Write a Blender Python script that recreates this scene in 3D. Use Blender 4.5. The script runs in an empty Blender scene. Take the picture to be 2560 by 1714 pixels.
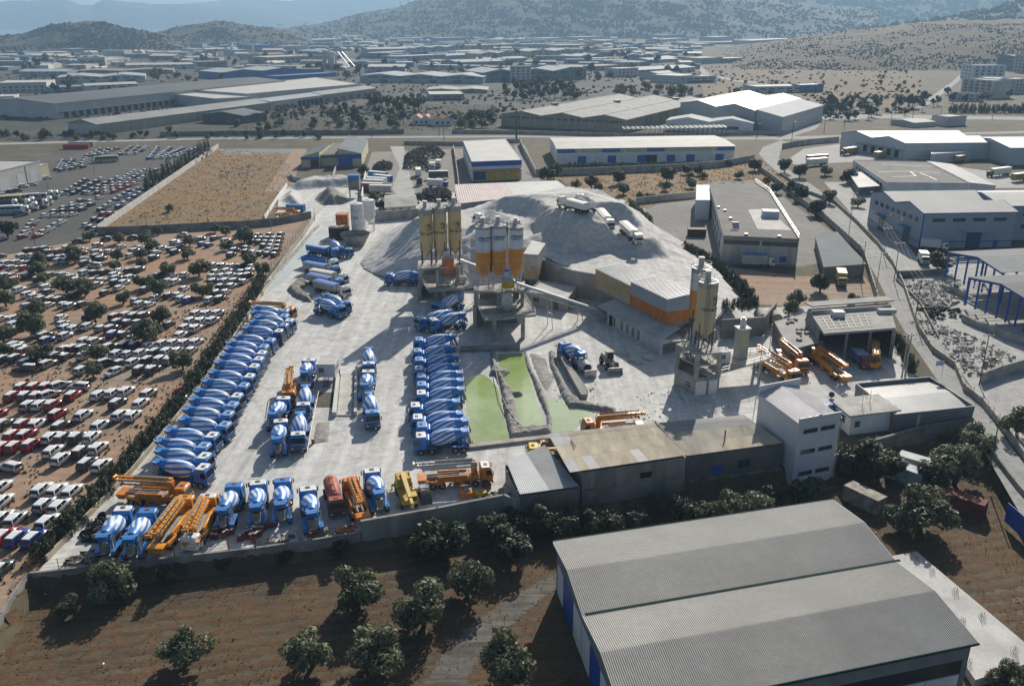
import bpy,bmesh,math,random
import numpy as np
from mathutils import Vector,Matrix,noise as mnoise
from math import sin,cos,pi,radians,atan,atan2,tan,hypot,sqrt
random.seed(7)
sc=bpy.context.scene
COL=sc.collection
D=bpy.data
# ------------------------------------------------------------------ camera, sky, sun, exposure
CAM_H=70.0
FPX,CX,CY=2200.0,1280.0,857.0 # focal length and centre in pixels of the 2560 px wide photograph
PITCH=atan((CY-45.0)/FPX)
cam=D.cameras.new('camera');cam.lens=FPX/2560.0*36.0;cam.sensor_width=36.0
cam.clip_start=1.0;cam.clip_end=40000.0
camo=D.objects.new('camera',cam);COL.objects.link(camo)
camo.location=(0,0,CAM_H);camo.rotation_euler=(pi/2-PITCH,0,0)
sc.camera=camo
SUN_AZ,SUN_EL=radians(18.0),radians(30.0)
SUN=Vector((sin(SUN_AZ)*cos(SUN_EL),cos(SUN_AZ)*cos(SUN_EL),sin(SUN_EL)))
W=D.worlds.new('World');sc.world=W;W.use_nodes=True
nt=W.node_tree;bg=nt.nodes['Background']
sky=nt.nodes.new('ShaderNodeTexSky');sky.sky_type='NISHITA';sky.sun_disc=False
sky.sun_elevation=SUN_EL;sky.sun_rotation=SUN_AZ;sky.altitude=50;sky.air_density=1.0;sky.dust_density=1.6
nt.links.new(sky.outputs[0],bg.inputs[0]);bg.inputs[1].default_value=0.07
sun=D.lights.new('sun','SUN');sun.energy=4.9;sun.angle=radians(0.55);sun.color=(1.0,0.93,0.82)
suno=D.objects.new('sun',sun);COL.objects.link(suno)
suno.rotation_euler=SUN.to_track_quat('Z','Y').to_euler()
suno.location=(100,300,300)
vs=sc.view_settings;vs.view_transform='Standard';vs.look='None';vs.gamma=1.0;vs.exposure=0.42
vs.use_curve_mapping=False
sc.cycles.use_denoising=True
sc.cycles.max_bounces=5;sc.cycles.diffuse_bounces=2;sc.cycles.glossy_bounces=2;sc.cycles.transparent_max_bounces=6
sc.cycles.sample_clamp_indirect=4.0

# ------------------------------------------------------------------ helpers
def G(px,py,z=0.0):
    """the point at height z that the photograph shows at pixel px, py"""
    u=(px-CX)/FPX;v=-(py-CY)/FPX
    dz=-sin(PITCH)+v*cos(PITCH);t=(z-CAM_H)/dz
    return Vector((u*t,(cos(PITCH)+v*sin(PITCH))*t,z))
def PX(p):
    x,y,z=p[0],p[1],p[2]-CAM_H
    d=y*cos(PITCH)-z*sin(PITCH)
    return(CX+FPX*x/d,CY-FPX*(y*sin(PITCH)+z*cos(PITCH))/d)
def hgt(bx,by,ty,z0=0.0):
    """height of the vertical edge standing at pixel bx, by whose top shows at row ty"""
    b=G(bx,by,z0);lo,hi=z0,z0+150.0
    for _ in range(50):
        m=(lo+hi)/2
        if PX((b.x,b.y,m))[1]>ty:lo=m
        else:hi=m
    return lo
ORD='first second third fourth fifth sixth seventh eighth ninth tenth eleventh twelfth thirteenth fourteenth fifteenth sixteenth seventeenth eighteenth nineteenth twentieth'.split()
ORD+=['twenty-'+o for o in ORD[:9]]+['thirtieth']+['thirty-'+o for o in ORD[:9]]+['fortieth']+['forty-'+o for o in ORD[:9]]+['fiftieth']+['fifty-'+o for o in ORD[:9]]+['sixtieth']+['sixty-'+o for o in ORD[:9]]+['seventieth']+['seventy-'+o for o in ORD[:9]]+['eightieth']+['eighty-'+o for o in ORD[:9]]+['ninetieth']+['ninety-'+o for o in ORD[:9]]
def tag(o,label=None,cat=None,group=None,kind=None):
    if label:o['label']=label
    if cat:o['category']=cat
    if group:o['group']=group
    if kind:o['kind']=kind
    return o
def thing(name,label,cat,loc=(0,0,0),rz=0.0,group=None):
    o=D.objects.new(name,None);o.empty_display_size=0.5
    o.location=loc;o.rotation_euler=(0,0,rz);COL.objects.link(o)
    return tag(o,label,cat,group)
def ob(name,me,parent=None,loc=None,rot=None,scale=None):
    o=D.objects.new(name,me);COL.objects.link(o)
    if parent is not None:o.parent=parent
    if loc is not None:o.location=loc
    if rot is not None:o.rotation_euler=rot
    if scale is not None:o.scale=scale
    return o
class Pt:
    """a part of a kind of thing: name, mesh, place, its own parts"""
    def __init__(s,name,me,loc=None,rot=None,kids=(),scale=None):
        s.name,s.me,s.loc,s.rot,s.kids,s.scale=name,me,loc,rot,list(kids),scale
def grow(parts,parent):
    for p in parts:
        o=ob(p.name,p.me,parent,p.loc,p.rot,p.scale)
        if p.kids:grow(p.kids,o)
def put(name,parts,loc,rz,label,cat,group=None,scale=None):
    t=thing(name,label,cat,loc,rz,group)
    if scale:t.scale=(scale,)*3
    grow(parts,t)
    return t
_cache={}
def recol(me,**kw):
    """the same mesh with materials swapped by name"""
    key=(me.name,tuple(sorted((k,v.name)for k,v in kw.items())))
    if key not in _cache:
        c=me.copy()
        for i,m in enumerate(c.materials):
            if m.name in kw:c.materials[i]=kw[m.name]
        _cache[key]=c
    return _cache[key]

class MB:
    def __init__(s):s.v=[];s.f=[];s.m=[];s.s=[];s.uv=None
    def add(s,vs,fs,m=0,sm=False):
        k=len(s.v);s.v.extend([tuple(p)for p in vs])
        for f in fs:
            s.f.append([i+k for i in f]);s.m.append(m);s.s.append(sm)
        return s
    def box(s,c,d,rz=0.0,m=0,M=None):
        hx,hy,hz=d[0]/2,d[1]/2,d[2]/2
        p=[Vector((x,y,z))for z in(-hz,hz)for x,y in((-hx,-hy),(hx,-hy),(hx,hy),(-hx,hy))]
        R=M if M is not None else Matrix.Rotation(rz,3,'Z')
        c=Vector(c)
        return s.hull([R@q+c for q in p],m)
    def hull(s,p8,m=0,sm=False):
        return s.add(p8,[(3,2,1,0),(4,5,6,7),(0,1,5,4),(1,2,6,5),(2,3,7,6),(3,0,4,7)],m,sm)
    def beam(s,a,b,w,h=None,m=0,up=(0,0,1)):
        a,b=Vector(a),Vector(b);h=h or w
        d=b-a;L=d.length
        if L<1e-6:return s
        d/=L;u=Vector(up)
        if abs(d.dot(u))>.98:u=Vector((0,1,0))
        r=d.cross(u).normalized();u=r.cross(d)
        r*=w/2;u*=h/2
        return s.hull([a-r-u,b-r-u,b+r-u,a+r-u,a-r+u,b-r+u,b+r+u,a+r+u],m)
    def prism(s,poly,z0,z1,m=0,mt=None):
        n=len(poly);
        if sum(poly[i][0]*poly[(i+1)%n][1]-poly[(i+1)%n][0]*poly[i][1]for i in range(n))<0:poly=poly[::-1]
        lo=[(p[0],p[1],z0)for p in poly];hi=[(p[0],p[1],z1)for p in poly]
        s.add(lo+hi,[(i,(i+1)%n,n+(i+1)%n,n+i)for i in range(n)],m)
        s.add(hi,[tuple(range(n))],m if mt is None else mt)
        return s.add(lo,[tuple(range(n))[::-1]],m)
    def cyl(s,a,b,r0,r1=None,n=12,m=0,caps=True,sm=True):
        a,b=Vector(a),Vector(b);r1=r0 if r1 is None else r1
        d=(b-a).normalized();u=Vector((0,0,1))if abs(d.z)<.9 else Vector((1,0,0))
        x=d.cross(u).normalized();y=d.cross(x)
        ring=[(x*cos(2*pi*i/n)+y*sin(2*pi*i/n))for i in range(n)]
        vs=[a+q*r0 for q in ring]+[b+q*r1 for q in ring]
        s.add(vs,[(i,n+i,n+(i+1)%n,(i+1)%n)for i in range(n)],m,sm)
        if caps:
            if r0>1e-4:s.add(vs[:n],[tuple(range(n))],m)
            if r1>1e-4:s.add(vs[n:],[tuple(range(n))[::-1]],m)
        return s
    def tube(s,pts,r,n=6,m=0):
        for a,b in zip(pts,pts[1:]):s.cyl(a,b,r,n=n,m=m)
        return s
    def quad(s,a,b,c,d,m=0):return s.add([a,b,c,d],[(0,1,2,3)],m)
    def slab(s,a,b,c,d,th,m=0,me=None):
        """a sheet with corners a b c d (anticlockwise from above) and thickness th downwards"""
        a,b,c,d=map(Vector,(a,b,c,d));n=(b-a).cross(d-a).normalized()*th
        return s.hull([a-n,b-n,c-n,d-n,a,b,c,d],m)
    def ribs(s,a,b,c,d,k,h=.05,m=0,th=.05):
        """profiled metal sheet: a->b is the edge the ribs are counted along, ribs run a->d"""
        a,b,c,d=map(Vector,(a,b,c,d));n=(b-a).cross(d-a).normalized()
        lo,hi=[],[]
        for i in range(k):
            for f,z in((0,0),(.42,0),(.55,h),(.87,h)):
                t=(i+f)/k
                lo.append(a.lerp(b,t)+n*z);hi.append(d.lerp(c,t)+n*z)
        lo.append(b.copy());hi.append(c.copy());q=len(lo)
        s.add(lo+hi,[(i,i+1,q+i+1,q+i)for i in range(q-1)],m)
        dn=n*-th
        return s.hull([a+dn,b+dn,c+dn,d+dn,a-n*.004,b-n*.004,c-n*.004,d-n*.004],m)
    def lathe(s,prof,n=24,m=0,M=None,uvk=None):
        """prof: (x, r) pairs round the x axis"""
        k=len(s.v);M=M or Matrix.Identity(4)
        vs=[M@Vector((x,r*cos(2*pi*i/n),r*sin(2*pi*i/n)))for x,r in prof for i in range(n)]
        fs=[(j*n+i,j*n+(i+1)%n,(j+1)*n+(i+1)%n,(j+1)*n+i)for j in range(len(prof)-1)for i in range(n)]
        if prof[-1][0]>prof[0][0]:fs=[f[::-1]for f in fs]
        if uvk is not None:
            if s.uv is None:s.uv={}
            x0,x1=prof[0][0],prof[-1][0]
            for q in range(len(fs)):
                j,i=divmod(q,n);U=(i/n,(i+1)/n);V=((prof[j][0]-x0)/(x1-x0),(prof[j+1][0]-x0)/(x1-x0))
                c=[(U[0],V[0]),(U[1],V[0]),(U[1],V[1]),(U[0],V[1])]
                if prof[-1][0]>prof[0][0]:c=c[::-1]
                s.uv[len(s.f)+q]=c
        return s.add(vs,fs,m,True)
    def mesh(s,name,*mats):
        me=D.meshes.new(name);me.from_pydata(s.v,[],s.f)
        for m in mats:me.materials.append(m)
        me.polygons.foreach_set('material_index',s.m);me.polygons.foreach_set('use_smooth',s.s)
        if s.uv:
            L=me.uv_layers.new(name='UVMap')
            for fi,c in s.uv.items():
                p=me.polygons[fi]
                for li,uv in zip(p.loop_indices,c):L.data[li].uv=uv
        me.update();return me
def bevelled(me,w=.06,seg=1,ang=35):
    bm=bmesh.new();bm.from_mesh(me);bmesh.ops.remove_doubles(bm,verts=bm.verts,dist=1e-4)
    bmesh.ops.recalc_face_normals(bm,faces=bm.faces)
    es=[e for e in bm.edges if len(e.link_faces)==2 and e.calc_face_angle(0)>radians(ang)]
    bmesh.ops.bevel(bm,geom=es,offset=w,segments=seg,affect='EDGES',profile=.6,clamp_overlap=True)
    bm.to_mesh(me);bm.free()
    me.polygons.foreach_set('use_smooth',[True]*len(me.polygons))
    try:me.set_sharp_from_angle(angle=radians(40))
    except Exception:pass
    return me
def npmesh(name,verts,faces,mat,mi=None,smooth=False):
    """many quads or triangles at once from arrays"""
    verts=np.asarray(verts,np.float32);faces=np.asarray(faces,np.int32)
    me=D.meshes.new(name);nv,nf,k=len(verts),len(faces),faces.shape[1]
    me.vertices.add(nv);me.vertices.foreach_set('co',verts.ravel())
    me.loops.add(nf*k);me.loops.foreach_set('vertex_index',faces.ravel())
    me.polygons.add(nf);me.polygons.foreach_set('loop_start',np.arange(0,nf*k,k,dtype=np.int32))
    try:me.polygons.foreach_set('loop_total',np.full(nf,k,np.int32))
    except Exception:pass
    me.polygons.foreach_set('use_smooth',np.full(nf,smooth,bool))
    if mi is not None:me.polygons.foreach_set('material_index',np.asarray(mi,np.int32))
    for m in(mat if isinstance(mat,(list,tuple))else[mat]):me.materials.append(m)
    me.update(calc_edges=True);me.validate();return me

# ------------------------------------------------------------------ materials
MATS={}
def lin(c):
    """hex sRGB to linear"""
    return tuple((v/12.92 if v<=.04045 else((v+.055)/1.055)**2.4)for v in(int(c[i:i+2],16)/255 for i in(0,2,4)))
def M(name,col,rough=.6,var=.18,scale=.6,col2=None,metal=0.0,coat=0.0,bump=0.0,bscale=4.0,obj=False,streak=None,fine=0.0,spec=.5):
    """surface of colour col, mottled towards col2 (or darker), with fine relief"""
    if name in MATS:return MATS[name]
    m=D.materials.new(name);m.use_nodes=True;MATS[name]=m
    t=m.node_tree;N,Lk=t.nodes.new,t.links.new
    b=t.nodes['Principled BSDF']
    b.inputs['Roughness'].default_value=rough;b.inputs['Metallic'].default_value=metal
    b.inputs['Coat Weight'].default_value=coat;b.inputs['Coat Roughness'].default_value=.12
    b.inputs['Specular IOR Level'].default_value=spec if rough<.6 or spec!=.5 else.22
    if var<=0 and not bump and col2 is None:
        b.inputs['Base Color'].default_value=(*col,1);return m
    if obj:src=N('ShaderNodeTexCoord').outputs['Object']
    else:src=N('ShaderNodeNewGeometry').outputs['Position']
    if streak:
        mp=N('ShaderNodeMapping');mp.inputs['Scale'].default_value=streak;Lk(src,mp.inputs[0]);srcs=mp.outputs[0]
    else:srcs=src
    n1=N('ShaderNodeTexNoise');n1.inputs['Scale'].default_value=scale;n1.inputs['Detail'].default_value=6;n1.inputs['Roughness'].default_value=.62
    Lk(srcs,n1.inputs['Vector'])
    rp=N('ShaderNodeValToRGB');rp.color_ramp.elements[0].position=.36;rp.color_ramp.elements[1].position=.64
    c2=col2 if col2 is not None else tuple(c*(1-var)for c in col)
    c1=col if col2 is not None else tuple(min(1,c*(1+var*.5))for c in col)
    rp.color_ramp.elements[0].color=(*c2,1);rp.color_ramp.elements[1].color=(*c1,1)
    Lk(n1.outputs[0],rp.inputs[0]);out=rp.outputs[0]
    if fine>0:
        n3=N('ShaderNodeTexNoise');n3.inputs['Scale'].default_value=scale*14;n3.inputs['Detail'].default_value=4;Lk(src,n3.inputs['Vector'])
        mr=N('ShaderNodeMapRange');mr.inputs[1].default_value=.3;mr.inputs[2].default_value=.7;mr.inputs[3].default_value=1-fine;mr.inputs[4].default_value=1+fine*.6
        Lk(n3.outputs[0],mr.inputs[0])
        mx=N('ShaderNodeMix');mx.data_type='RGBA';mx.blend_type='MULTIPLY';mx.inputs[0].default_value=1.0
        Lk(out,mx.inputs[6]);Lk(mr.outputs[0],mx.inputs[7]);out=mx.outputs[2]
    Lk(out,b.inputs['Base Color'])
    if bump>0:
        n2=N('ShaderNodeTexNoise');n2.inputs['Scale'].default_value=bscale;n2.inputs['Detail'].default_value=5;Lk(src,n2.inputs['Vector'])
        bp=N('ShaderNodeBump');bp.inputs['Strength'].default_value=bump;bp.inputs['Distance'].default_value=.3
        Lk(n2.outputs[0],bp.inputs['Height']);Lk(bp.outputs[0],b.inputs['Normal'])
    return m
def plain(name,col,rough=.5,metal=0.0,coat=0.0,spec=.5):return M(name,col,rough,0,metal=metal,coat=coat,spec=spec)

concrete=M('concrete',(.36,.345,.315),.85,.35,.35,bump=.15,bscale=3,fine=.12)
concrete_dk=M('weathered_concrete',(.25,.24,.22),.9,.4,.25,bump=.15,bscale=3,fine=.15)
concrete_lt=M('pale_concrete',(.47,.46,.43),.85,.2,.3,bump=.1,fine=.12)
white_wall=M('white_render',(.68,.68,.66),.75,.12,.3)
offwhite_wall=M('cream_render',(.52,.50,.44),.8,.2,.25)
grey_sheet=M('grey_roof_sheet',(.32,.33,.33),.7,.2,.12,fine=.06)
pale_sheet=M('pale_roof_sheet',(.40,.39,.36),.75,.14,.15,fine=.05)
cream_sheet=M('cream_roof_sheet',(.50,.44,.33),.75,.2,.4,streak=(1.5,.25,1),fine=.08)
white_sheet=M('white_roof_sheet',(.45,.445,.42),.75,.1,.1)
fibre_sheet=M('fibre_cement_sheet',(.31,.305,.29),.85,.3,.2,fine=.1)
slate_sheet=M('slate_roof_sheet',(.13,.155,.17),.85,.15,.1,spec=.15)
bitumen=M('bitumen_roof',(.165,.16,.15),.9,.22,.18,fine=.12)
wall_grey=M('grey_wall_sheet',(.30,.31,.32),.6,.15,.3)
wall_bluegrey=M('blue_grey_wall_sheet',(.28,.33,.38),.55,.1,.2)
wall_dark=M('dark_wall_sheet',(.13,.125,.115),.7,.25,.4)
steel=M('galvanised_steel',(.42,.42,.41),.45,.25,1.2,metal=.3)
steel_dk=M('dark_steel',(.06,.06,.06),.5,.3,1.5)
rust=M('rusty_steel',(.19,.075,.035),.85,.4,1.5)
black=plain('black_rubber',(.02,.02,.02),.8)
rim_m=M('wheel_steel',(.30,.30,.30),.5,.2,3,metal=.4)
glass=plain('dark_glass',(.015,.019,.024),.08,spec=.6)
pane_m=plain('window_pane',(.03,.04,.05),.1,spec=.6)
blue_trim=M('blue_paint',(.012,.075,.36),.5,.15,.8)
blue_dull=M('faded_blue_paint',(.05,.16,.40),.6,.2,.8)
yellow_m=M('yellow_paint',(.62,.42,.03),.55,.2,.8)
truck_blue=M('mixer_blue',(.012,.17,.55),.42,.22,.9,coat=.1,col2=(.045,.19,.46))
blue_variants=[truck_blue,truck_blue,M('mixer_blue_faded',(.05,.22,.52),.5,.2,.9,col2=(.10,.25,.45)),M('mixer_blue_deep',(.008,.12,.45),.4,.25,.9,coat=.1,col2=(.05,.15,.36))]
truck_white=M('truck_white',(.70,.70,.67),.4,.12,1.0,coat=.2)
orange_m=M('pump_orange',(.58,.185,.012),.42,.3,1.2,coat=.1)
orange_boom=M('boom_yellow_orange',(.66,.27,.02),.42,.22,1.0)
dusty=M('dusty_machine_grey',(.30,.285,.25),.8,.35,1.5)
# ------------------------------------------------------------------ ground, roads, water, hills
def pip(P,X,Y):
    """signed distance of points X, Y to polygon P: negative inside"""
    P=np.asarray(P,float);d=np.full(X.shape,1e9);ins=np.zeros(X.shape,bool);n=len(P)
    for i in range(n):
        ax,ay=P[i];bx,by=P[(i+1)%n]
        ex,ey=bx-ax,by-ay;L=ex*ex+ey*ey+1e-12
        t=np.clip(((X-ax)*ex+(Y-ay)*ey)/L,0,1)
        d=np.minimum(d,np.hypot(X-ax-t*ex,Y-ay-t*ey))
        c=((ay>Y)!=(by>Y));
        with np.errstate(divide='ignore',invalid='ignore'):
            ins^=c&(X<(bx-ax)*(Y-ay)/(by-ay+1e-12)+ax)
    return np.where(ins,-d,d)
def W2(px,z=0.0):return[tuple(G(x,y,z)[:2])for x,y in px]
GROVE_Z=-2.5
GROVE=[(-64.6,99.7),(-35.9,105.8),(-21.7,110.2),(-1.1,117.6),(8.8,119.2),(27.6,124.8),(44.8,130),(53.5,131),(73,143),(83.2,144.5),(80.6,123),(79.5,118.9),(74,100),(60,60),(40,30),(-40,30),(-62.5,82)]
rng=np.random.default_rng(5)
def fbm(X,Y,s,oct=4,seed=0):
    out=np.zeros(X.shape);a=1.0
    for o in range(oct):
        r=np.random.default_rng(seed*17+o);
        for k in range(5):
            th=r.uniform(0,2*pi);ph=r.uniform(0,2*pi);f=2*pi/s*(2**o)*r.uniform(.7,1.4)
            out+=a*np.sin(f*(X*cos(th)+Y*sin(th))+ph+1.3*np.sin(f*.6*(Y*cos(th)-X*sin(th))+2*ph))
        a*=.5
    return out/8
def ground_z(X,Y):
    s=np.clip(-pip(GROVE,X,Y)/.9,0,1)
    z=GROVE_Z*s+np.where(s>.99,.12*fbm(X,Y,14,3,1),0)
    drop=np.clip((Y-3300)/500,0,1)*np.clip((-X+150)/300,0,1)
    return z-45*drop
def hz(x,y):return float(ground_z(np.array([x]),np.array([y]))[0])
xs=np.concatenate([-np.geomspace(14000,95,40),np.arange(-90,92,1.0),np.geomspace(95,14000,40)])
ys=np.concatenate([[-3000,-500,-50,0,20],np.arange(30,150,1.0),np.geomspace(151,14000,70)])
X,Y=np.meshgrid(xs,ys);Z=ground_z(X,Y)
nx,ny=len(xs),len(ys);idx=np.arange(nx*ny).reshape(ny,nx)
F=np.stack([idx[:-1,:-1],idx[:-1,1:],idx[1:,1:],idx[1:,:-1]],-1).reshape(-1,4)
def ground_mat(name,a,b,c,s1=.02,s2=.5,tracks=None,bump=.25,rough=.95):
    """earth: three colours in large and small patches, optional wheel tracks or furrows along a direction"""
    m=D.materials.new(name);m.use_nodes=True;MATS[name]=m
    t=m.node_tree;N,Lk=t.nodes.new,t.links.new;b_=t.nodes['Principled BSDF'];b_.inputs['Roughness'].default_value=rough;b_.inputs['Specular IOR Level'].default_value=.25
    pos=N('ShaderNodeNewGeometry').outputs['Position']
    def noise(sc_,det=6,rgh=.6,vec=pos,dist=0):
        n=N('ShaderNodeTexNoise');n.inputs['Scale'].default_value=sc_;n.inputs['Detail'].default_value=det;n.inputs['Roughness'].default_value=rgh;n.inputs['Distortion'].default_value=dist
        Lk(vec,n.inputs['Vector']);return n.outputs[0]
    def ramp(f,lo,hi,c0=(0,0,0),c1=(1,1,1)):
        r=N('ShaderNodeValToRGB');r.color_ramp.elements[0].position=lo;r.color_ramp.elements[1].position=hi
        r.color_ramp.elements[0].color=(*c0,1);r.color_ramp.elements[1].color=(*c1,1);Lk(f,r.inputs[0]);return r.outputs[0]
    def mix(f,x,y,mode='MIX',fac=None):
        n=N('ShaderNodeMix');n.data_type='RGBA';n.blend_type=mode
        if fac is not None:n.inputs[0].default_value=fac
        else:Lk(f,n.inputs[0])
        for v,s in((x,6),(y,7)):
            if isinstance(v,tuple):n.inputs[s].default_value=(*v,1)
            else:Lk(v,n.inputs[s])
        return n.outputs[2]
    base=mix(ramp(noise(s1,7,.65,dist=.6),.42,.6),a,b)
    base=mix(ramp(noise(s1*4,6,.7,dist=.4),.52,.68),base,c)
    fine=ramp(noise(s2,8,.75),.25,.75,(.62,.62,.62),(1.2,1.2,1.2))
    base=mix(None,base,fine,'MULTIPLY',1.0)
    hgt_src=noise(s2*1.5,6,.7)
    if tracks:
        for ang,sx,sy,amt in tracks:
            mp=N('ShaderNodeMapping');mp.inputs['Rotation'].default_value=(0,0,radians(ang));mp.inputs['Scale'].default_value=(sx,sy,1);Lk(pos,mp.inputs[0])
            st=ramp(noise(1.0,5,.6,mp.outputs[0],.5),.35,.65,(1-amt,)*3,(1+amt*.45,)*3)
            base=mix(None,base,st,'MULTIPLY',1.0)
    Lk(base,b_.inputs['Base Color'])
    bp=N('ShaderNodeBump');bp.inputs['Strength'].default_value=bump;bp.inputs['Distance'].default_value=.25;Lk(hgt_src,bp.inputs['Height']);Lk(bp.outputs[0],b_.inputs['Normal'])
    return m
dry_plain=ground_mat('dry_plain_earth',(.105,.085,.052),(.07,.064,.04),(.145,.125,.09),.012,.35)
grove_m=ground_mat('ploughed_grove_earth',(.115,.070,.036),(.085,.060,.038),(.15,.082,.038),.06,1.8,tracks=[(-14,.04,.7,.16),(-14,.15,2.4,.16)],bump=.5)
lot_m=ground_mat('red_lot_earth',(.34,.215,.14),(.30,.24,.185),(.25,.195,.14),.035,.5,tracks=[(60,.03,.5,.18)])
yard_m=ground_mat('white_dust',(.60,.595,.57),(.55,.55,.535),(.43,.43,.415),.05,.5,tracks=[(35,.5,.03,.13),(80,.45,.025,.13),(-20,.4,.03,.09)],bump=.3)
asphalt=ground_mat('lot_asphalt',(.075,.073,.07),(.095,.092,.085),(.06,.06,.058),.03,.8)
road_m=ground_mat('dusty_road',(.30,.30,.29),(.35,.345,.33),(.26,.26,.255),.06,.8,tracks=[(-22,.9,.02,.12)])
field_m=ground_mat('dry_grass_field',(.225,.14,.058),(.18,.135,.08),(.25,.13,.06),.045,.6,bump=.5)
paved=ground_mat('grey_paving',(.20,.195,.185),(.24,.235,.22),(.165,.16,.15),.04,.7)
pale_court=ground_mat('pale_court_concrete',(.40,.395,.38),(.36,.355,.34),(.30,.295,.285),.08,.6)
gravel_m=ground_mat('limestone_gravel',(.50,.49,.475),(.56,.55,.535),(.42,.41,.39),.07,.9,tracks=[(-25,.4,.05,.12)],bump=.6)
gravel_dk=ground_mat('dark_gravel',(.22,.205,.18),(.27,.255,.23),(.16,.145,.12),.15,1.0,bump=.8)
mud_m=ground_mat('dried_sludge',(.33,.32,.30),(.25,.235,.21),(.42,.41,.39),.25,1.2,bump=1.0)
hill_scrub=ground_mat('scrub_hillside',(.042,.038,.024),(.028,.031,.02),(.07,.052,.033),.009,.05,bump=.8)
hill_wood=ground_mat('wooded_hillside',(.022,.028,.017),(.03,.034,.021),(.042,.04,.028),.005,.035,bump=.8)
hill_brown=ground_mat('dry_hillside',(.10,.066,.03),(.058,.045,.025),(.037,.034,.021),.014,.07,bump=.7)
far_mtn=ground_mat('far_mountain',(.07,.075,.06),(.09,.09,.07),(.12,.11,.09),.002,.01,bump=.3)
tag(ob('ground',npmesh('ground',np.stack([X,Y,Z],-1).reshape(-1,3),F,[dry_plain],smooth=True)),kind='structure')
# ------- flat sheets laid on the ground
def sheet(name,poly,z,mat):
    from mathutils.geometry import tessellate_polygon
    vs=[(x,y,z)for x,y in poly]
    tris=tessellate_polygon([[Vector(v)for v in vs]])
    me=D.meshes.new(name);fs=[]
    for t in tris:
        a,b,c=(Vector(vs[i])for i in t)
        fs.append(tuple(t)if(b-a).cross(c-a).z>0 else tuple(t)[::-1])
    me.from_pydata(vs,[],fs);me.materials.append(mat)
    return tag(ob(name,me),kind='structure')
def psheet(name,px,z,mat):return sheet(name,W2(px,z),z,mat)
def grid_sheet(name,poly,step,zf,mat,kind='structure',margin=0.0):
    """a sheet with relief inside a polygon; zf(X, Y, d) gives the height, d the distance inside the edge"""
    P=np.array(poly);x0,y0=P.min(0)-step;x1,y1=P.max(0)+step
    X,Y=np.meshgrid(np.arange(x0,x1,step),np.arange(y0,y1,step));d=-pip(poly,X,Y);Z=zf(X,Y,d)
    ny,nx=X.shape;idx=np.arange(nx*ny).reshape(ny,nx)
    F=np.stack([idx[:-1,:-1],idx[:-1,1:],idx[1:,1:],idx[1:,:-1]],-1).reshape(-1,4)
    ok=(d>-margin).reshape(-1);F=F[ok[F].all(1)]
    used=np.unique(F);mp=-np.ones(nx*ny,int);mp[used]=np.arange(len(used))
    V=np.stack([X,Y,Z],-1).reshape(-1,3)[used]
    o=ob(name,npmesh(name,V,mp[F],[mat],smooth=True));return tag(o,kind=kind)if kind else o
grove_poly=[(x,y)for x,y in GROVE]
def zgrove(X,Y,d):return ground_z(X,Y)+.02+np.clip(d,0,1)*(.035*np.sin(Y*3.0-X*.75+2*fbm(X,Y,20,2,2))+.07*fbm(X,Y,2.2,3,8))
grid_sheet('field',grove_poly,.5,zgrove,grove_m)
YARD=[(95,1428),(640,1368),(905,1328),(1265,1236),(1300,1210),(1460,1180),(1715,1150),(1955,1100),(2120,1060),(2420,1020),(2300,960),(2215,830),(2205,760),(2020,765),(1870,770),(1850,700),(1700,560),(1560,500),(1420,470),(1145,480),(960,500),(880,470),(700,462),(690,560),(786,545),(652,720),(390,1080)]
psheet('yard',YARD,.012,yard_m)
LOT=[(-700,1900),(0,1545),(74,1440),(380,1075),(640,720),(786,545),(545,566),(330,582),(190,602),(0,640),(-700,760)]
psheet('car_park',LOT,.004,lot_m)
psheet('car_park_asphalt',[(330,582),(400,500),(545,372),(520,352),(330,352),(150,380),(-300,470),(-700,560),(-700,757),(0,637),(190,600)],.004,asphalt)
psheet('vacant_field',[(255,575),(545,372),(700,382),(770,372),(760,400),(740,430),(735,470),(692,480),(660,552),(545,564)],.008,field_m)
psheet('town_ground',[(-900,356),(300,350),(1300,336),(1900,338),(2030,300),(2050,285),(1800,235),(1760,190),(1660,120),(1500,88),(600,96),(330,118),(-900,128)],.004,ground_mat('town_ground_grey',(.040,.044,.036),(.07,.068,.058),(.024,.032,.018),.012,.12,bump=.3))
psheet('dry_slope',[(1760,240),(1752,200),(1860,170),(2300,180),(2300,262),(2010,284),(1850,245)],.008,ground_mat('dry_slope_grass',(.155,.105,.05),(.115,.085,.045),(.075,.062,.036),.02,.3))
psheet('dirt_track',[(660,480),(735,372),(765,372),(742,430),(735,466),(692,478)],.014,lot_m)
psheet('dirt_track',[(545,372),(760,372),(770,382),(560,388)],.012,paved)
psheet('dirt_strip',[(0,372),(480,350),(760,352),(1000,350),(1000,366),(770,366),(540,368),(500,358),(320,372),(0,400)],.006,dry_plain)
psheet('olive_plot',[(1290,430),(1560,430),(1900,398),(1925,420),(1990,470),(1900,452),(1770,460),(1735,500),(1600,530),(1530,500),(1440,470),(1400,452)],.008,field_m)
psheet('courtyard',[(1735,500),(1640,512),(1590,535),(1700,600),(1800,660),(1990,668),(2150,640),(2110,600),(1925,470),(1890,452),(1765,455)],.016,paved)
psheet('earth_plot',[(1800,664),(1990,690),(2160,690),(2215,760),(2010,768),(1890,760),(1850,720)],.010,lot_m)
psheet('rubble_yard',[(2240,700),(2300,690),(2420,690),(2560,700),(2560,930),(2420,950),(2345,850)],.008,pale_court)
psheet('side_yard',[(2345,850),(2450,945),(2560,930),(2900,950),(2900,1500),(2560,1150)],.010,pale_court)
psheet('forecourt',[(2060,455),(2180,455),(2190,500),(2290,640),(2480,650),(2560,640),(2560,690),(2240,690),(2160,570)],.012,pale_court)
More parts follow.
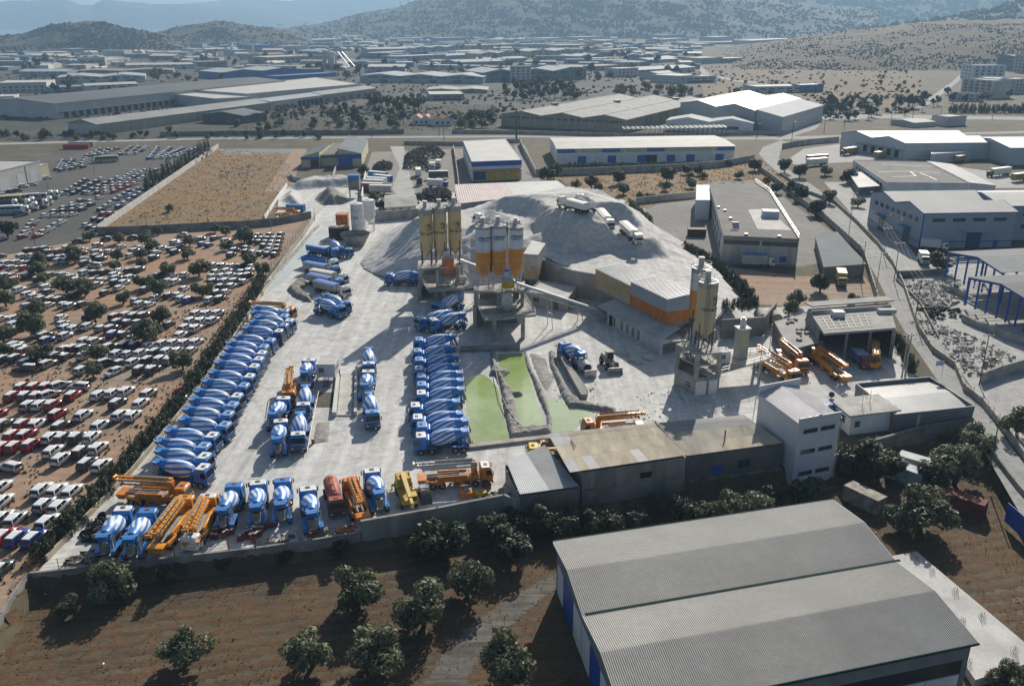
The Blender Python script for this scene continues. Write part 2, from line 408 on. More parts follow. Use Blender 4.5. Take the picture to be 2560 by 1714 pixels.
psheet('truck_court',[(1960,405),(2010,372),(2100,360),(2270,400),(2560,440),(2560,470),(2420,470),(2130,405),(1990,412)],.008,pale_court)
psheet('pale_track',[(975,366),(1010,366),(1015,400),(1040,490),(1000,500),(980,470),(1000,420)],.014,pale_court)
psheet('lorry_park',[(930,380),(1150,372),(1145,480),(1030,500),(900,470)],.009,gravel_dk)
psheet('lane',[(1150,372),(1175,372),(1180,470),(1145,485)],.017,paved)
psheet('lane',[(1285,362),(1312,362),(1352,455),(1300,455)],.017,paved)
rl=[(2560,1300),(2450,1110),(2350,960),(2275,850),(2245,800),(2190,690),(2160,640),(2085,555),(2020,490),(1960,445),(1915,405),(1897,385),(1907,368),(1950,352)]
rr=[(2560,1160),(2440,990),(2345,850),(2300,790),(2270,730),(2235,680),(2205,630),(2150,570),(2080,500),(2020,455),(1965,420),(1947,395),(1952,375),(1990,356)]
psheet('road',[(2900,1700)]+rl+rr[::-1]+[(2900,1500)],.020,road_m)
psheet('road',[(-400,368),(0,362),(500,349),(900,345.5),(1300,343),(1600,349.5),(1950,349),(2200,342),(2800,327),(2800,322),(2200,336),(1950,342),(1600,345),(1300,339),(900,341),(500,345),(0,357),(-400,361)],.016,road_m)
psheet('road',[(1950,352),(2040,322),(2060,300),(2200,296),(2560,300),(2800,300),(2800,292),(2560,292),(2200,286),(2060,286),(2030,300),(1930,342)],.012,road_m)
psheet('road',[(1740,165),(1760,190),(1850,205),(2000,222),(2000,219),(1850,201),(1775,186),(1748,162)],.012,road_m)
psheet('road',[(2310,270),(2395,205),(2440,160),(2432,158),(2380,205),(2290,268)],.012,road_m)
# ------- the curving front track through the grove
tr=[(1130,1714),(1165,1640),(1230,1560),(1320,1490),(1400,1440)]
lw=W2([(1050,1714),(1095,1640),(1170,1560),(1270,1490),(1395,1425)],GROVE_Z);rw=W2([(1170,1714),(1200,1650),(1265,1580),(1340,1515),(1400,1470)],GROVE_Z)
grid_sheet('dirt_track',lw+rw[::-1],.5,lambda X,Y,d:zgrove(X,Y,d)+.05-.04*np.clip(1-d,0,1),ground_mat('grove_track_earth',(.125,.115,.10),(.15,.14,.12),(.09,.08,.065),.1,1.0,tracks=[(-38,.06,1.3,.4)]))
# ------- aggregate terrace and stockpiles behind the plants
from mathutils.geometry import delaunay_2d_cdt
OUT=[(932,613,0),(911,637,0),(897,657,0),(906,673,0),(930,686,0),(959,697,0),(1000,706,0),(1050,714,0),(1110,722,0),(1180,728,0),(1262,725,0.3),(1318,690,4),(1345,655,7),(1363,646,7.2),(1428,677,7),*[(*PX((23.2+.419*u-.0+.908*v*1.0,203-.908*u+.419*v,z)),z)for u,v,z in((-13.3,8.6,7),(-13.3,11.4,7.2),(3,11.4,7.2),(18.5,11.4,6.4),(24,12,4.6))],(1850,745,3.5),(1838,730,3),(1790,668,1.5),(1722,627,1),(1650,575,1.5),(1600,530,3),(1545,500,7),(1500,472,10),(1420,466,12),(1330,482,12),(1265,494,9),(1195,520,7),(1130,536,8),(1060,541,8),(1000,560,1),(960,585,0)]
INN=[(1038,543,13),(1070,548,13.2),(1020,560,10.5),(985,597,4.6),(960,640,3),(1000,650,4.8),(1060,640,7),(1100,620,9.8),(1110,556,13),(1200,556,12.4),(1190,580,12),(1290,565,11.5),(1300,600,10.5),(1340,620,9),(1400,630,8),(1490,630,7.4),(1560,625,7),(1660,655,5.5),(1770,710,4.2),
       (1210,515,14),(1270,489,16.5),(1352,484,18),(1394,506,18),(1447,543,17),(1515,568,13.5),(1548,590,10.5),(1307,556,11.6),(1374,571,10.4),(1453,590,9.2),(1515,601,8.2),(1557,614,7.6),(1460,500,17.7),(1520,530,15.5),(1570,560,11.6),(1610,590,7.8),(1660,610,5),(1730,650,3.2),(1467,480,18),(1526,500,15),(1330,520,15.4),(1420,560,13.2),(1250,530,13.2),(1430,487,18.2)]
cv=[G(*p)for p in OUT+INN];n0=len(OUT)
res=delaunay_2d_cdt([Vector(v[:2])for v in cv],[],[list(range(n0))],1,1e-5)
tv=[np.array([*v,cv[res[3][i][0]].z if res[3][i]else 0.0])for i,v in enumerate(res[0])]
tris=[tuple(tv[i]for i in f)for f in res[2]]
def tin_z(X,Y):
    Z=np.full(X.shape,np.nan)
    for a,b,c in tris:
        d=(b[1]-c[1])*(a[0]-c[0])+(c[0]-b[0])*(a[1]-c[1])
        if abs(d)<1e-9:continue
        l1=((b[1]-c[1])*(X-c[0])+(c[0]-b[0])*(Y-c[1]))/d;l2=((c[1]-a[1])*(X-c[0])+(a[0]-c[0])*(Y-c[1]))/d;l3=1-l1-l2
        k=(l1>=-1e-6)&(l2>=-1e-6)&(l3>=-1e-6);Z[k]=(l1*a[2]+l2*b[2]+l3*c[2])[k]
    for px,py,z,r in((1420,508,17,9),(1445,523,17,8),(1478,512,17,9),(1508,514,16.8,9),(1536,556,12.4,6),(1562,570,11.4,6),(1594,588,10.4,6),(1195,545,12.4,7),(1230,545,12.4,9),(1270,547,12.4,7)): # levelled standings
        p=G(px,py,z);w=np.clip(2-np.hypot(X-p.x,Y-p.y)/r*1.25,0,1);Z=Z*(1-w)+z*w
    return Z
outl=[tuple(v[:2])for v in cv[:n0]]
def terr(X,Y,d):
    Z=np.nan_to_num(tin_z(X,Y),nan=0.0);k=np.clip(d/3,0,1)
    Zx,Zy=np.gradient(Z);st=np.clip(np.hypot(Zx,Zy)*1.6,0,1)
    ang=np.arctan2(Y-262,X+12);gul=np.sin(ang*46+3*fbm(X,Y,9,2,4))*.22+fbm(X,Y,4,3,6)*.45
    return Z+k*(.16*fbm(X,Y,6,4,2)+st*gul)+.03
def terr_z(x,y):return float(np.nan_to_num(tin_z(np.array([x]),np.array([y])),nan=0)[0])
o=grid_sheet('stockpile_terrain',outl,.75,terr,gravel_m)
def mound(name,px,z0,h,wd,mat,step=.4,rough=.25,seed=1,kind='stuff',label=None,cat=None,world=False,group=None):
    poly=px if world else W2(px,z0)
    def zf(X,Y,d):
        k=np.clip(d/wd,0,1);k=k*k*(3-2*k)
        return z0-.05+(h+.05)*k*(1+.35*fbm(X,Y,max(wd*2.2,3),3,seed))+rough*np.clip(d/wd*2,0,1)*fbm(X,Y,1.6,3,seed+3)
    o=grid_sheet(name,poly,step,zf,mat,kind)
    return tag(o,label,cat,group)
def cp(ox,oy,s,pts):return[(ox+x*s,oy+y*s)for x,y in pts]
C57=lambda pts:cp(1150,700,.2806,pts)
C63=lambda pts:cp(600,320,.2806,pts)
# settling ponds
def water_mat(name,col,col2):return ground_mat(name,col,col2,tuple((a+b)*.44 for a,b in zip(col,col2)),.03,.03,bump=.01,rough=.12)
pond_a=water_mat('green_water',(.27,.37,.12),(.38,.46,.29));pond_b=water_mat('milky_green_water',(.38,.46,.35),(.33,.43,.25))
psheet('water',C57([(30,890),(110,850),(200,835),(270,880),(335,960),(380,1150),(440,1425),(90,1460),(55,1100)]),.035,pond_a)
psheet('water',C57([(335,660),(570,650),(610,830),(655,980),(705,1150),(775,1310),(560,1325),(510,1230),(470,1050),(395,900),(350,790)]),.035,pond_a)
psheet('water',C57([(770,1060),(880,1050),(980,1080),(1060,1130),(1210,1160),(1190,1230),(1080,1280),(1010,1340),(820,1360)]),.035,pond_b)
psheet('water',C57([(860,850),(980,960),(1030,1060),(960,1090),(880,960)]),.030,pond_b)
mound('sludge_bank',C57([(262,640),(320,640),(345,770),(395,810),(470,815),(395,870),(420,920),(500,1010),(575,1010),(560,1040),(490,1040),(520,1200),(560,1320),(770,1310),(760,1200),(690,1050),(640,900),(590,780),(560,640),(600,640),(650,800),(720,920),(790,1090),(830,1250),(825,1370),(620,1400),(440,1430),(385,1180),(345,940),(300,850),(245,870),(270,780)]),.0,.95,.9,mud_m,.3,.2,3)
mound('sludge_bank',C57([(780,640),(850,640),(870,780),(930,900),(1010,1030),(1120,1090),(1260,1130),(1400,1150),(1380,1190),(1200,1165),(1050,1140),(960,1140),(900,1040),(850,900),(790,760)]),.0,.8,.8,mud_m,.3,.25,5)
mound('sludge_bank',C57([(600,640),(700,660),(780,700),(800,800),(860,860),(780,1010),(730,960),(690,880),(640,760)]),.0,.3,1.2,mud_m,.4,.15,9)
mound('gravel_bank',C63([(405,1440),(470,1380),(560,1330),(620,1390),(560,1440),(640,1500),(650,1560),(560,1545),(460,1500)]),.0,1.1,1.5,gravel_dk,.4,.2,7)
mound('gravel_heap',C63([(345,650),(380,590),(450,550),(530,560),(570,650),(560,690),(420,680)]),.0,5.0,9,gravel_m,.8,.3,11)
mound('dark_gravel_heap',C63([(650,640),(690,580),(740,560),(860,560),(960,600),(970,660),(880,690),(720,690)]),.0,4.6,8,gravel_dk,.8,.4,13)
mound('gravel_heap',C63([(420,520),(620,470),(1080,455),(1110,500),(1000,520),(700,540),(480,560)]),.0,3.0,6,gravel_m,.8,.4,15)
mound('drainage_water_bank',C63([(170,1470),(240,1390),(420,1220),(560,1060),(660,930),(720,880),(700,860),(640,900),(480,1090),(330,1250),(210,1390),(150,1450)]),.0,.5,1.2,mud_m,.5,.2,17)
psheet('water',C63([(210,1500),(430,1330),(560,1150),(680,1000),(830,960),(810,910),(720,905),(640,960),(480,1130),(300,1330)]),.022,water_mat('pale_turquoise_water',(.42,.50,.45),(.50,.53,.49)))
# ------- sea and hills
psheet('sea',[(-900,100),(900,100),(900,60),(-900,60)],-30.0,M('sea_water',(.05,.09,.12),.25,.1,.002))
def hill(name,ridge,y0,y1,mat,z0=0.0,rough=.06,back=1500,cols=160,rows=36,seed=1,power=1.4,feet=None):
    """a hill whose skyline stands at distance y1; ridge lists the skyline as the photograph shows it"""
    rp=np.array(ridge,float);px=np.linspace(rp[0,0],rp[-1,0],cols);py=np.interp(px,rp[:,0],rp[:,1])
    top=[G_dir(x,y,y1)for x,y in zip(px,py)]
    u=(px-CX)/FPX;V=[]
    tt=np.concatenate([np.linspace(0,1,rows),1+np.array([.15,.35,.65,1.0])])
    for t in tt:
        y=y0+(y1-y0)*t if t<=1 else y1+back*(t-1)
        k=(t**power*(3-2*t)/(1)if t<=1 else 1-.9*(t-1))
        xx=np.array([p.x for p in top])/y1*y
        zt=np.array([max(p.z,z0+2)for p in top])
        nz=fbm(xx,np.full(cols,y),(y1-y0)*.35,4,seed)*rough*(zt-z0)*4*t*(1-min(t,1)**6)
        V.append(np.stack([xx,np.full(cols,y),z0-3+(zt-z0+3)*k+nz+fbm(xx,np.full(cols,y),(y1-y0)*.06,3,seed+1)*(zt-z0)*.03],-1))
    V=np.array(V);r,c=V.shape[:2];idx=np.arange(r*c).reshape(r,c)
    F=np.stack([idx[:-1,:-1],idx[:-1,1:],idx[1:,1:],idx[1:,:-1]],-1).reshape(-1,4)
    return tag(ob(name,npmesh(name,V.reshape(-1,3),F,[mat],smooth=True)),kind='structure')
def G_dir(px,py,y):
    u=(px-CX)/FPX;v=-(py-CY)/FPX;t=y/(cos(PITCH)+v*sin(PITCH))
    return Vector((u*t,y,CAM_H+(-sin(PITCH)+v*cos(PITCH))*t))
AT=G_dir
hill('hill',[(-160,112),(-60,100),(60,85),(130,66),(200,59),(260,57),(300,72),(345,76),(410,84),(430,96),(470,110)],1950,2350,hill_scrub,rough=.10,back=500,seed=3)
hill('hill',[(330,100),(395,82),(440,70),(500,61),(540,54),(575,60),(620,66),(680,70),(740,84),(780,100)],2400,2900,hill_scrub,rough=.08,back=400,seed=4)
hill('hill',[(560,95),(690,74),(760,66),(850,50),(900,38),(960,30),(1040,12),(1100,-3),(1250,-34),(1420,-50),(1600,-46),(1800,-20),(2000,10),(2200,30)],3300,4700,hill_wood,rough=.09,seed=5,cols=240,rows=60)
hill('hill',[(1300,10),(1500,-30),(1750,-62),(2100,-70),(2500,-66),(3000,-50)],4600,7000,hill_wood,rough=.05,seed=6)
hill('hill',[(1650,190),(1780,148),(1850,124),(1890,112),(1960,99),(2040,89),(2160,77),(2250,68),(2300,63),(2390,60),(2560,56),(2900,40)],1290,1950,hill_brown,rough=.05,seed=7,cols=220,rows=60,back=900,power=1.15)
hill('hill',[(2050,90),(2250,62),(2380,46),(2470,28),(2560,10),(2900,-40)],2300,3300,hill_scrub,rough=.06,seed=8)
hill('mountain',[(-500,20),(-150,10),(0,12),(100,3),(160,1),(200,14),(230,17),(262,3),(330,10),(384,15),(470,14),(577,25),(640,29),(692,35),(769,46),(830,56),(900,66)],8200,9300,far_mtn,z0=-30,rough=.04,seed=9,back=1500)
hill('mountain',[(150,30),(300,8),(420,14),(480,12),(560,4),(650,2),(720,6),(800,0),(900,-8),(1000,-10),(1200,-30)],10500,12000,far_mtn,z0=-30,rough=.03,seed=10,back=1200)
# ------- the hazy air
hb=MB();hb.box((0,5200,135),(18000,17000,390))
hm=D.materials.new('haze_air');hm.use_nodes=True;ht=hm.node_tree
ht.nodes.remove(ht.nodes['Principled BSDF'])
pv=ht.nodes.new('ShaderNodeVolumePrincipled');pv.inputs['Color'].default_value=(.46,.72,1.0,1);pv.inputs['Density'].default_value=.00014;pv.inputs['Anisotropy'].default_value=.1
ht.links.new(pv.outputs[0],ht.nodes['Material Output'].inputs['Volume'])
tag(ob('haze',hb.mesh('haze',hm)),kind='stuff')
# ------------------------------------------------------------------ vehicles
def extr(prof,w,m=0,inset=None):
    """a closed x-z profile extruded over width w along y; inset narrows it at the given heights"""
    b=MB();n=len(prof)
    f=inset or(lambda x,z:w/2)
    L=[(x,-f(x,z),z)for x,z in prof];R=[(x,f(x,z),z)for x,z in prof]
    b.add(L+R,[(i,(i+1)%n,n+(i+1)%n,n+i)for i in range(n)]+[tuple(range(n))[::-1],tuple(range(n,2*n))],m)
    return b
def wheel_me(name,r,w,rr=.58):
    b=MB();b.lathe([(-w/2,r*rr),(-w/2,r*.93),(-w*.38,r),(w*.38,r),(w/2,r*.93),(w/2,r*rr)],14,0,Matrix.Rotation(pi/2,4,'Z'))
    return b.mesh(name,black)
def rim_me(name,r,w,rr=.6):
    b=MB();b.lathe([(-w*.47,.001),(-w*.40,r*rr*.3),(-w*.40,r*rr*.8),(-w*.47,r*rr),(w*.47,r*rr),(w*.40,r*rr*.8),(w*.40,r*rr*.3),(w*.47,.001)],12,0,Matrix.Rotation(pi/2,4,'Z'))
    return b.mesh(name,rim_m)
# ---- cars
paints={'white':plain('car_white',(.66,.66,.65),.3,coat=.6),'silver':plain('car_silver',(.42,.43,.43),.3,.35,.6),'black':plain('car_black',(.018,.02,.022),.28,coat=.7),'dark grey':plain('car_dark_grey',(.06,.065,.07),.3,.2,.7),'red':plain('car_red',(.33,.012,.012),.3,coat=.6),'blue':plain('car_blue',(.012,.045,.30),.3,coat=.6),'navy':plain('car_navy',(.012,.02,.055),.3,coat=.7),'gold':plain('car_gold',(.34,.30,.21),.32,.3,.6),'green':plain('car_green',(.03,.05,.035),.3,coat=.6)}
sky_sheen=plain('painted_sky_sheen',(.66,.68,.70),.35,coat=.3)  # sky reflection on the car roofs, painted in as a near-white colour
tail_m=plain('tail_lamp_red',(.45,.012,.01),.25);lamp_m=plain('head_lamp',(.6,.62,.64),.15)
CW=wheel_me('car_wheel',.33,.21);CR=rim_me('car_rim',.33,.21,.66)
def car_kind(kind):
    if kind=='suv':L,w,h,belt,lo=4.5,1.80,1.72,1.06,.32;low=[(-2.22,.34),(-2.25,.72),(-2.2,1.06),(1.02,1.08),(2.05,.98),(2.24,.74),(2.25,.34)];g=[(-2.17,1.05),(-2.02,1.60),(-1.86,1.70),(-.2,1.73),(.35,1.66),(1.08,1.08)];ax=(-1.33,1.36)
    elif kind=='hatch':L,w,h,belt,lo=3.9,1.68,1.5,.95,.3;low=[(-1.9,.32),(-1.95,.7),(-1.88,.95),(.85,.97),(1.75,.84),(1.94,.62),(1.95,.32)];g=[(-1.86,.95),(-1.62,1.40),(-1.45,1.47),(-.1,1.50),(.3,1.42),(1.0,.95)];ax=(-1.2,1.22)
    else:L,w,h,belt,lo=4.55,1.76,1.44,.95,.3;low=[(-2.2,.32),(-2.27,.7),(-2.2,.97),(-1.5,.99),(.95,.96),(2.05,.82),(2.25,.60),(2.27,.32)];g=[(-1.75,.97),(-1.05,1.38),(-.85,1.43),(.1,1.44),(.4,1.38),(1.2,.95)];ax=(-1.36,1.38)
    P0=plain('car_paint',(.5,.5,.5),.3)
    body=extr(low,w,0,lambda x,z:w/2-(.07 if z>.95 else 0)-(.10 if abs(x)>L/2-.08 else 0))
    gw=lambda x,z:w/2-.09-.17*max(0,(z-belt))/(h-belt)
    me=bevelled(body.mesh('car_body',P0),.07)
    gh=extr(g,w,0,gw);gm=bevelled(gh.mesh('car_glasshouse',P0),.05)
    bm=bmesh.new();bm.from_mesh(me);bm.from_mesh(gm);bm.to_mesh(me);bm.free()
    me.polygons.foreach_set('use_smooth',[True]*len(me.polygons))
    try:me.set_sharp_from_angle(angle=radians(40))
    except Exception:pass
    # glazing, each a sheet just proud of the glasshouse
    def band(p,q,t0,t1,e=.018):
        a=Vector((p[0]+(q[0]-p[0])*t0,0,p[1]+(q[1]-p[1])*t0));c=Vector((p[0]+(q[0]-p[0])*t1,0,p[1]+(q[1]-p[1])*t1))
        n=Vector((q[1]-p[1],0,-(q[0]-p[0]))).normalized()
        mid=Vector((0,0,1.2));n=n if n.dot((a+c)/2-mid)>0 else-n
        b=MB();w0,w1=gw(a.x,a.z)-.07,gw(c.x,c.z)-.07;y=Vector((0,1,0));a+=n*e;c+=n*e
        b.hull([a-y*w0-n*.02,a+y*w0-n*.02,c+y*w1-n*.02,c-y*w1-n*.02,a-y*w0,a+y*w0,c+y*w1,c-y*w1]);return b
    rear=band(g[0],g[1],.12,.95).mesh('rear_window',glass);front=band(g[-2],g[-1],.06,.9).mesh('windscreen',glass)
    def side(s):
        b=MB();z0,z1=belt+.05,h-.12
        x0,x1,x2,x3=g[0][0]+.25,g[0][0]+.42,g[-2][0]-.02,g[-1][0]-.3
        if kind=='sedan':x0,x1=g[0][0]+.45,g[1][0]+.15
        xm=(x0+x3)/2-.05
        for A,B_,C,D_ in((x0,xm-.05,xm-.05,x1),(xm+.05,x3,x2,xm+.05)):
            p=[(A,z0),(B_,z0),(C,z1),(D_,z1)]
            o=[Vector((x,s*(gw(x,z)+.012),z))for x,z in p];i=[Vector((x,s*(gw(x,z)-.01),z))for x,z in p]
            b.hull(i+o)
        return b.mesh('side_window',glass)
    tails=[]
    for s in(-1,1):
        b=MB();b.box((low[1][0]+.04,s*(w/2-.19),belt-.12),(.12,.2,.34 if kind!='sedan' else.2));tails.append(Pt('tail_light',b.mesh('tail_light',tail_m)))
        b=MB();b.box((low[-2][0]-.09,s*(w/2-.27),.66),(.16,.3,.14));tails.append(Pt('headlight',b.mesh('headlight',lamp_m)))
    wh=[Pt('wheel',CW,(x,s*(w/2-.1),.33),kids=[Pt('rim',CR)])for x in ax for s in(-1,1)]
    bp=MB();bp.box((low[0][0]-.0,0,.46),(.12,w-.22,.2));bp.box((low[-1][0]+.0,0,.44),(.12,w-.22,.2))
    r0,r1=g[2],g[3]
    fb=MB();nn=4;pts=[(g[1][0]*.4+g[2][0]*.6,h-.045),(g[2][0],g[2][1]+.006),(g[3][0],g[3][1]+.008),(g[4][0]-.05,g[4][1]+.012)]
    for(xa,za),(xb,zb)in zip(pts,pts[1:]):fb.quad((xa,-gw(xa,za)+.06,za+.006),(xb,-gw(xb,zb)+.06,zb+.006),(xb,gw(xb,zb)-.06,zb+.006),(xa,gw(xa,za)-.06,za+.006))
    return dict(body=me,rest=[Pt('windscreen',front),Pt('rear_window',rear),Pt('side_window',side(-1)),Pt('side_window',side(1))]+tails+wh+[Pt('bumper',bp.mesh('bumper',steel_dk))],few=[Pt('windscreen',front),Pt('rear_window',rear),Pt('side_window',side(-1)),Pt('side_window',side(1))],roof=fb.mesh('roof',sky_sheen))
CARS={k:car_kind(k)for k in('suv','hatch','sedan')}
def car_parts(kind,colour,full=True,wrap=True):
    K=CARS[kind]
    p=[Pt('body',recol(K['body'],car_paint=paints[colour]))]
    if wrap:p.append(Pt('roof',K['roof']))  # wrap lays on the pale roof with the painted sky reflection
    return p+(K['rest']if full else K['few']+[q for q in K['rest']if q.name=='wheel' and True][:4])
# ---- lorry pieces
TW=wheel_me('lorry_wheel',.52,.34);TR=rim_me('lorry_rim',.52,.34);TWD=wheel_me('lorry_twin_wheel',.52,.58);TRD=rim_me('lorry_twin_rim',.52,.58)
def wheels(axles,twin=()):
    return[Pt('wheel',TWD if x in twin else TW,(x,s*(1.08 if x not in twin else.98),.52),kids=[Pt('rim',TRD if x in twin else TR)])for x in axles for s in(-1,1)]
def cab_parts(x,col,roofcol,long=1.95,h=3.0,hatch=True,stripe=None):
    """a forward-control lorry cab whose front stands at x"""
    pr=[(x,.62),(x+.05,1.55),(x-.22,2.72),(x-.42,h),(x-long+.1,h-.02),(x-long,h-.2),(x-long,1.0),(x-.55,.95),(x-.60,.62)]
    me=bevelled(extr(pr,2.42,0,lambda a,z:1.21-(.10 if z>2.6 else 0)).mesh('cab',col),.09)
    k=[]
    def sh(pts,name,mat,e=.03):
        b=MB();a,c,d,f=map(Vector,pts);n=(c-a).cross(f-a).normalized()*e
        b.hull([a,c,d,f,a+n,c+n,d+n,f+n]);k.append(Pt(name,b.mesh(name,mat)))
    fx=lambda z:x+.05+(z-1.55)*(-.27/1.17)
    sh([(fx(1.72),-1.08,1.72),(fx(1.72),1.08,1.72),(fx(2.58),1.0,2.58),(fx(2.58),-1.0,2.58)],'windscreen',glass)
    for s in(-1,1):
        p=[(x-.95,s*1.2,1.78),(x-.14,s*1.2,1.72),(x-.32,s*1.17,2.52),(x-.95,s*1.17,2.52)]
        sh(p if s<0 else p[::-1],'side_window',glass,.035)
        b=MB();b.box((x+.06,s*1.36,2.15),(.10,.16,.62));b.beam((x-.1,s*1.15,2.5),(x+.06,s*1.36,2.45),.05);k.append(Pt('mirror',b.mesh('mirror',steel_dk)))
        b=MB();b.box((x+.03,s*.88,.88),(.07,.42,.2));k.append(Pt('headlight',b.mesh('headlight',lamp_m)))
        b=MB();b.cyl((x-.95-.5,s*1.22,.52),(x-.95-.5,s*1.22,.5),.01);
    b=MB();b.box((x+.045,0,1.22),(.05,1.7,.42));k.append(Pt('grille',b.mesh('grille',steel_dk)))
    b=MB();b.box((x-.02,0,.66),(.22,2.4,.28));k.append(Pt('bumper',b.mesh('bumper',stripe or steel_dk)))
    b=MB();b.box((x-.42-(long-.6)/2,0,h+.012),(long-.62,2.02,.05));k.append(Pt('roof',bevelled(b.mesh('roof',roofcol),.02)))
    if hatch:
        b=MB();b.box((x-.95,0,h+.055),(.5,.62,.06));b.box((x-.95,0,h+.09),(.36,.46,.02));k.append(Pt('roof_hatch',b.mesh('roof_hatch',rust if roofcol is not truck_white else steel_dk)))
    return[Pt('cab',me,kids=k)]
def chassis(x0,x1,m=steel_dk,z=.86,extra=()):
    b=MB()
    for s in(-1,1):b.beam((x0,s*.42,z),(x1,s*.42,z),.10,.28)
    for i in range(6):b.beam((x0+(x1-x0)*i/5,-.42,z),(x0+(x1-x0)*i/5,.42,z),.1,.2)
    b.cyl((.2,-.95,.72),(1.1,-.95,.72),.28);b.box((.6,.9,.72),(.9,.5,.45))
    return Pt('chassis',b.mesh('chassis',m))
def stripes(name,n,tw,phase=0.0,blue=None):
    m=D.materials.new(name);m.use_nodes=True;MATS[name]=m
    t=m.node_tree;N,Lk=t.nodes.new,t.links.new;b=t.nodes['Principled BSDF'];b.inputs['Roughness'].default_value=.5;b.inputs['Coat Weight'].default_value=0
    uv=N('ShaderNodeUVMap');sx=N('ShaderNodeSeparateXYZ');Lk(uv.outputs[0],sx.inputs[0])
    a=N('ShaderNodeMath');a.operation='MULTIPLY';a.inputs[1].default_value=n;Lk(sx.outputs[0],a.inputs[0])
    c=N('ShaderNodeMath');c.operation='MULTIPLY_ADD';c.inputs[1].default_value=tw;Lk(sx.outputs[1],c.inputs[0]);Lk(a.outputs[0],c.inputs[2])
    f=N('ShaderNodeMath');f.operation='FRACT';Lk(c.outputs[0],f.inputs[0])
    g=N('ShaderNodeMath');g.operation='GREATER_THAN';g.inputs[1].default_value=.5;Lk(f.outputs[0],g.inputs[0])
    ns=N('ShaderNodeTexNoise');ns.inputs['Scale'].default_value=1.6;ns.inputs['Detail'].default_value=6;Lk(N('ShaderNodeNewGeometry').outputs['Position'],ns.inputs['Vector'])
    mr=N('ShaderNodeMapRange');mr.inputs[1].default_value=.3;mr.inputs[2].default_value=.7;mr.inputs[3].default_value=.78;mr.inputs[4].default_value=1.08;Lk(ns.outputs[0],mr.inputs[0])
    x=N('ShaderNodeMix');x.data_type='RGBA';x.inputs[6].default_value=(*(blue or(.012,.19,.62)),1);x.inputs[7].default_value=(.66,.67,.67,1);Lk(g.outputs[0],x.inputs[0])
    y=N('ShaderNodeMix');y.data_type='RGBA';y.blend_type='MULTIPLY';y.inputs[0].default_value=1;Lk(x.outputs[2],y.inputs[6]);Lk(mr.outputs[0],y.inputs[7])
    Lk(y.outputs[2],b.inputs['Base Color']);return m
stripe_wide=stripes('blue_white_drum_wide',8,1.1);stripe_fine=stripes('blue_white_drum_fine',10,1.5)
cab_blue_dk=plain('mixer_dark_blue',(.012,.03,.17),.3,coat=.5)
roof_lightblue=M('faded_blue_roof',(.16,.34,.60),.35,.15,1.0,coat=.3)
drum_len=5.2
DR0=Vector((1.75,0,2.05));DR1=Vector((-3.25,0,3.02))
DM=Matrix.Translation(DR0)@(DR1-DR0).to_track_quat('X','Z').to_matrix().to_4x4()
def drum_me(mat):
    b=MB();b.lathe([(0,.42),(.05,.78),(.45,.98),(1.0,1.14),(1.55,1.2),(2.55,1.2),(3.2,1.08),(3.8,.93)],28,0,None,uvk=1);return b.mesh('drum',mat)
DRW,DRF=drum_me(stripe_wide),drum_me(stripe_fine)
b=MB();b.lathe([(3.8,.935),(4.3,.80),(4.75,.66),(5.05,.62),(5.05,.5),(4.6,.45),(4.6,.001)],20,0);COLLAR=b.mesh('drum_collar',truck_blue);b=MB();b.lathe([(-.35,.25),(0,.42)],14,0);HUB=b.mesh('drum_hub',truck_blue)
b=MB();b.cyl((2.18,-.95,2.25),(2.18,.95,2.25),.36,n=16);b.box((2.18,0,1.55),(.5,1.2,.75));TANK=b.mesh('water_tank',truck_blue)
b=MB();b.hull([(-3.15,-.45,2.55),(-3.15,.45,2.55),(-3.75,.45,2.55),(-3.75,-.45,2.55),(-2.95,-.75,3.5),(-2.95,.75,3.5),(-4.15,.75,3.4),(-4.15,-.75,3.4)][::1]);HOP=b.mesh('hopper',truck_blue)
b=MB()
for s in(-1,1):b.beam((-3.9,s*.5,2.4),(-4.25,s*.36,1.35),.06,.5)
b.hull([(-3.7,-.5,2.1),(-3.7,.5,2.1),(-4.5,.3,1.1),(-4.5,-.3,1.1),(-3.75,-.5,2.2),(-3.75,.5,2.2),(-4.55,.3,1.2),(-4.55,-.3,1.2)]);CHUTE=b.mesh('chute',dusty)
b=MB()
for s in(-1,1):
    b.beam((-2.9,s*.62,.95),(-3.1,s*.7,2.55),.14,.3);b.beam((-3.7,s*.62,.95),(-3.2,s*.7,2.5),.12,.2);pass
b.beam((-3.0,-.7,2.3),(-3.0,.7,2.3),.18,.3);FRAME=b.mesh('drum_frame',truck_blue)
b=MB()
for s in(-1,1):b.beam((1.6,s*.5,.95),(1.7,s*.45,1.9),.14,.5)
b.beam((1.65,-.5,1.8),(1.65,.5,1.8),.3,.3);PED=b.mesh('pedestal',truck_blue)
b=MB()
for s in(-.2,.2):b.beam((-3.2,-1.15+0*s,.7),(-3.2+s,-1.15,3.2),.05);b.beam((-3.6+s,-1.18,.6),(-3.45+s,-.95,3.3),.05)
for i in range(7):b.beam((-3.8+i*.02,-1.18+i*.03,.8+i*.38),(-3.4+i*.02,-1.18+i*.03,.8+i*.38),.04)
for s in(-1,1):b.beam((-3.0,s*.8,3.3),(-4.1,s*.8,3.75),.05)
b.beam((-4.1,-.8,3.75),(-4.1,.8,3.75),.05);LADDER=b.mesh('ladder',steel)
def guard(s):
    out=[]
    for xa,xb in((-3.95,-1.2),(1.1,2.35)):b=MB();b.box(((xa+xb)/2,s*1.02,1.12),(xb-xa,.56,.07));b.box((xa+.03,s*1.02,.9),(.06,.56,.5));out.append(Pt('mudguard',b.mesh('mudguard',truck_blue)))
    return out
GU=guard(-1)+guard(1)
_mix={}
stripe_old=stripes('faded_drum_stripes',8,1.3,blue=(.045,.21,.52));DRO=drum_me(stripe_old)
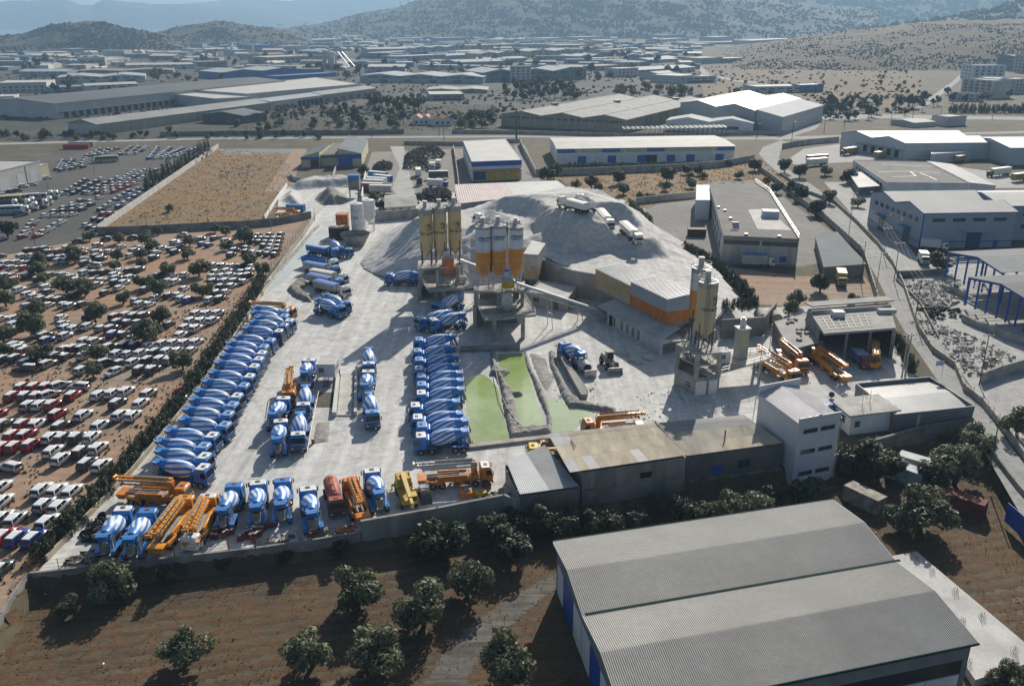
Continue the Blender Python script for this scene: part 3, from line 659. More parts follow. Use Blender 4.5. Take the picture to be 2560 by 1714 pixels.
def mixer_parts(cab=truck_blue,roof=truck_white,fine=False,roll=0.0):
    key=(cab.name,roof.name)
    if key not in _mix:_mix[key]=cab_parts(4.35,cab,roof)
    p=_mix[key]+[chassis_mix,Pt('water_tank',TANK),Pt('hopper',HOP),Pt('chute',CHUTE),Pt('drum_frame',FRAME),Pt('pedestal',PED),Pt('ladder',LADDER),*GU]
    R=DM@Matrix.Rotation(roll,4,'X')
    p.append(Pt('drum',(DRW,DRF,DRO)[int(fine)],R.to_translation(),R.to_euler(),[Pt('drum_collar',COLLAR),Pt('drum_hub',HUB)]))
    return p+wheels((3.35,1.65,-1.95,-3.25),(-1.95,-3.25))
chassis_mix=chassis(-4.1,3.4)
# ---- concrete pump lorries
def lattice(b,p0,p1,w,h,n=8):
    """a trussed boom: four chords with cross bars"""
    p0,p1=Vector(p0),Vector(p1)
    for sy in(-1,1):
        for sz in(-1,1):b.beam(p0+Vector((0,sy*w/2,sz*h/2)),p1+Vector((0,sy*w/2,sz*h/2)),.09)
    for i in range(n):
        a=p0.lerp(p1,i/n);c=p0.lerp(p1,(i+1)/n)
        for sy in(-1,1):b.beam(a+Vector((0,sy*w/2,-h/2)),c+Vector((0,sy*w/2,h/2)),.05)
def pump_parts(Ln=10.0,body=orange_m,boomc=orange_boom,roof=None,style=0):
    F_=Ln/2;p=cab_parts(F_-.1,body,roof or body,long=1.8,h=2.95)
    p.append(chassis(-F_+.4,F_-1.0,body))
    b=MB();b.cyl((F_-2.7,0,1.1),(F_-2.7,0,3.3),.45,n=14);b.box((F_-2.7,0,1.35),(1.3,2.2,.7));b.box((F_-2.7,0,3.3),(.9,.9,.5));p.append(Pt('turret',b.mesh('turret',body)))
    x0,x1=F_-2.5,-F_-(.9 if style==0 else.2)
    for k,(y,z,l,w,h)in enumerate(((.28,3.62,1.0,.42,.46),(-.28,3.48,.93,.36,.40),(.5,3.10,.88,.28,.32),(-.5,2.98,.84,.24,.28))):
        b=MB();xa=x0;xb=x0+(x1-x0)*l
        b.hull([(xa,y-w/2,z-h/2),(xb,y-w*.32,z-h*.3),(xb,y+w*.32,z-h*.3),(xa,y+w/2,z-h/2),(xa,y-w/2,z+h/2),(xb,y-w*.32,z+h*.3),(xb,y+w*.32,z+h*.3),(xa,y+w/2,z+h/2)])
        for i in range(9):
            t=(i+.5)/9;b.box((xa+(xb-xa)*t,y,z),(.09,w*1.1,h*1.08),0,0)
        b.cyl((xb,y-w,z),(xb,y+w,z),.22,n=10)
        p.append(Pt('boom',b.mesh('boom',boomc)))
    b=MB()
    for s in(-.72,.72):b.tube([(x0,s*.9,3.75),(x1*.9,s*.9,3.7),(x1*.95,s*.7,3.3)],.075)
    b.tube([(x0-.4,.05,3.95),(x1*.5,.05,3.92)],.1)
    p.append(Pt('concrete_pipe',b.mesh('concrete_pipe',rust if style else dusty)))
    b=MB()
    b.hull([(-F_-.25,-.75,.7),(-F_+.6,-.75,.7),(-F_+.6,.75,.7),(-F_-.25,.75,.7),(-F_-.45,-1.1,1.6),(-F_+.8,-1.1,1.6),(-F_+.8,1.1,1.6),(-F_-.45,1.1,1.6)]);p.append(Pt('hopper',b.mesh('hopper',body)))
    for s in(-1,1):
        b=MB();b.hull([(F_-2.3,s*.6,1.2),(F_-2.3,s*1.2,1.2),(F_-5.6,s*1.24,1.0),(F_-5.6,s*.9,1.0),(F_-2.3,s*.6,1.8),(F_-2.3,s*1.2,1.8),(F_-5.6,s*1.24,1.4),(F_-5.6,s*.9,1.4)]);b.box((F_-5.7,s*1.12,1.0),(.35,.35,1.2));p.append(Pt('outrigger',b.mesh('outrigger',body)))
        b=MB();b.beam((-F_+1.2,s*1.02,1.1),(-F_+3.2,s*1.2,1.1),.4,.5);b.box((-F_+3.2,s*1.12,.95),(.35,.3,1.0));p.append(Pt('outrigger',b.mesh('outrigger',body)))
        b=MB();b.box((-.6,s*.96,1.5),(F_-1.0,.36,.85));p.append(Pt('side_panel',bevelled(b.mesh('side_panel',body),.06)))
    b=MB();b.box((-.5,0,1.42),(F_-.6,1.3,.5));b.cyl((-F_+.9,.35,1.6),(.4,.35,1.75),.16);b.cyl((-F_+.9,-.35,1.6),(.4,-.35,1.75),.16);p.append(Pt('pump_cylinder',b.mesh('pump_cylinder',dusty)))
    return p+wheels((F_-1.15,F_-2.6,-F_+3.1,-F_+1.75)if Ln>9.5 else(F_-1.15,-F_+2.9,-F_+1.6),(-F_+3.1,-F_+1.75,-F_+2.9,-F_+1.6))
# ---- tipper articulated lorries
def tipper_parts(cab=truck_white,roof=None,box=None,tarp=None,Lb=8.2,load=False):
    box=box or truck_white;p=cab_parts(6.4,cab,roof or cab,long=2.1,h=3.35)
    p.append(chassis(-5.6,5.6))
    x0,x1=-6.2,-6.2+Lb;z0,z1=1.35,3.05
    b=MB()
    for y0,y1 in((-1.25,-1.17),(1.17,1.25)):
        b.hull([(x0,y0*.88,z0),(x1,y0*.88,z0),(x1,y1*.88,z0),(x0,y1*.88,z0),(x0,y0,z1),(x1,y0,z1),(x1,y1,z1),(x0,y1,z1)])
    b.hull([(x1-.08,-1.1,z0),(x1,-1.1,z0),(x1,1.1,z0),(x1-.08,1.1,z0),(x1-.08,-1.17,z1+.15),(x1,-1.17,z1+.15),(x1,1.17,z1+.15),(x1-.08,1.17,z1+.15)])
    b.box(((x0+x1)/2,0,z0+.02),(Lb,2.1,.1));b.box((x0+.04,0,(z0+z1)/2),(.08,2.3,z1-z0))
    for s in(-1,1):b.box(((x0+x1)/2,s*1.26,z1),(Lb,.10,.12))
    for i in range(9):
        for s in(-1,1):b.beam((x0+.4+(Lb-.8)*i/8,s*1.13,z0),(x0+.4+(Lb-.8)*i/8,s*1.28,z1),.09)
    p.append(Pt('tipping_body',b.mesh('tipping_body',box)))
    if tarp:
        b=MB();n=9;pr=[(-1.27,z1+.02),(-.9,z1+.18),(0,z1+.27),(.9,z1+.18),(1.27,z1+.02)]
        for i in range(n):
            xa,xb=x0+Lb*i/n,x0+Lb*(i+1)/n;sg=.04
            for(ya,za),(yb,zb)in zip(pr,pr[1:]):
                xm=(xa+xb)/2
                b.add([(xa,ya,za),(xm,ya,za-sg),(xm,yb,zb-sg),(xa,yb,zb)],[(0,1,2,3)]);b.add([(xm,ya,za-sg),(xb,ya,za),(xb,yb,zb),(xm,yb,zb-sg)],[(0,1,2,3)])
        b.prism([(x0-.02,-1.3),(x1+.02,-1.3),(x1+.02,1.3),(x0-.02,1.3)],z1-.18,z1+.03);p.append(Pt('tarpaulin',b.mesh('tarpaulin',tarp)))
    for x in(-5.2,-1.2):
        for y in(-1.1,1.1):b=MB();b.box((x,y,.95),(1.4,.4,.06));p.append(Pt('mudguard',b.mesh('mudguard',steel_dk)))
    b=MB();b.cyl((x1+.35,0,1.2),(x1+.35,0,2.9),.16);p.append(Pt('tipping_ram',b.mesh('tipping_ram',steel)))
    return p+wheels((5.0,2.1,-2.6,-3.9,-5.2),(2.1,-2.6,-3.9,-5.2))
# ---- box lorries, trailers, vans
def lorry_parts(cab,boxm,Lb=6.5,hb=2.6,roofm=None,Lc=1.9,cabh=2.7,trailer=False):
    T=Lb+Lc+.3;x0=-T/2;p=[]
    if not trailer:p+=cab_parts(T/2,cab,cab,long=Lc,h=cabh,hatch=False)
    p.append(chassis(x0+.2,T/2-(1.0 if not trailer else Lc)))
    b=MB();b.box((x0+Lb/2,0,1.1+hb/2),(Lb,2.45,hb))
    k=[];n=max(3,int(Lb/.9));r=MB()
    for i in range(n+1):
        for s in(-1,1):r.box((x0+.05+(Lb-.1)*i/n,s*1.235,1.1+hb/2),(.07,.04,hb-.1))
    for s in(-1,1):r.box((x0+Lb/2,s*1.235,1.1+hb-.06),(Lb,.05,.12));r.box((x0+Lb/2,s*1.235,1.16),(Lb,.05,.12))
    k.append(Pt('side_rail',r.mesh('side_rail',steel)))
    r=MB();r.box((x0+Lb/2,0,1.1+hb+.025),(Lb+.04,2.5,.06));k.append(Pt('roof',r.mesh('roof',roofm or truck_white)))
    for s in(-1,1):r=MB();r.box((x0-.02,s*.6,1.1+hb/2),(.06,1.12,hb-.16));k.append(Pt('rear_door',r.mesh('rear_door',boxm)))
    p.append(Pt('cargo_box',b.mesh('cargo_box',boxm),kids=k))
    ax=(T/2-1.1,x0+1.6)if not trailer else(x0+1.2,x0+2.4)
    if Lb>8:ax=ax+(x0+2.9,)
    return p+wheels(ax,ax[1:])
def container_parts(m,Lb=6.1,h=2.6):
    b=MB();b.box((0,0,h/2),(Lb,2.44,h));n=int(Lb/.4);d=[]
    for s in(-1,1):
        r=MB()
        for i in range(n):r.box((-Lb/2+.25+(Lb-.5)*i/(n-1),s*1.23,h/2),(.18,.05,h-.3))
        r.box((0,s*1.21,h/2),(Lb-.3,.03,h-.3));d.append(Pt('rib_panel',r.mesh('rib_panel',m)))
    f=MB()
    for sx in(-1,1):
        for sy in(-1,1):f.box((sx*(Lb/2-.06),sy*1.19,h/2),(.16,.14,h+.02))
        for z in(.07,h-.05):f.box((sx*(Lb/2-.04),0,z),(.14,2.46,.16))
    for sy in(-1,1):
        for z in(.07,h-.05):f.box((0,sy*1.2,z),(Lb,.1,.14))
    for s in(-1,1):q=MB();q.box((Lb/2+.02,s*.58,h/2),(.06,1.05,h-.3));q.cyl((Lb/2+.07,s*.3,.15),(Lb/2+.07,s*.3,h-.15),.03);d.append(Pt('door',q.mesh('door',m)))
    return[Pt('shell',b.mesh('shell',m)),Pt('frame',f.mesh('frame',m))]+d
def bus_parts(c1,c2=None,L=11.5):
    b=MB();b.box((0,0,1.75),(L,2.5,2.7));me=bevelled(b.mesh('body',c1),.14)
    k=[]
    for s in(-1,1):
        r=MB();n=6
        for i in range(n):r.box((-L/2+.6+(L-1.2)*(i+.5)/n,s*1.25,2.25),((L-1.2)/n-.12,.03,.95))
        k.append(Pt('side_window',r.mesh('side_window',glass)))
    for sx,nm in((1,'windscreen'),(-1,'rear_window')):r=MB();r.box((sx*L/2,0,2.1),(.04,2.2,1.2));k.append(Pt(nm,r.mesh(nm,glass)))
    r=MB();r.box((0,0,3.13),(L*.5,1.6,.16));k.append(Pt('roof_unit',r.mesh('roof_unit',truck_white)))
    if c2:r=MB();r.box((0,0,1.0),(L+.02,2.53,.9));k.append(Pt('lower_panel',r.mesh('lower_panel',c2)))
    return[Pt('body',me)]+k+wheels((L/2-2.6,-L/2+3.0))
def tractor_parts(cab,roof):
    return cab_parts(2.9,cab,roof,h=3.4)+[chassis(-2.8,2.0)]+wheels((1.6,-1.7),(-1.7,))
# ---- placing by the two ends a vehicle shows on the ground
def ends(front,rear,z=0.0):
    a,b=G(*front,z),G(*rear,z);m=(a+b)/2;d=a-b
    return m,atan2(d.y,d.x)
# ------------------------------------------------------------------ the mixers, pumps and tippers in the yard
MW='blue and white concrete mixer trucks'
def dvec(a):return Vector((cos(a),sin(a),0))
def by_cab(px,ang,zc=3.36,back=3.75,z=0.0):
    p=G(*px,z+zc);o=p-dvec(ang)*back;return(o.x,o.y,z)
def cab_rear(cab,rear,zc=3.36,zr=1.6,back=3.75,z=0.0):
    a,r=G(*cab,z+zc),G(*rear,z+zr);ang=atan2(a.y-r.y,a.x-r.x)
    return by_cab(cab,ang,zc,back,z),ang
rnd=random.Random(3)
def mixer(loc,ang,roof,label,fine=None,dark=False):
    rf={'w':truck_white,'b':roof_lightblue,'d':truck_blue}[roof]
    return put('mixer_truck',mixer_parts(cab_blue_dk if dark else rnd.choice(blue_variants),rf,rnd.choice((0,0,1,2))if fine is None else fine,rnd.uniform(0,6.28)),loc,ang,label,'concrete mixer',MW,1.12)
row1=[(507,1166,'w'),(511,1137,'w'),(509,1112,'b'),(530,1086,'w'),(562,1058,'b'),(570,1031,'b'),(581,1008,'b'),(592,987,'w'),(609,961,'b'),(624,938,'w'),(636,913,'w'),(646,896,'w'),(655,880,'w'),(659,864,'b'),(677,847,'b'),(697,826,'w'),(711,810,'b'),(724,799,'w'),(711,787,'b'),(712,775,'b')]
RN={'w':'white','b':'pale blue','d':'blue'}
for i,(x,y,r)in enumerate(row1):
    dk=i==15
    mixer(by_cab((x,y),radians(-9+rnd.uniform(-2,2))),rnd.uniform(-.04,.04)*0+radians(-9+rnd.uniform(-1.5,1.5)),r,f"mixer truck with {'navy cab, ' if dk else ''}{RN[r]} cab roof, {ORD[i]} from the front along the hedge",dark=dk)
mid=[(1050,1086,'w'),(1053,1060,'b'),(1042,1041,'w'),(1036,1011,'w'),(1051,980,'w'),(1052,958,'b'),(1052,938,'b'),(1046,919,'b'),(1046,896,'b'),(1042,874,'b'),(1046,846,'b')]
for i,(x,y,r)in enumerate(mid):
    mixer(by_cab((x,y),radians(187)),radians(187+rnd.uniform(-1.5,1.5)),r,f"mixer truck with {RN[r]} cab roof, {ORD[i]} from the front beside the green ponds")
for(cab,rear,r,lab)in[
    ((1083,797),(1178,800),'w','mixer truck with white cab roof, front one of two between the two silo plants'),
    ((1051,793),(1145,792),'w','mixer truck with white cab roof, rear one of two between the two silo plants'),
    ((1094,756),(1172,748),'d','mixer truck with blue cab roof parked in the shade under the cream silo plant'),
    ((849,764),(776,762),'d','mixer truck with blue cab roof, nearer of the pair south of the tipper lorries'),
    ((862,754),(788,746),'b','mixer truck with pale blue cab roof, farther of the pair south of the tipper lorries'),
    ((972,683),(1030,699),'d','mixer truck standing alone at the foot of the big grey stockpile'),
    ((848,617),(815,604),'d','mixer truck half hidden behind the blue tipper nearest the rusty tanks'),
    ((708,993),(688,1052),'w','mixer truck facing away behind the orange pump, left lane of the weighbridge queue'),
    ((701,1050),(695,1120),'w','mixer truck facing away at the front of the weighbridge queue'),
    ((771,898),(765,945),'w','mixer truck facing away beside the white weighbridge cabin'),
    ((757,1009),(772,962),'w','mixer truck facing the camera just south of the white weighbridge cabin'),
    ((744,1083),(757,1030),'w','mixer truck facing the camera, nearest one west of the weighbridge'),
    ((921,907),(923,868),'w','mixer truck facing the camera, farthest of three east of the weighbridge'),
    ((920,926),(917,968),'w','mixer truck facing away, middle one of three east of the weighbridge'),
    ((930,1028),(920,978),'b','mixer truck facing the camera, nearest of three east of the weighbridge'),
    ((1412,856),(1442,895),'d','mixer truck backed against the sludge pit wall near the wheel loader'),
    ((307,1269),(264,1368),'w','mixer truck with white cab roof, leftmost of the front row above the wall'),
    ((368,1274),(332,1372),'d','mixer truck with blue cab roof, second from the left in the front row'),
    ((585,1210),(564,1292),'d','mixer truck with blue cab roof just right of the two big orange pumps'),
    ((644,1204),(643,1290),'w','mixer truck with white cab roof, left of two in the middle of the front row'),
    ((706,1198),(704,1290),'d','mixer truck with blue cab roof in the middle of the front row'),
    ((769,1219),(781,1300),'w','mixer truck with white cab roof beside the dull red tanker lorry'),
    ((929,1174),(950,1262),'w','mixer truck with white cab roof, rightmost of the front row by the mobile crane')]:
    (o,a)=cab_rear(cab,rear);mixer(o,a,r,lab)
PW='orange concrete pump lorries'
def pump(cab,rear,label,Ln=10.0,zr=1.6,style=0,body=orange_m,boom=orange_boom,roof=None,z=0.0,ang=None):
    if ang is None:o,a=cab_rear(cab,rear,3.25,zr,Ln/2*1.1-1.1,z)
    else:a=radians(ang);o=by_cab(cab,a,3.25,Ln/2*1.1-1.1,z)
    return put('concrete_pump_lorry',pump_parts(Ln,body,boom,roof,style),o,a,label,'pump lorry',PW,1.1)
pump((456,1213),None,'orange pump lorry lying crosswise with its boom pointing at the hedge',10,ang=-6)
pump((463,1240),(395,1368),'longest yellow orange pump lorry facing away, left of two in the front row',11,body=orange_boom,zr=1.2)
pump((519,1237),(488,1340),'yellow orange pump lorry with white cab roof facing away in the front row',10,body=orange_boom,roof=truck_white,zr=1.2)
pump((876,1195),(902,1282),'old dirty orange pump lorry with brown pipes beside the dull red tanker',9,style=1)
pump((719,978),(730,908),'orange pump lorry facing the camera at the head of the weighbridge queue',10)
pump((1214,1160),None,'orange pump lorry with white cab roof and grey folded boom by the sheds',10.5,boom=M('grey_boom',(.52,.52,.50),.5,.2,1.0),roof=truck_white,ang=atan2(1,7)*57.3)
pump((727,768),None,'orange pump lorry at the far end of the mixer row by the hedge',10,ang=-10)
pump((1470,1050),None,'dirty orange pump lorry facing left beside the cream roofed shed',10,style=1,ang=190)
pump((1331,1113),None,'yellow pump lorry mostly hidden under the cream shed roof',9.5,body=yellow_m,ang=183)
pump((1985,925),(1890,868),'yellow boom pump lorry under the walkway of the beige silo plant',12,zr=3.4,body=orange_boom)
pump((2007,899),(1945,846),'orange pump lorry with clean cab beside the concrete garage wall',10,zr=3.4)
pump((2042,868),(2140,945),'longest pump lorry standing in front of the dark garage opening',12.5,zr=2.8,body=orange_boom,style=1)
pump((2184,852),(2193,922),'orange pump lorry backed out of the dark garage, rightmost of four',10,zr=2.6,body=orange_boom)
TWG='tipper lorries'
tarp_blue=M('blue_tarpaulin',(.055,.17,.52),.5,.2,1.0);tarp_white=M('white_tarpaulin',(.62,.60,.56),.6,.15,1.0);box_grey=M('tipper_grey',(.42,.40,.35),.6,.3,.8)
def tipper(at,ang,label,rear=None,z=0.0,follow=False,**kw):
    back=5.35
    if rear is not None:
        a_,r_=G(*at,z+3.35),G(*rear,z+3.05);ang=atan2(a_.y-r_.y,a_.x-r_.x)
    else:ang=radians(ang)
    o=Vector(by_cab(at,ang,3.35,back,z))
    t=put('tipper_lorry',tipper_parts(**kw),o,ang,label,'tipper lorry',TWG)
    if follow:
        za,zb=(sum(terr_z(o.x+cos(ang)*(s+q),o.y+sin(ang)*(s+q))for q in(-1,0,1))/3 for s in(-4,4));t.location.z=(za+zb)/2+.12;t.rotation_euler=(0,-atan((zb-za)/8),ang)
    return t
tipper((863,715),-37,'white cab tipper with blue tarpaulin, nearest of the parked tippers',cab=truck_white,box=box_grey,tarp=tarp_blue)
tipper((848,697),-34,'blue cab tipper with blue tarpaulin, second nearest of the parked tippers',cab=truck_blue,roof=roof_lightblue,box=box_grey,tarp=tarp_blue)
tipper((858,684),-30,'white cab tipper with cream tarpaulin among the parked tippers',cab=truck_white,box=box_grey,tarp=tarp_white)
tipper((838,665),-31,'blue cab tipper with blue tarpaulin, between the cream one and the open one',cab=truck_blue,roof=roof_lightblue,box=box_grey,tarp=tarp_blue)
tipper((834,648),-29,'white cab tipper with open blue body among the parked tippers',cab=truck_white,box=blue_dull)
tipper((838,621),-33,'blue cab tipper with pale blue tarpaulin nearest the rusty tanks',cab=truck_blue,roof=roof_lightblue,box=blue_dull,tarp=M('pale_blue_tarpaulin',(.30,.42,.62),.5,.2,1.0))
tipper((1405,489),0,'white tipper with cream cover on the high stockpile, facing left',rear=(1457,505),z=17.3,follow=True,tarp=tarp_white)
tipper((1451,486),0,'white tipper with empty open body between two covered ones on the high stockpile',rear=(1494,514),z=16.8,follow=True)
tipper((1527,513),0,'white tipper with cream cover on the high stockpile, facing right',rear=(1489,489),z=15.6,follow=True,tarp=tarp_white)
tipper((1596,567),0,'white covered tipper driving down the stockpile ramp alone',rear=(1543,541),z=11.2,follow=True,tarp=tarp_white)
tipper((1191,533),0,'white open tipper facing left behind the white and orange silos',rear=(1268,543),z=12.5,follow=True)
tipper((1288,539),0,'white open tipper facing right behind the white and orange silos',rear=(1214,528),z=12.6,follow=True)
# blue framed flatbed between the tippers
m,a=ends((905,650),(790,628));b=MB()
for s in(-1,1):b.beam((-5,s*.9,1.5),(3.6,s*.9,1.5),.14,.3)
for i in range(8):b.beam((-5+i*1.2,-1.1,1.5),(-5+i*1.2,1.1,1.5),.1,.16)
put('flatbed_lorry',cab_parts(5.6,truck_blue,roof_lightblue)+[Pt('bed_frame',b.mesh('bed_frame',blue_dull)),chassis(-5,4.2)]+wheels((4.5,-2.4,-3.7),(-2.4,-3.7)),m,a,'blue flatbed lorry with bare ladder frame between parked tippers','flatbed lorry')
# ------- other machines
m,a=ends((846,1300),(826,1222));tank_red=M('faded_red_tank',(.34,.10,.065),.6,.3,.9)
b=MB();b.lathe([(-3.9,.4),(-3.85,.95),(-3.6,1.15),(2.2,1.15),(2.4,.95),(2.45,.4)],20,0,Matrix.Translation((0,0,2.05)));b2=MB()
for x in(-2.6,-.6,1.3):b2.cyl((x,0,3.1),(x,0,3.34),.3,n=10)
b2.box((-.7,0,3.22),(4.6,.5,.04));b3=MB()
for x in(-3,-1,1):b3.box((x,0,1.0),(.2,1.6,.6))
put('tanker_lorry',cab_parts(4.5,M('dusty_red_cab',(.22,.085,.07),.7,.3,1.2),tank_red)+[Pt('tank',b.mesh('tank',tank_red),kids=[Pt('manhole',b2.mesh('manhole',tank_red))]),Pt('cradle',b3.mesh('cradle',rust)),chassis(-3.9,3.4)]+wheels((3.3,-2.0,-3.2),(-2.0,-3.2)),m,a,'dull red tanker lorry facing the camera in the front row','tanker lorry')
# mobile crane
m,a=ends((1030,1290),(1000,1205));cy=M('crane_yellow',(.50,.33,.06),.6,.35,1.0)
b=MB();b.box((-.3,0,1.2),(7.2,2.3,.7));b2=MB();b2.box((-1.9,0,2.4),(2.6,2.2,1.5));b3=MB();b3.hull([(-2.2,-.35,2.7),(4.6,-.28,2.35),(4.6,.28,2.35),(-2.2,.35,2.7),(-2.2,-.35,3.5),(4.6,-.28,2.95),(4.6,.28,2.95),(-2.2,.35,3.5)]);b3.hull([(3,-.22,2.5),(6.2,-.2,2.3),(6.2,.2,2.3),(3,.22,2.5),(3,-.22,2.9),(6.2,-.2,2.75),(6.2,.2,2.75),(3,.22,2.9)]);b3.box((6.2,0,2.3),(.3,.5,.7))
b4=MB();b4.box((3.2,.75,1.9),(1.5,.85,1.3));g4=MB();g4.box((3.98,.75,2.1),(.04,.7,.7));g4.box((3.2,1.19,2.1),(1.1,.03,.6))
b5=MB()
for x in(-3.4,2.2):
    for s in(-1,1):b5.box((x,s*1.35,.8),(.35,.6,.3));b5.cyl((x,s*1.6,.05),(x,s*1.6,.9),.09);b5.cyl((x,s*1.6,0),(x,s*1.6,.06),.3)
put('mobile_crane',[Pt('carrier',b.mesh('carrier',cy)),Pt('counterweight_house',bevelled(b2.mesh('house',cy),.1)),Pt('boom',b3.mesh('boom',M('boom_yellow',(.62,.44,.12),.5,.2,1))),Pt('cab',b4.mesh('cab',cy),kids=[Pt('window',g4.mesh('window',glass))]),Pt('outrigger',b5.mesh('outrigger',cy))]+wheels((2.9,-1.4,-2.7),(-1.4,-2.7)),m,a,'dusty yellow mobile crane with lowered boom by the front wall','mobile crane')
# wheel loader
m,a=ends((1548,948),(1500,890));lw_=dusty
b=MB();b.hull([(-3.6,-1.1,1.0),(-.3,-1.0,1.0),(-.3,1.0,1.0),(-3.6,1.1,1.0),(-3.5,-.9,2.2),(-.3,-.8,2.5),(-.3,.8,2.5),(-3.5,.9,2.2)]);b.box((.9,0,1.2),(2.2,1.3,.9))
c_=MB();c_.hull([(-.9,-.8,2.0),(.5,-.8,2.0),(.5,.8,2.0),(-.9,.8,2.0),(-.8,-.72,3.55),(.3,-.72,3.55),(.3,.72,3.55),(-.8,.72,3.55)]);cg=MB();cg.hull([(.5,-.68,2.2),(.53,-.68,2.2),(.53,.68,2.2),(.5,.68,2.2),(.34,-.62,3.4),(.37,-.62,3.4),(.37,.62,3.4),(.34,.62,3.4)])
for s in(-1,1):cg.box((-.2,s*.785,2.8),(.9,.06,.95))
cr=MB();cr.box((-.25,0,3.6),(1.4,1.7,.12))
ar=MB()
for s in(-1,1):ar.beam((.7,s*.5,2.1),(2.3,s*.5,1.9),.2,.4);ar.beam((2.3,s*.5,1.9),(3.6,s*.5,.7),.2,.4)
ar.beam((.9,0,1.8),(3.0,0,1.6),.25,.25)
bu=MB();bu.hull([(3.5,-1.55,.12),(4.6,-1.55,.06),(4.6,1.55,.06),(3.5,1.55,.12),(3.45,-1.55,.22),(4.6,-1.55,.12),(4.6,1.55,.12),(3.45,1.55,.22)]);bu.hull([(3.4,-1.55,.12),(3.55,-1.55,.12),(3.55,1.55,.12),(3.4,1.55,.12),(3.7,-1.55,1.4),(3.85,-1.55,1.4),(3.85,1.55,1.4),(3.7,1.55,1.4)])
for s in(-1.55,1.5):bu.hull([(3.5,s,.12),(4.55,s,.1),(4.55,s+.06,.1),(3.5,s+.06,.12),(3.75,s,1.35),(3.95,s,1.3),(3.95,s+.06,1.3),(3.75,s+.06,1.35)])
LWH=wheel_me('loader_wheel',.85,.65,.5);LRM=rim_me('loader_rim',.85,.65,.52)
put('wheel_loader',[Pt('engine_cover',bevelled(b.mesh('engine_cover',lw_),.1)),Pt('cab',c_.mesh('cab',lw_),kids=[Pt('window',cg.mesh('window',glass)),Pt('roof',bevelled(cr.mesh('roof',M('loader_cream',(.40,.36,.27),.7,.25,1)),.05))]),Pt('lift_arm',ar.mesh('lift_arm',lw_)),Pt('bucket',bu.mesh('bucket',steel))]+[Pt('wheel',LWH,(x,s*1.05,.85),kids=[Pt('rim',LRM)])for x in(-2.3,1.5)for s in(-1,1)],m,a,'dusty beige wheel loader with lowered bucket beside the shed','wheel loader')
# dismantled drum on its frame, loose cabs and small machines
m,a=ends((1480,948),(1440,912));R=DM;grey_drum=M('dusty_drum_white',(.50,.49,.46),.7,.25,.8)
put('dismantled_mixer',[Pt('drum',recol(DRW,blue_white_drum_wide=grey_drum),(R.to_translation()+Vector((.2,0,-.5)))[:],(0,0,pi)),Pt('drum_frame',recol(FRAME,mixer_blue=steel),(0,0,-.6),(0,0,pi)),chassis(-3.6,3.4,dusty,.4),Pt('end_plate',MB().box((3.4,0,.6),(.15,2.9,1.1)).mesh('end_plate',steel)),Pt('end_plate',MB().box((-3.4,0,.9),(.15,2.7,1.7)).mesh('end_plate',steel))],m,a+pi,'grey mixer drum on a bare frame lying beside the pit wall','mixer drum')
p=G(482,1372);put('lorry_cab',[Pt('shell',cab_parts(.95,truck_white,truck_white)[0].me,(0,0,-.6),kids=[Pt(k.name,k.me)for k in cab_parts(.95,truck_white,truck_white)[0].kids if k.name not in('bumper',)])],(p.x,p.y,0),radians(80),'loose white lorry cab standing on the ground by the front wall','lorry cab')
m,a=ends((1068,1262),(1055,1225));b=MB();b.hull([(-1.3,-.6,.5),(.5,-.6,.5),(.5,.6,.5),(-1.3,.6,.5),(-1.3,-.6,1.3),(.4,-.6,1.3),(.4,.6,1.3),(-1.3,.6,1.3)]);c_=MB()
for x,y in((-.6,-.6),(.5,-.6),(.5,.6),(-.6,.6)):c_.beam((x,y,1.3),(x,y,2.1),.08)
c_.box((-.05,0,2.12),(1.3,1.4,.08));d_=MB();d_.hull([(1.4,-.85,.1),(2.2,-.85,.05),(2.2,.85,.05),(1.4,.85,.1),(1.35,-.85,.9),(1.5,-.85,.9),(1.5,.85,.9),(1.35,.85,.9)])
for s in(-1,1):d_.beam((-1.1,s*.72,1.4),(1.5,s*.72,.6),.12)
put('skid_steer_loader',[Pt('body',b.mesh('body',dusty)),Pt('roll_cage',c_.mesh('roll_cage',truck_white)),Pt('bucket',d_.mesh('bucket',steel_dk))]+[Pt('wheel',CW,(x,s*.78,.36),scale=(1.1,1.1,1.1))for x in(-.75,.55)for s in(-1,1)],m,a,'small white skid steer loader between the crane and the grey boom pump','skid loader')
# ------- lorries, trailers and containers outside the yard
yel=M('lorry_yellow',(.55,.40,.03),.5,.2,.8);red_m=M('lorry_red',(.30,.03,.025),.5,.2,.8);grey_box=M('lorry_grey_box',(.46,.44,.40),.6,.15,.6);dkgreen=M('lorry_dark_green',(.02,.06,.045),.5,.2,.8);maroon=M('maroon_box',(.10,.03,.025),.7,.3,.8)
def lorry(front,rear,label,cab=truck_white,boxm=truck_white,cat='lorry',nm='box_lorry',z=0.0,group=None,**kw):
    m,a=ends(front,rear,z);return put(nm,lorry_parts(cab,boxm,**kw),m,a,label,cat,group)
lorry((1936,668),(1853,666),'grey curtain box lorry parked under the workshop windows',truck_white,grey_box,Lb=7.2,hb=2.7,roofm=blue_dull)
lorry((2108,728),(2096,692),'yellow box lorry facing the camera on the bare red plot',yel,yel,Lb=5.6,hb=2.5,roofm=M('cream_box_roof',(.6,.56,.4),.6,.1,1))
lorry((2222,590),(2206,560),'white box lorry facing the camera by the grey gable doors',Lb=4.8,hb=2.3)
lorry((2364,628),(2304,622),'white box lorry with small red print parked along the grey warehouse wall',Lb=6.0,hb=2.4)
lorry((2318,672),(2298,645),'small white box lorry beside the blue steel frame',Lb=4.2,hb=2.2)
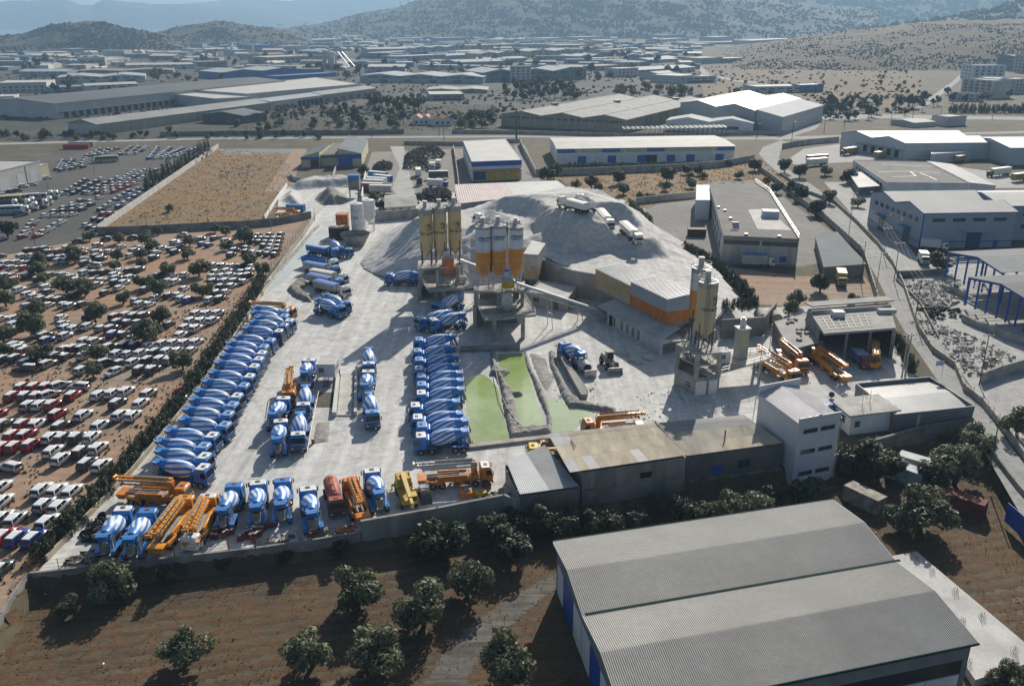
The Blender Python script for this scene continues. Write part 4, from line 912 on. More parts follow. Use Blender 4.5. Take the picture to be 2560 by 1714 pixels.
lorry((2080,393),(2163,380),'red tractor with ochre box trailer reversing to the loading doors',red_m,M('ochre_box',(.34,.23,.06),.6,.2,.8),Lb=12,hb=2.7,nm='articulated_lorry')
lorry((2172,400),(2220,392),'ochre box trailer, middle one at the loading doors',boxm=MATS['ochre_box'],Lb=9,hb=2.5,trailer=True,nm='box_trailer',cat='trailer')
lorry((2448,446),(2542,434),'dark green tractor with long white trailer by the far warehouse',dkgreen,truck_white,Lb=13,hb=2.7,nm='articulated_lorry')
lorry((2505,458),(2590,448),'ochre box trailer at the right edge by the far warehouse',boxm=MATS['ochre_box'],Lb=12,hb=2.6,trailer=True,nm='box_trailer',cat='trailer')
lorry((1994,418),(2080,410),'white box trailer standing alone in the court beside the road',boxm=truck_white,Lb=12.5,hb=2.5,trailer=True,nm='box_trailer',cat='trailer')
lorry((1994,408),(2080,402),'red sided trailer behind the white one beside the road',boxm=red_m,Lb=12.5,hb=2.5,trailer=True,nm='box_trailer',cat='trailer')
lorry((2377,410),(2415,402),'small ochre box body standing below the stepped grey warehouse wall',boxm=MATS['ochre_box'],Lb=7,hb=2.4,trailer=True,nm='box_trailer',cat='trailer')
LP=[((977,452),(924,447),'blue and white box trailer, farthest in the stack left of the pale track',blue_dull),((985,461),(940,456),'blue box trailer with white roof left of the pale track',blue_trim),((975,466),(920,463),'white box trailer, third from the back left of the pale track',truck_white),((968,472),(912,469),'long white trailer just behind the grey printed box',truck_white),((962,480),(913,478),'dark red trailer, nearest left of the pale track',red_m),((985,485),(932,484),'grey box trailer with dark triangle print near the small bungalow',grey_box)]
for f,r,l,m_ in LP:lorry(f,r,l,boxm=m_,Lb=9.5,hb=2.6,trailer=True,nm='box_trailer',cat='trailer',group='trailers in the lorry park')
lorry((1049,455),(1044,430),'white box trailer facing the camera beside the pale track',boxm=truck_white,Lb=8,hb=2.7,trailer=True,nm='box_trailer',cat='trailer')
m,a=ends((1050,470),(1047,455));put('lorry_tractor',tractor_parts(maroon,maroon),m,a,'dark red tractor unit in front of the white trailer by the track','lorry')
lorry((1132,447),(1072,448),'green and white box trailer beside the tyre heaps',boxm=dkgreen,Lb=9,hb=2.7,trailer=True,nm='box_trailer',cat='trailer')
lorry((1120,470),(1068,468),'white box lorry with blue cab beside the front tyre heap',blue_trim,truck_white,Lb=7,hb=2.5)
lorry((1092,428),(1100,410),'white box lorry pair end, right of the tyre heaps',Lb=5,hb=2.5);lorry((1080,432),(1082,418),'short white lorry nearest the long tyre heap',Lb=4,hb=2.3)
def cont(px,ang,label,mat,z=0.0,L_=6.1):
    p=G(*px,z);return put('container',container_parts(mat,L_),(p.x,p.y,z),radians(ang),label,'container','shipping containers')
cont((740,528),-8,'blue open skip container behind the dark gravel heap',blue_dull,L_=7)
m,a=ends((750,546),(695,543));put('concrete_pump_lorry',pump_parts(9.5,orange_boom,orange_boom,None,0),m,a,'yellow pump lorry beside the blue skip on the far apron','pump lorry',PW)
cont((1741,590),-4,'dark maroon container behind the workshop side wall',maroon,L_=6)
cont((192,372),2,'long dark red container in the far asphalt lot',red_m,L_=14);cont((205,366),2,'grey container behind the dark red one',wall_grey,L_=14)
GZ=GROVE_Z
cont((2158,1262),-55,'rusty pale container with pipes on top beside the front hall',M('rusty_pale_container',(.30,.27,.23),.8,.45,.7),GZ,6.1)
cont((2262,1200),-48,'bluish white container under the olive trees below the annex',M('bluish_container',(.36,.42,.44),.7,.3,.7),GZ,6.1)
cont((2395,1272),-42,'dark red container with pale roof under the olive trees',M('dark_red_container',(.16,.05,.04),.8,.3,.7),GZ,7.5)
cont((2290,1178),-40,'grey container with stacked crates on top below the annex',wall_grey,GZ,6.1)
m,a=ends((2172,930),(2135,895));put('lorry',lorry_parts(red_m,blue_dull,Lb=4.4,hb=1.5,roofm=M('pale_blue_roof',(.35,.48,.62),.5,.1,1)),m,a,'pale blue box lorry with red cab between two orange pumps','lorry')
# ------------------------------------------------------------------ the car park
CARLIST=[] # (distance, x, y, heading, kind, colour, label words, group)
CC={'w':'white','s':'silver','k':'black','g':'dark grey','r':'red','b':'blue','n':'navy','o':'gold','e':'green'}
KN={'suv':'estate car','hatch':'hatchback','sedan':'saloon car'}
crnd=random.Random(11)
def cars(block,frame,rows,ang=70,kind=None,mixk='suv',group=None):
    """rows: each a list of (x, y, colour[, heading]) in the given crop of the photograph, nearest row first"""
    for i,row in enumerate(rows):
        for j,c in enumerate(sorted(row)):
            px,py=frame[0]+c[0]*frame[2],frame[1]+c[1]*frame[2]
            p=G(px,py,.8);col=CC[c[2]];k=kind or crnd.choice(mixk.split())
            a=c[3]if len(c)>3 else ang+crnd.uniform(-3,3)
            rowtxt=f"row {'one two three four five six seven eight nine ten'.split()[i]} of {block}" if len(rows)>1 else f"in {block}"
            lab=f"{col} {KN[k]}, {ORD[j]} from left, {rowtxt}"
            CARLIST.append((p.length,p.x,p.y,radians(a),k,col,lab,group or f"cars of the {block}"))
def line(x0,y0,x1,y1,n,cols):return[(x0+(x1-x0)*i/max(1,n-1),y0+(y1-y0)*i/max(1,n-1),cols[i%len(cols)])for i in range(n)]
FA,FB,FU,F6=(0,700,.2806),(0,1100,.3917),(0,320,.2806),(600,320,.2806)
cars('front corner block',FB,[
    [(5,820,'e')],[(40,730,'r'),(125,740,'r')],[(30,605,'r'),(115,615,'b'),(220,620,'b')],[(15,490,'s'),(100,500,'s'),(205,510,'s'),(305,515,'w')],
    [(15,385,'w'),(185,400,'s'),(285,405,'s'),(380,415,'w')],[(5,295,'w'),(75,298,'w'),(268,310,'w'),(365,315,'w'),(460,322,'w')]],86)
cars('front middle block',FB,[[(560,142,'g'),(650,155,'w')],[(60,168,'s',160),(395,113,'w'),(520,65,'g')],[(135,98,'r'),(340,65,'w'),(630,45,'w')]],85)
cars('red car block',FA,[
    [(30,1480,'r'),(140,1475,'r'),(285,1455,'r')],[(120,1372,'r'),(240,1370,'r'),(365,1360,'r'),(455,1395,'w'),(565,1395,'g'),(690,1392,'g'),(820,1390,'w')],
    [(35,1275,'e'),(212,1275,'r'),(332,1275,'w')],[(-20,1190,'r'),(70,1192,'g'),(190,1190,'s'),(290,1187,'w'),(400,1186,'r'),(515,1185,'r')],
    [(50,1112,'r'),(150,1108,'g'),(265,1108,'s'),(365,1106,'w'),(475,1102,'r'),(575,1108,'r')],
    [(120,1025,'r'),(235,1025,'g'),(335,1025,'r'),(440,1015,'s',62),(545,1022,'r'),(650,1020,'r')],[(205,945,'r'),(310,945,'r'),(420,942,'r'),(533,933,'s',62),(700,945,'s',170)]],85)
cars('pale car block beside the hedge',FA,[
    [(545,1292,'k'),(660,1300,'g'),(895,1287,'w')],[(745,1195,'w'),(1075,1195,'w'),(1185,1200,'w')],[(1050,1088,'g'),(1255,1092,'w')],
    [(885,1018,'w'),(1005,1002,'w'),(1125,985,'w'),(1190,1035,'g'),(1325,1003,'s')]],83)
cars('strip under the hedge',FA,[[(1520,1158,'s',75),(1590,1062,'g',75)]])
cars('block below the grey track',FA,[
    [(230,782,'e',175),(735,797,'s'),(1010,812,'w',245),(1255,790,'k'),(1365,792,'k')],[(240,728,'n'),(320,732,'b'),(425,742,'o'),(950,730,'g',55),(1075,727,'k'),(1190,727,'w'),(1325,707,'k'),(1430,702,'s'),(1515,706,'s')],
    [(490,672,'g'),(590,672,'k'),(680,672,'k'),(755,665,'w'),(1045,652,'w'),(1142,650,'w'),(1255,646,'w'),(1390,636,'k'),(1487,632,'w'),(1580,622,'s'),(1705,617,'s')],
    [(580,602,'w'),(660,602,'k'),(740,602,'k'),(975,592,'g'),(1110,577,'n'),(1210,577,'n'),(1320,575,'w'),(1450,562,'w'),(1547,556,'w'),(1647,556,'w'),(1747,550,'w')],
    [(670,546,'g'),(760,538,'w'),(840,542,'s'),(1040,546,'k'),(1610,486,'w')],[(345,470,'w'),(400,490,'k'),(480,490,'k'),(580,492,'s'),(830,482,'k'),(915,486,'k'),(1010,476,'b'),(1100,476,'k'),(1182,506,'w'),(1505,386,'k'),(1650,421,'w'),(1745,426,'w')],
    [(480,436,'k'),(590,422,'w'),(662,431,'w'),(900,422,'s'),(990,426,'k'),(1075,421,'k'),(1150,421,'k'),(1700,360,'w'),(1795,361,'w'),(1895,356,'w')],
    [(560,381,'w'),(660,361,'w'),(740,376,'n'),(785,406,'w'),(960,371,'k'),(1055,371,'k'),(1140,371,'g'),(1230,371,'g'),(1750,296,'w'),(1845,296,'w'),(1940,291,'w')],
    [(480,331,'k'),(545,326,'w'),(640,331,'k'),(800,326,'n'),(1030,321,'r'),(1130,306,'w'),(1195,316,'g'),(1280,311,'k')]],79,mixk='suv suv suv hatch')
cars('left edge block under the olives',FA,[[(35,700,'g'),(145,690,'k')],[(130,576,'w'),(160,601,'s'),(225,622,'r')],[(310,546,'k'),(420,531,'b')],[(0,345,'w'),(120,341,'w'),(130,391,'w'),(150,441,'r')]],79)
cars('middle block between the olives',FA,[
    [(240,221,'w'),(430,216,'s'),(570,211,'w'),(625,226,'s'),(735,206,'k'),(1250,211,'w'),(1330,211,'w')],[(380,166,'k'),(460,168,'r'),(530,171,'k'),(690,171,'k'),(1215,176,'w'),(1300,151,'b'),(1390,151,'w'),(1440,176,'s'),(1620,161,'w'),(1680,171,'b'),(1870,171,'w'),(1960,161,'k')],
    [(250,126,'w'),(300,141,'w'),(370,146,'k'),(590,131,'s'),(670,126,'k'),(940,106,'k'),(1500,131,'k'),(1580,126,'w'),(1680,101,'w'),(1930,111,'k'),(2010,101,'w')],[(170,81,'w'),(310,91,'g'),(350,101,'k'),(430,96,'k'),(990,66,'k'),(1060,66,'w'),(1300,81,'k'),(1640,71,'w'),(1720,51,'w'),(1965,51,'k'),(2060,51,'s')],
    [(410,61,'s'),(860,40,'s'),(1560,12,'w'),(1030,15,'k'),(1105,20,'w'),(1900,10,'k'),(2165,15,'k')]],79,mixk='suv suv hatch')
cars('upper block by the fence',FU,[line(1925,1360,2170,1362,4,'swks'),line(1890,1316,2210,1305,5,'wwwkk'),line(1920,1275,2220,1267,4,'swwk'),line(1900,1222,2230,1228,5,'wswnk')],77,mixk='suv hatch')
cars('upper middle block',FU,[line(1500,1356,1640,1338,3,'wsk'),line(1420,1308,1640,1300,3,'nsw'),line(1040,1336,1160,1331,2,'kw'),line(1020,1306,1190,1296,3,'wsw'),line(1060,1266,1240,1256,3,'wkg'),line(680,1351,900,1351,4,'swrs'),line(640,1326,900,1316,4,'kwkr'),line(670,1291,930,1276,4,'owkk')],77,mixk='suv hatch')
cars('upper left block',FU,[[(110,1311,'r'),(50,1311,'w'),(140,1346,'r'),(250,1311,'g'),(350,1341,'k')],line(450,1301,560,1301,3,'ews'),[(20,1236,'r'),(100,1238,'s'),(215,1238,'r'),(270,1202,'b')],line(60,1201,150,1196,2,'ws'),line(110,1168,200,1166,2,'ws'),line(200,1141,290,1131,2,'sw'),line(280,1111,430,1096,3,'wsk'),line(250,1082,480,1066,4,'krks'),[(5,1135,'n'),(45,1110,'r')]],76,mixk='suv hatch')
cars('block round the tallest upper olive',FU,[[(840,1222,'s',165),(960,1196,'b')],line(760,1201,900,1161,4,'kwsk'),line(740,1161,930,1131,4,'wskw'),line(730,1111,920,1096,4,'nwsk'),line(740,1081,870,1041,3,'wks'),line(530,1181,600,1176,2,'ws'),line(460,1151,600,1141,3,'kws'),line(530,1096,600,1066,2,'kw')],76,mixk='suv hatch')
cars('block south of the vacant field wall',FU,[line(1370,1151,1560,1101,3,'ksk'),line(1390,1106,1590,1061,4,'swnw'),line(1440,1071,1610,1031,3,'wsw'),line(1470,1041,1640,991,3,'wsw'),line(970,1096,1130,1031,4,'sgws'),[(1160,1131,'w'),(1200,1091,'s'),(1250,1061,'w'),(1290,1091,'w')],[(1790,986,'n'),(1800,1027,'b'),(1860,1037,'b'),(1910,976,'k')],[(2010,1001,'w'),(2110,961,'s'),(2060,1127,'k'),(2160,1087,'k'),(2090,1087,'n'),(2240,1051,'s'),(2190,1041,'s'),(2270,1001,'b')],[(945,981,'k',172),(1180,971,'k',172),(1515,951,'k',172),(1625,946,'w',172),(690,1001,'k',170)]],76,mixk='suv hatch')
cars('dark glazed block by the concrete wall',F6,[[*line(50-15*r,1095-29*r*0-0,310,1122,5,'kwkkk')]for r in(0,)]+[line(25+28*r,1090-28*r,320+9*r,1122-36*r,5,'kgkwk')for r in range(1,6)],80,kind='hatch')
cars('two file block right of it',F6,[line(25,1352,90,1345,2,'kw'),line(5,1312,70,1310,2,'sk'),line(10,1275,80,1270,2,'ws'),line(100,1228,180,1200,2,'wb')],77,mixk='suv hatch')
def quadcars(block,p00,p10,p11,p01,nc,nr,cols,ang=76,frame=FU,mixk='sedan hatch',skip=.06):
    P=[G(frame[0]+x*frame[2],frame[1]+y*frame[2],.7)for x,y in(p00,p10,p11,p01)]
    rows=[];nc=min(40,max(2,int((P[1]-P[0]).length/2.35)));nr=min(12,max(2,int((P[3]-P[0]).length/5.0)));skip=.03
    for r in range(nr):
        v=r/max(1,nr-1);a=P[0].lerp(P[3],v);b=P[1].lerp(P[2],v)
        for c in range(nc):
            if crnd.random()<skip:continue
            p=a.lerp(b,c/max(1,nc-1));k=crnd.choice(mixk.split());col=CC[crnd.choice(cols)]
            CARLIST.append((p.length,p.x,p.y,radians(ang+crnd.uniform(-3,3)),k,col,f"{col} {KN[k]}, {ORD[c]} from left, row {'one two three four five six seven eight nine ten eleven twelve'.split()[r]} of {block}",f"cars of the {block}"))
quadcars('white asphalt block near the tree',(200,965),(335,955),(545,832),(300,830),4,5,'wwwwsr')
quadcars('long white asphalt block',(400,775),(650,765),(960,602),(720,645),5,9,'wwwwwrg')
quadcars('asphalt block along the cypress wall',(900,725),(1060,700),(1330,525),(1150,560),4,8,'wwbbks')
quadcars('asphalt file by the slanting wall',(770,862),(850,895),(1050,760),(920,760),3,6,'wwksr')
quadcars('dark asphalt block',(560,585),(760,572),(1050,442),(760,462),5,8,'kgnbksw')
quadcars('orange and white asphalt block',(800,577),(1020,562),(1200,492),(1010,492),5,5,'wwwrr')
quadcars('asphalt block beside the cypresses',(1090,462),(1240,457),(1390,372),(1200,382),4,6,'wwwsk')
quadcars('asphalt block behind the garage',(500,382),(740,342),(640,282),(560,292),6,5,'kgwbws')
quadcars('small asphalt block',(740,315),(840,300),(850,266),(770,270),4,3,'wws')
quadcars('far asphalt block',(780,246),(920,236),(1040,182),(900,190),6,5,'wskr')
quadcars('far asphalt block by the bushes',(1075,232),(1220,222),(1300,168),(1160,172),6,5,'wskr')
quadcars('farthest asphalt block',(1330,268),(1580,252),(1850,188),(1400,175),12,8,'wbksbw')
quadcars('asphalt edge block',(5,985),(60,975),(70,900),(0,915),2,3,'ws')
cars('garage front',FU,[[(30,592,'s',20),(100,557,'k',20),(150,548,'k',20),(205,512,'w',20),(245,504,'w',20),(282,496,'s',20),(415,440,'w',60),(462,433,'w',60)]],kind='sedan')
CARLIST.sort(key=lambda c:c[0])
# keep any two cars from standing in each other
kept=[];cell={}
for c in CARLIST:
    k0=(int(c[1]//5),int(c[2]//5));bad=False
    for dx in(-1,0,1):
        for dy in(-1,0,1):
            for q in cell.get((k0[0]+dx,k0[1]+dy),()):
                ex,ey=q[1]-c[1],q[2]-c[2];ca,sa=cos(c[3]),sin(c[3])
                if abs(ex*ca+ey*sa)<4.25 and abs(-ex*sa+ey*ca)<1.82:bad=True
    if bad:continue
    cell.setdefault(k0,[]).append(c);kept.append(c)
print('cars',len(CARLIST),'kept',len(kept))
NEAR=298
for i,(d,x,y,a,k,col,lab,grp)in enumerate(kept[:NEAR]):
    put('parked_car',car_parts(k,col,full=i<170,wrap=True),(x,y,0.01),a,lab,'car',grp)
rest=MB();rmats=[paints[v]for v in CC.values()]+[sky_sheen,glass,black];ci={v:i for i,v in enumerate(CC.values())};nF,nG,nB=len(CC),len(CC)+1,len(CC)+2
for d,x,y,a,k,col,lab,grp in kept[NEAR:]:
    R=Matrix.Rotation(a,3,'Z');o=Vector((x,y,0));m=ci[col];L_,w_,h_=(4.5,.9,1.7)if k=='suv' else((3.9,.84,1.5)if k=='hatch' else(4.5,.88,1.43))
    T=lambda pts:[R@Vector(p)+o for p in pts]
    l=L_/2;b0=.95 if k!='suv' else 1.05;xr=-l+.1 if k!='sedan' else-l+.55
    rest.hull(T([(-l,-w_,.3),(l,-w_,.3),(l,w_,.3),(-l,w_,.3),(-l,-w_+.04,b0),(l-.15,-w_+.04,b0-.15),(l-.15,w_-.04,b0-.15),(-l,w_-.04,b0)]),m)
    g0=w_-.08;g1=w_-.22
    rest.hull(T([(xr,-g0,b0),(l*.5,-g0,b0-.04),(l*.5,g0,b0-.04),(xr,g0,b0),(xr+.35,-g1,h_-.06),(.3,-g1,h_-.06),(.3,g1,h_-.06),(xr+.35,g1,h_-.06)]),nG)
    rest.hull(T([(xr+.33,-g1,h_-.06),(.32,-g1,h_-.06),(.32,g1,h_-.06),(xr+.33,g1,h_-.06),(xr+.5,-g1+.08,h_),(.15,-g1+.08,h_),(.15,g1-.08,h_),(xr+.5,g1-.08,h_)]),nF)
    for ax in(-l*.6,l*.62):rest.hull(T([(ax-.3,-w_-.01,.03),(ax+.3,-w_-.01,.03),(ax+.3,w_+.01,.03),(ax-.3,w_+.01,.03),(ax-.3,-w_-.01,.6),(ax+.3,-w_-.01,.6),(ax+.3,w_+.01,.6),(ax-.3,w_+.01,.6)]),nB)
tag(ob('parked_cars',rest.mesh('parked_cars',*rmats)),kind='stuff')
# buses and tractor units among the asphalt lot
def veh(px,ang,nm,parts,lab,cat,grp=None):
    p=G(*px,1.0);return put(nm,parts,(p.x,p.y,.01),radians(ang),lab,cat,grp)
U=lambda x,y:(x*.2806,320+y*.2806)
bus_lilac=M('bus_lilac',(.30,.29,.40),.4,.1,.8,coat=.3);bus_cream=M('bus_cream',(.40,.37,.28),.4,.1,.8,coat=.3)
veh(U(950,285),25,'coach',bus_parts(bus_cream),'cream coach parked beside a row of bushes in the asphalt lot','coach')
veh(U(285,630),20,'coach',bus_parts(bus_lilac),'lilac coach with dark windows in the asphalt lot','coach')
veh(U(140,640),25,'coach',bus_parts(truck_white),'white coach left of the lilac one','coach')
veh(U(50,650),25,'coach',bus_parts(yel,blue_trim),'yellow and blue coach at the left edge','coach')
veh(U(60,740),15,'coach',bus_parts(truck_white,M('pale_blue_panel',(.15,.35,.60),.4,.1,1)),'white and pale blue coach below the yellow and blue one','coach')
for i,(x,y)in enumerate(((90,690),(205,690),(245,670),(270,715),(360,690),(400,665),(410,610),(460,610),(190,750))):
    veh(U(x,y),15,'lorry_tractor',tractor_parts(truck_white,truck_white),f"white tractor unit in the asphalt lot, {ORD[i]} in the cluster by the coaches",'lorry','tractor units in the asphalt lot')
# ------------------------------------------------------------------ building kit
def lerp2(a,b,t):return Vector((a[0]+(b[0]-a[0])*t,a[1]+(b[1]-a[1])*t,0))
def face_boxes(a,b,u0,u1,z0,z1,out,th,m=0,mb=None):
    """a slab on the wall from a to b: standing out by out, th thick"""
    mb=mb or MB();d=Vector((b[0]-a[0],b[1]-a[1],0));L=d.length;n=Vector((d.y,-d.x,0))/L
    p,q=lerp2(a,b,u0),lerp2(a,b,u1);i,o=n*(out-th),n*out
    Z0,Z1=Vector((0,0,z0)),Vector((0,0,z1))
    return mb.hull([p+o+Z0,q+o+Z0,q+i+Z0,p+i+Z0,p+o+Z1,q+o+Z1,q+i+Z1,p+i+Z1],m)
frame_m=M('window_frame_grey',(.34,.35,.35),.5,.1,1)
def add_openings(root,P,ops):
    S={'N':(P[0],P[1]),'R':(P[1],P[2]),'F':(P[2],P[3]),'L':(P[3],P[0])}
    for op in ops:
        s,u0,u1,z0,z1,kind=op[:6];mat=op[6]if len(op)>6 else None;n=op[7]if len(op)>7 else 1;gap=op[8]if len(op)>8 else.35
        a,b=S[s];w=(u1-u0)/n
        for i in range(n):
            ua,ub=u0+w*(i+gap/2),u0+w*(i+1-gap/2)
            if n==1:ua,ub=u0,u1
            if kind=='window':
                f=MB();L=hypot(b[0]-a[0],b[1]-a[1]);e=.09/max(L,1)
                face_boxes(a,b,ua-e,ub+e,z0-.09,z0,.07,.12,mb=f);face_boxes(a,b,ua-e,ub+e,z1,z1+.09,.07,.12,mb=f)
                face_boxes(a,b,ua-e,ua,z0,z1,.07,.12,mb=f);face_boxes(a,b,ub,ub+e,z0,z1,.07,.12,mb=f)
                face_boxes(a,b,(ua+ub)/2-e/3,(ua+ub)/2+e/3,z0,z1,.06,.1,mb=f)
                o=ob('window',f.mesh('window',mat or frame_m),root)
                ob('pane',face_boxes(a,b,ua,ub,z0,z1,.02,.05).mesh('pane',pane_m),o)
            elif kind=='door':ob('door',face_boxes(a,b,ua,ub,z0,z1,.06,.12).mesh('door',mat or blue_trim),root)
            elif kind=='opening':ob('opening',face_boxes(a,b,ua,ub,z0,z1,.03,.06).mesh('opening',mat or black_in),root)
            elif kind=='band':ob('wall_panel',face_boxes(a,b,ua,ub,z0,z1,.05,.1).mesh('wall_panel',mat),root)
            elif kind=='canopy':ob('canopy',face_boxes(a,b,ua,ub,z0,z1,op[9]if len(op)>9 else 1.6,op[9]if len(op)>9 else 1.6).mesh('canopy',mat or grey_sheet),root)
            elif kind=='pilaster':ob('pilaster',face_boxes(a,b,ua,ub,z0,z1,.18,.3).mesh('pilaster',mat or concrete),root)
black_in=plain('dark_interior',(.012,.012,.012),.9)
def hall(name,label,cat,P,z0,ze,rise,axis='x',bays=1,wall=None,roof=None,roof2=None,ribs=0,over=.35,ops=(),trim=None,group=None,flat=None,gut=True,th=.14,ends_=None):
    P=[tuple(p[:2])for p in P];c=sum((Vector(p)for p in P),Vector((0,0)))/4
    root=thing(name,label,cat,(0,0,0),0,group);root.location=(0,0,0)
    NL,NR,FR,FL=P;wall=wall or wall_grey;roof=roof or grey_sheet;roof2=roof2 or roof
    if flat is not None: # flat roof inside a parapet of height flat
        b=MB();b.prism(P,z0,ze-.02,0);ob('wall',b.mesh('wall',wall),root)
        Q=[tuple((Vector(p)-c)*(1-.3/max(2,(Vector(p)-c).length))+c)for p in P]
        b=MB();b.prism(Q,ze-.018,ze+.05,0);ob('roof',b.mesh('roof',roof),root)
        if flat>0:
            b=MB()
            for i in range(4):
                a,d=Vector((*P[i],0)),Vector((*P[(i+1)%4],0));e=(d-a).normalized()*.12
                b.beam(a+Vector((0,0,ze+flat/2)),d-e*0+Vector((0,0,ze+flat/2)),.24,flat+.03)
            ob('parapet',b.mesh('parapet',trim or wall),root)
    else:
        if axis=='x':L=lambda t:lerp2(NL,FL,t);R=lambda t:lerp2(NR,FR,t)
        else:L=lambda t:lerp2(NL,NR,t);R=lambda t:lerp2(FL,FR,t)
        b=MB();n=bays;ts=[i/(2*n)for i in range(2*n+1)]
        zt=[ze if i%2==0 else ze+rise for i in range(2*n+1)]if rise>=0 and ends_ is None else ends_
        if ends_ is not None:ts=[0,1];zt=ends_
        V=Vector
        for E in(L,R):
            pts=[E(0)+V((0,0,z0)),E(1)+V((0,0,z0))]+[E(t)+V((0,0,z-.02))for t,z in list(zip(ts,zt))[::-1]]
            b.add(pts,[tuple(range(len(pts)))])
        b.quad(L(0)+V((0,0,z0)),R(0)+V((0,0,z0)),R(0)+V((0,0,zt[0]-.02)),L(0)+V((0,0,zt[0]-.02)))
        b.quad(L(1)+V((0,0,z0)),R(1)+V((0,0,z0)),R(1)+V((0,0,zt[-1]-.02)),L(1)+V((0,0,zt[-1]-.02)))
        ob('wall',b.mesh('wall',wall),root)
        ax=(R(0)-L(0)).normalized()*over
        for i in range(len(ts)-1):
            a0,a1=L(ts[i])-ax,R(ts[i])+ax;c0,c1=L(ts[i+1])-ax,R(ts[i+1])+ax
            a0.z=a1.z=zt[i]+.03;c0.z=c1.z=zt[i+1]+.03
            ex=(c0-a0).normalized()*over
            if i==0:a0-=ex;a1-=ex
            if i==len(ts)-2:c0+=ex;c1+=ex
            b=MB();q=(a0,a1,c1,c0)
            if(q[1]-q[0]).cross(q[3]-q[0]).z<0:q=(a1,a0,c0,c1)
            m=roof if i%2==0 else roof2
            if ribs:b.ribs(*q,ribs,m=0,th=th,h=.08)
            else:b.slab(*q,th)
            ob('roof_slope',b.mesh('roof_slope',m),root)
        if trim:
            for i in range(len(ts)-1):
                for E,s in((L,-1),(R,1)):
                    p,q=E(ts[i])+ax*s*1.02,E(ts[i+1])+ax*s*1.02;p.z,q.z=zt[i]-.06,zt[i+1]-.06
                    b=MB();b.beam(p,q,.1,.3);ob('verge_trim',b.mesh('verge_trim',concrete_lt if bays==2 and ribs else trim),root)
            for t,z in((0,zt[0]),(1,zt[-1])):
                p,q=L(t)-ax,R(t)+ax;p.z=q.z=z-.05
                e=(L(1)-L(0)).normalized()*(over+.06)*(-1 if t==0 else 1);b=MB();b.beam(p+e,q+e,.14,.26);ob('gutter',b.mesh('gutter',trim),root)
    add_openings(root,P,ops)
    return root
def PP(px,z):return[tuple(G(x,y,z)[:2])for x,y in px]
# ------- things that wrap round a silo
def wrap(me,ang,z,r):
    co=np.empty(len(me.vertices)*3,np.float32);me.vertices.foreach_get('co',co);co=co.reshape(-1,3)
    a=ang+co[:,0]/r;out=np.stack([(r+.02+co[:,2])*np.cos(a),(r+.02+co[:,2])*np.sin(a),z+co[:,1]],-1)
    me.vertices.foreach_set('co',out.astype(np.float32).ravel());me.update();return me
def text_me(s,size,mat,bold=.012):
    cu=D.curves.new('lettering','FONT');cu.body=s;cu.size=size;cu.align_x='CENTER';cu.align_y='CENTER';cu.offset=bold;cu.extrude=.01
    o=D.objects.new('lettering',cu);COL.objects.link(o)
    me=D.meshes.new_from_object(o);D.objects.remove(o);me.materials.clear();me.materials.append(mat);return me
ink=plain('black_print',(.02,.018,.015),.6);ink_blue=plain('blue_print',(.01,.03,.20),.6);ink_brown=plain('brown_print',(.10,.06,.03),.6)
def ring_mb(mb,cx,cy,r0,r1,a0=0,a1=2*pi,n=24):
    for i in range(n):
        t0,t1=a0+(a1-a0)*i/n,a0+(a1-a0)*(i+1)/n;k=(lambda t:1.0)
        mb.quad((cx+r0*cos(t0),cy+r0*sin(t0),.012),(cx+r1*cos(t0),cy+r1*sin(t0),.012),(cx+r1*cos(t1),cy+r1*sin(t1),.012),(cx+r0*cos(t1),cy+r0*sin(t1),.012))
    return mb
def fan_mb(mb,pts):
    mb.add([(x,y,.012)for x,y in pts],[tuple(range(len(pts)))]);return mb
def emblem_head():
    mb=ring_mb(MB(),0,0,.92,.99);ring_mb(mb,0,0,.80,.84,radians(-120),radians(75))
    for a0,a1,r0,r1 in((20,110,.42,.72),(-60,25,.50,.74),(110,150,.45,.62)):ring_mb(mb,.02,0,r0,r1,radians(a0),radians(a1),8)
    fan_mb(mb,[(-.45,.30),(-.20,.10),(-.05,.22),(-.15,.42)]);fan_mb(mb,[(-.50,.02),(-.25,-.08),(-.12,-.28),(-.42,-.18)]);fan_mb(mb,[(-.35,-.42),(.05,-.36),(.25,-.66),(-.15,-.70)]);fan_mb(mb,[(.10,.05),(.34,.22),(.38,-.20),(.16,-.26)])
    return mb.mesh('emblem',ink_brown)
def emblem_spiral():
    mb=MB();n=40
    for i in range(n):
        t0,t1=i/n,(i+1)/n;f=lambda t:(radians(200-560*t),.15+.6*t)
        (a,r),(b_,q)=f(t0),f(t1);w0,w1=.05+.07*t0,.05+.07*t1
        mb.quad(((r-w0)*cos(a),(r-w0)*sin(a),.012),((r+w0)*cos(a),(r+w0)*sin(a),.012),((q+w1)*cos(b_),(q+w1)*sin(b_),.012),((q-w1)*cos(b_),(q-w1)*sin(b_),.012))
    return mb.mesh('emblem',ink_blue)
def emblem_waves():
    mb=MB()
    for cy,l,h in((.75,.7,.16),(.1,.95,.24),(-.5,.55,.14)):
        fan_mb(mb,[(l*cos(t)*.9+.0,cy+h*sin(t)+.22*l*cos(t))for t in[2*pi*i/16 for i in range(16)]])
    return mb.mesh('emblem',ink_blue)
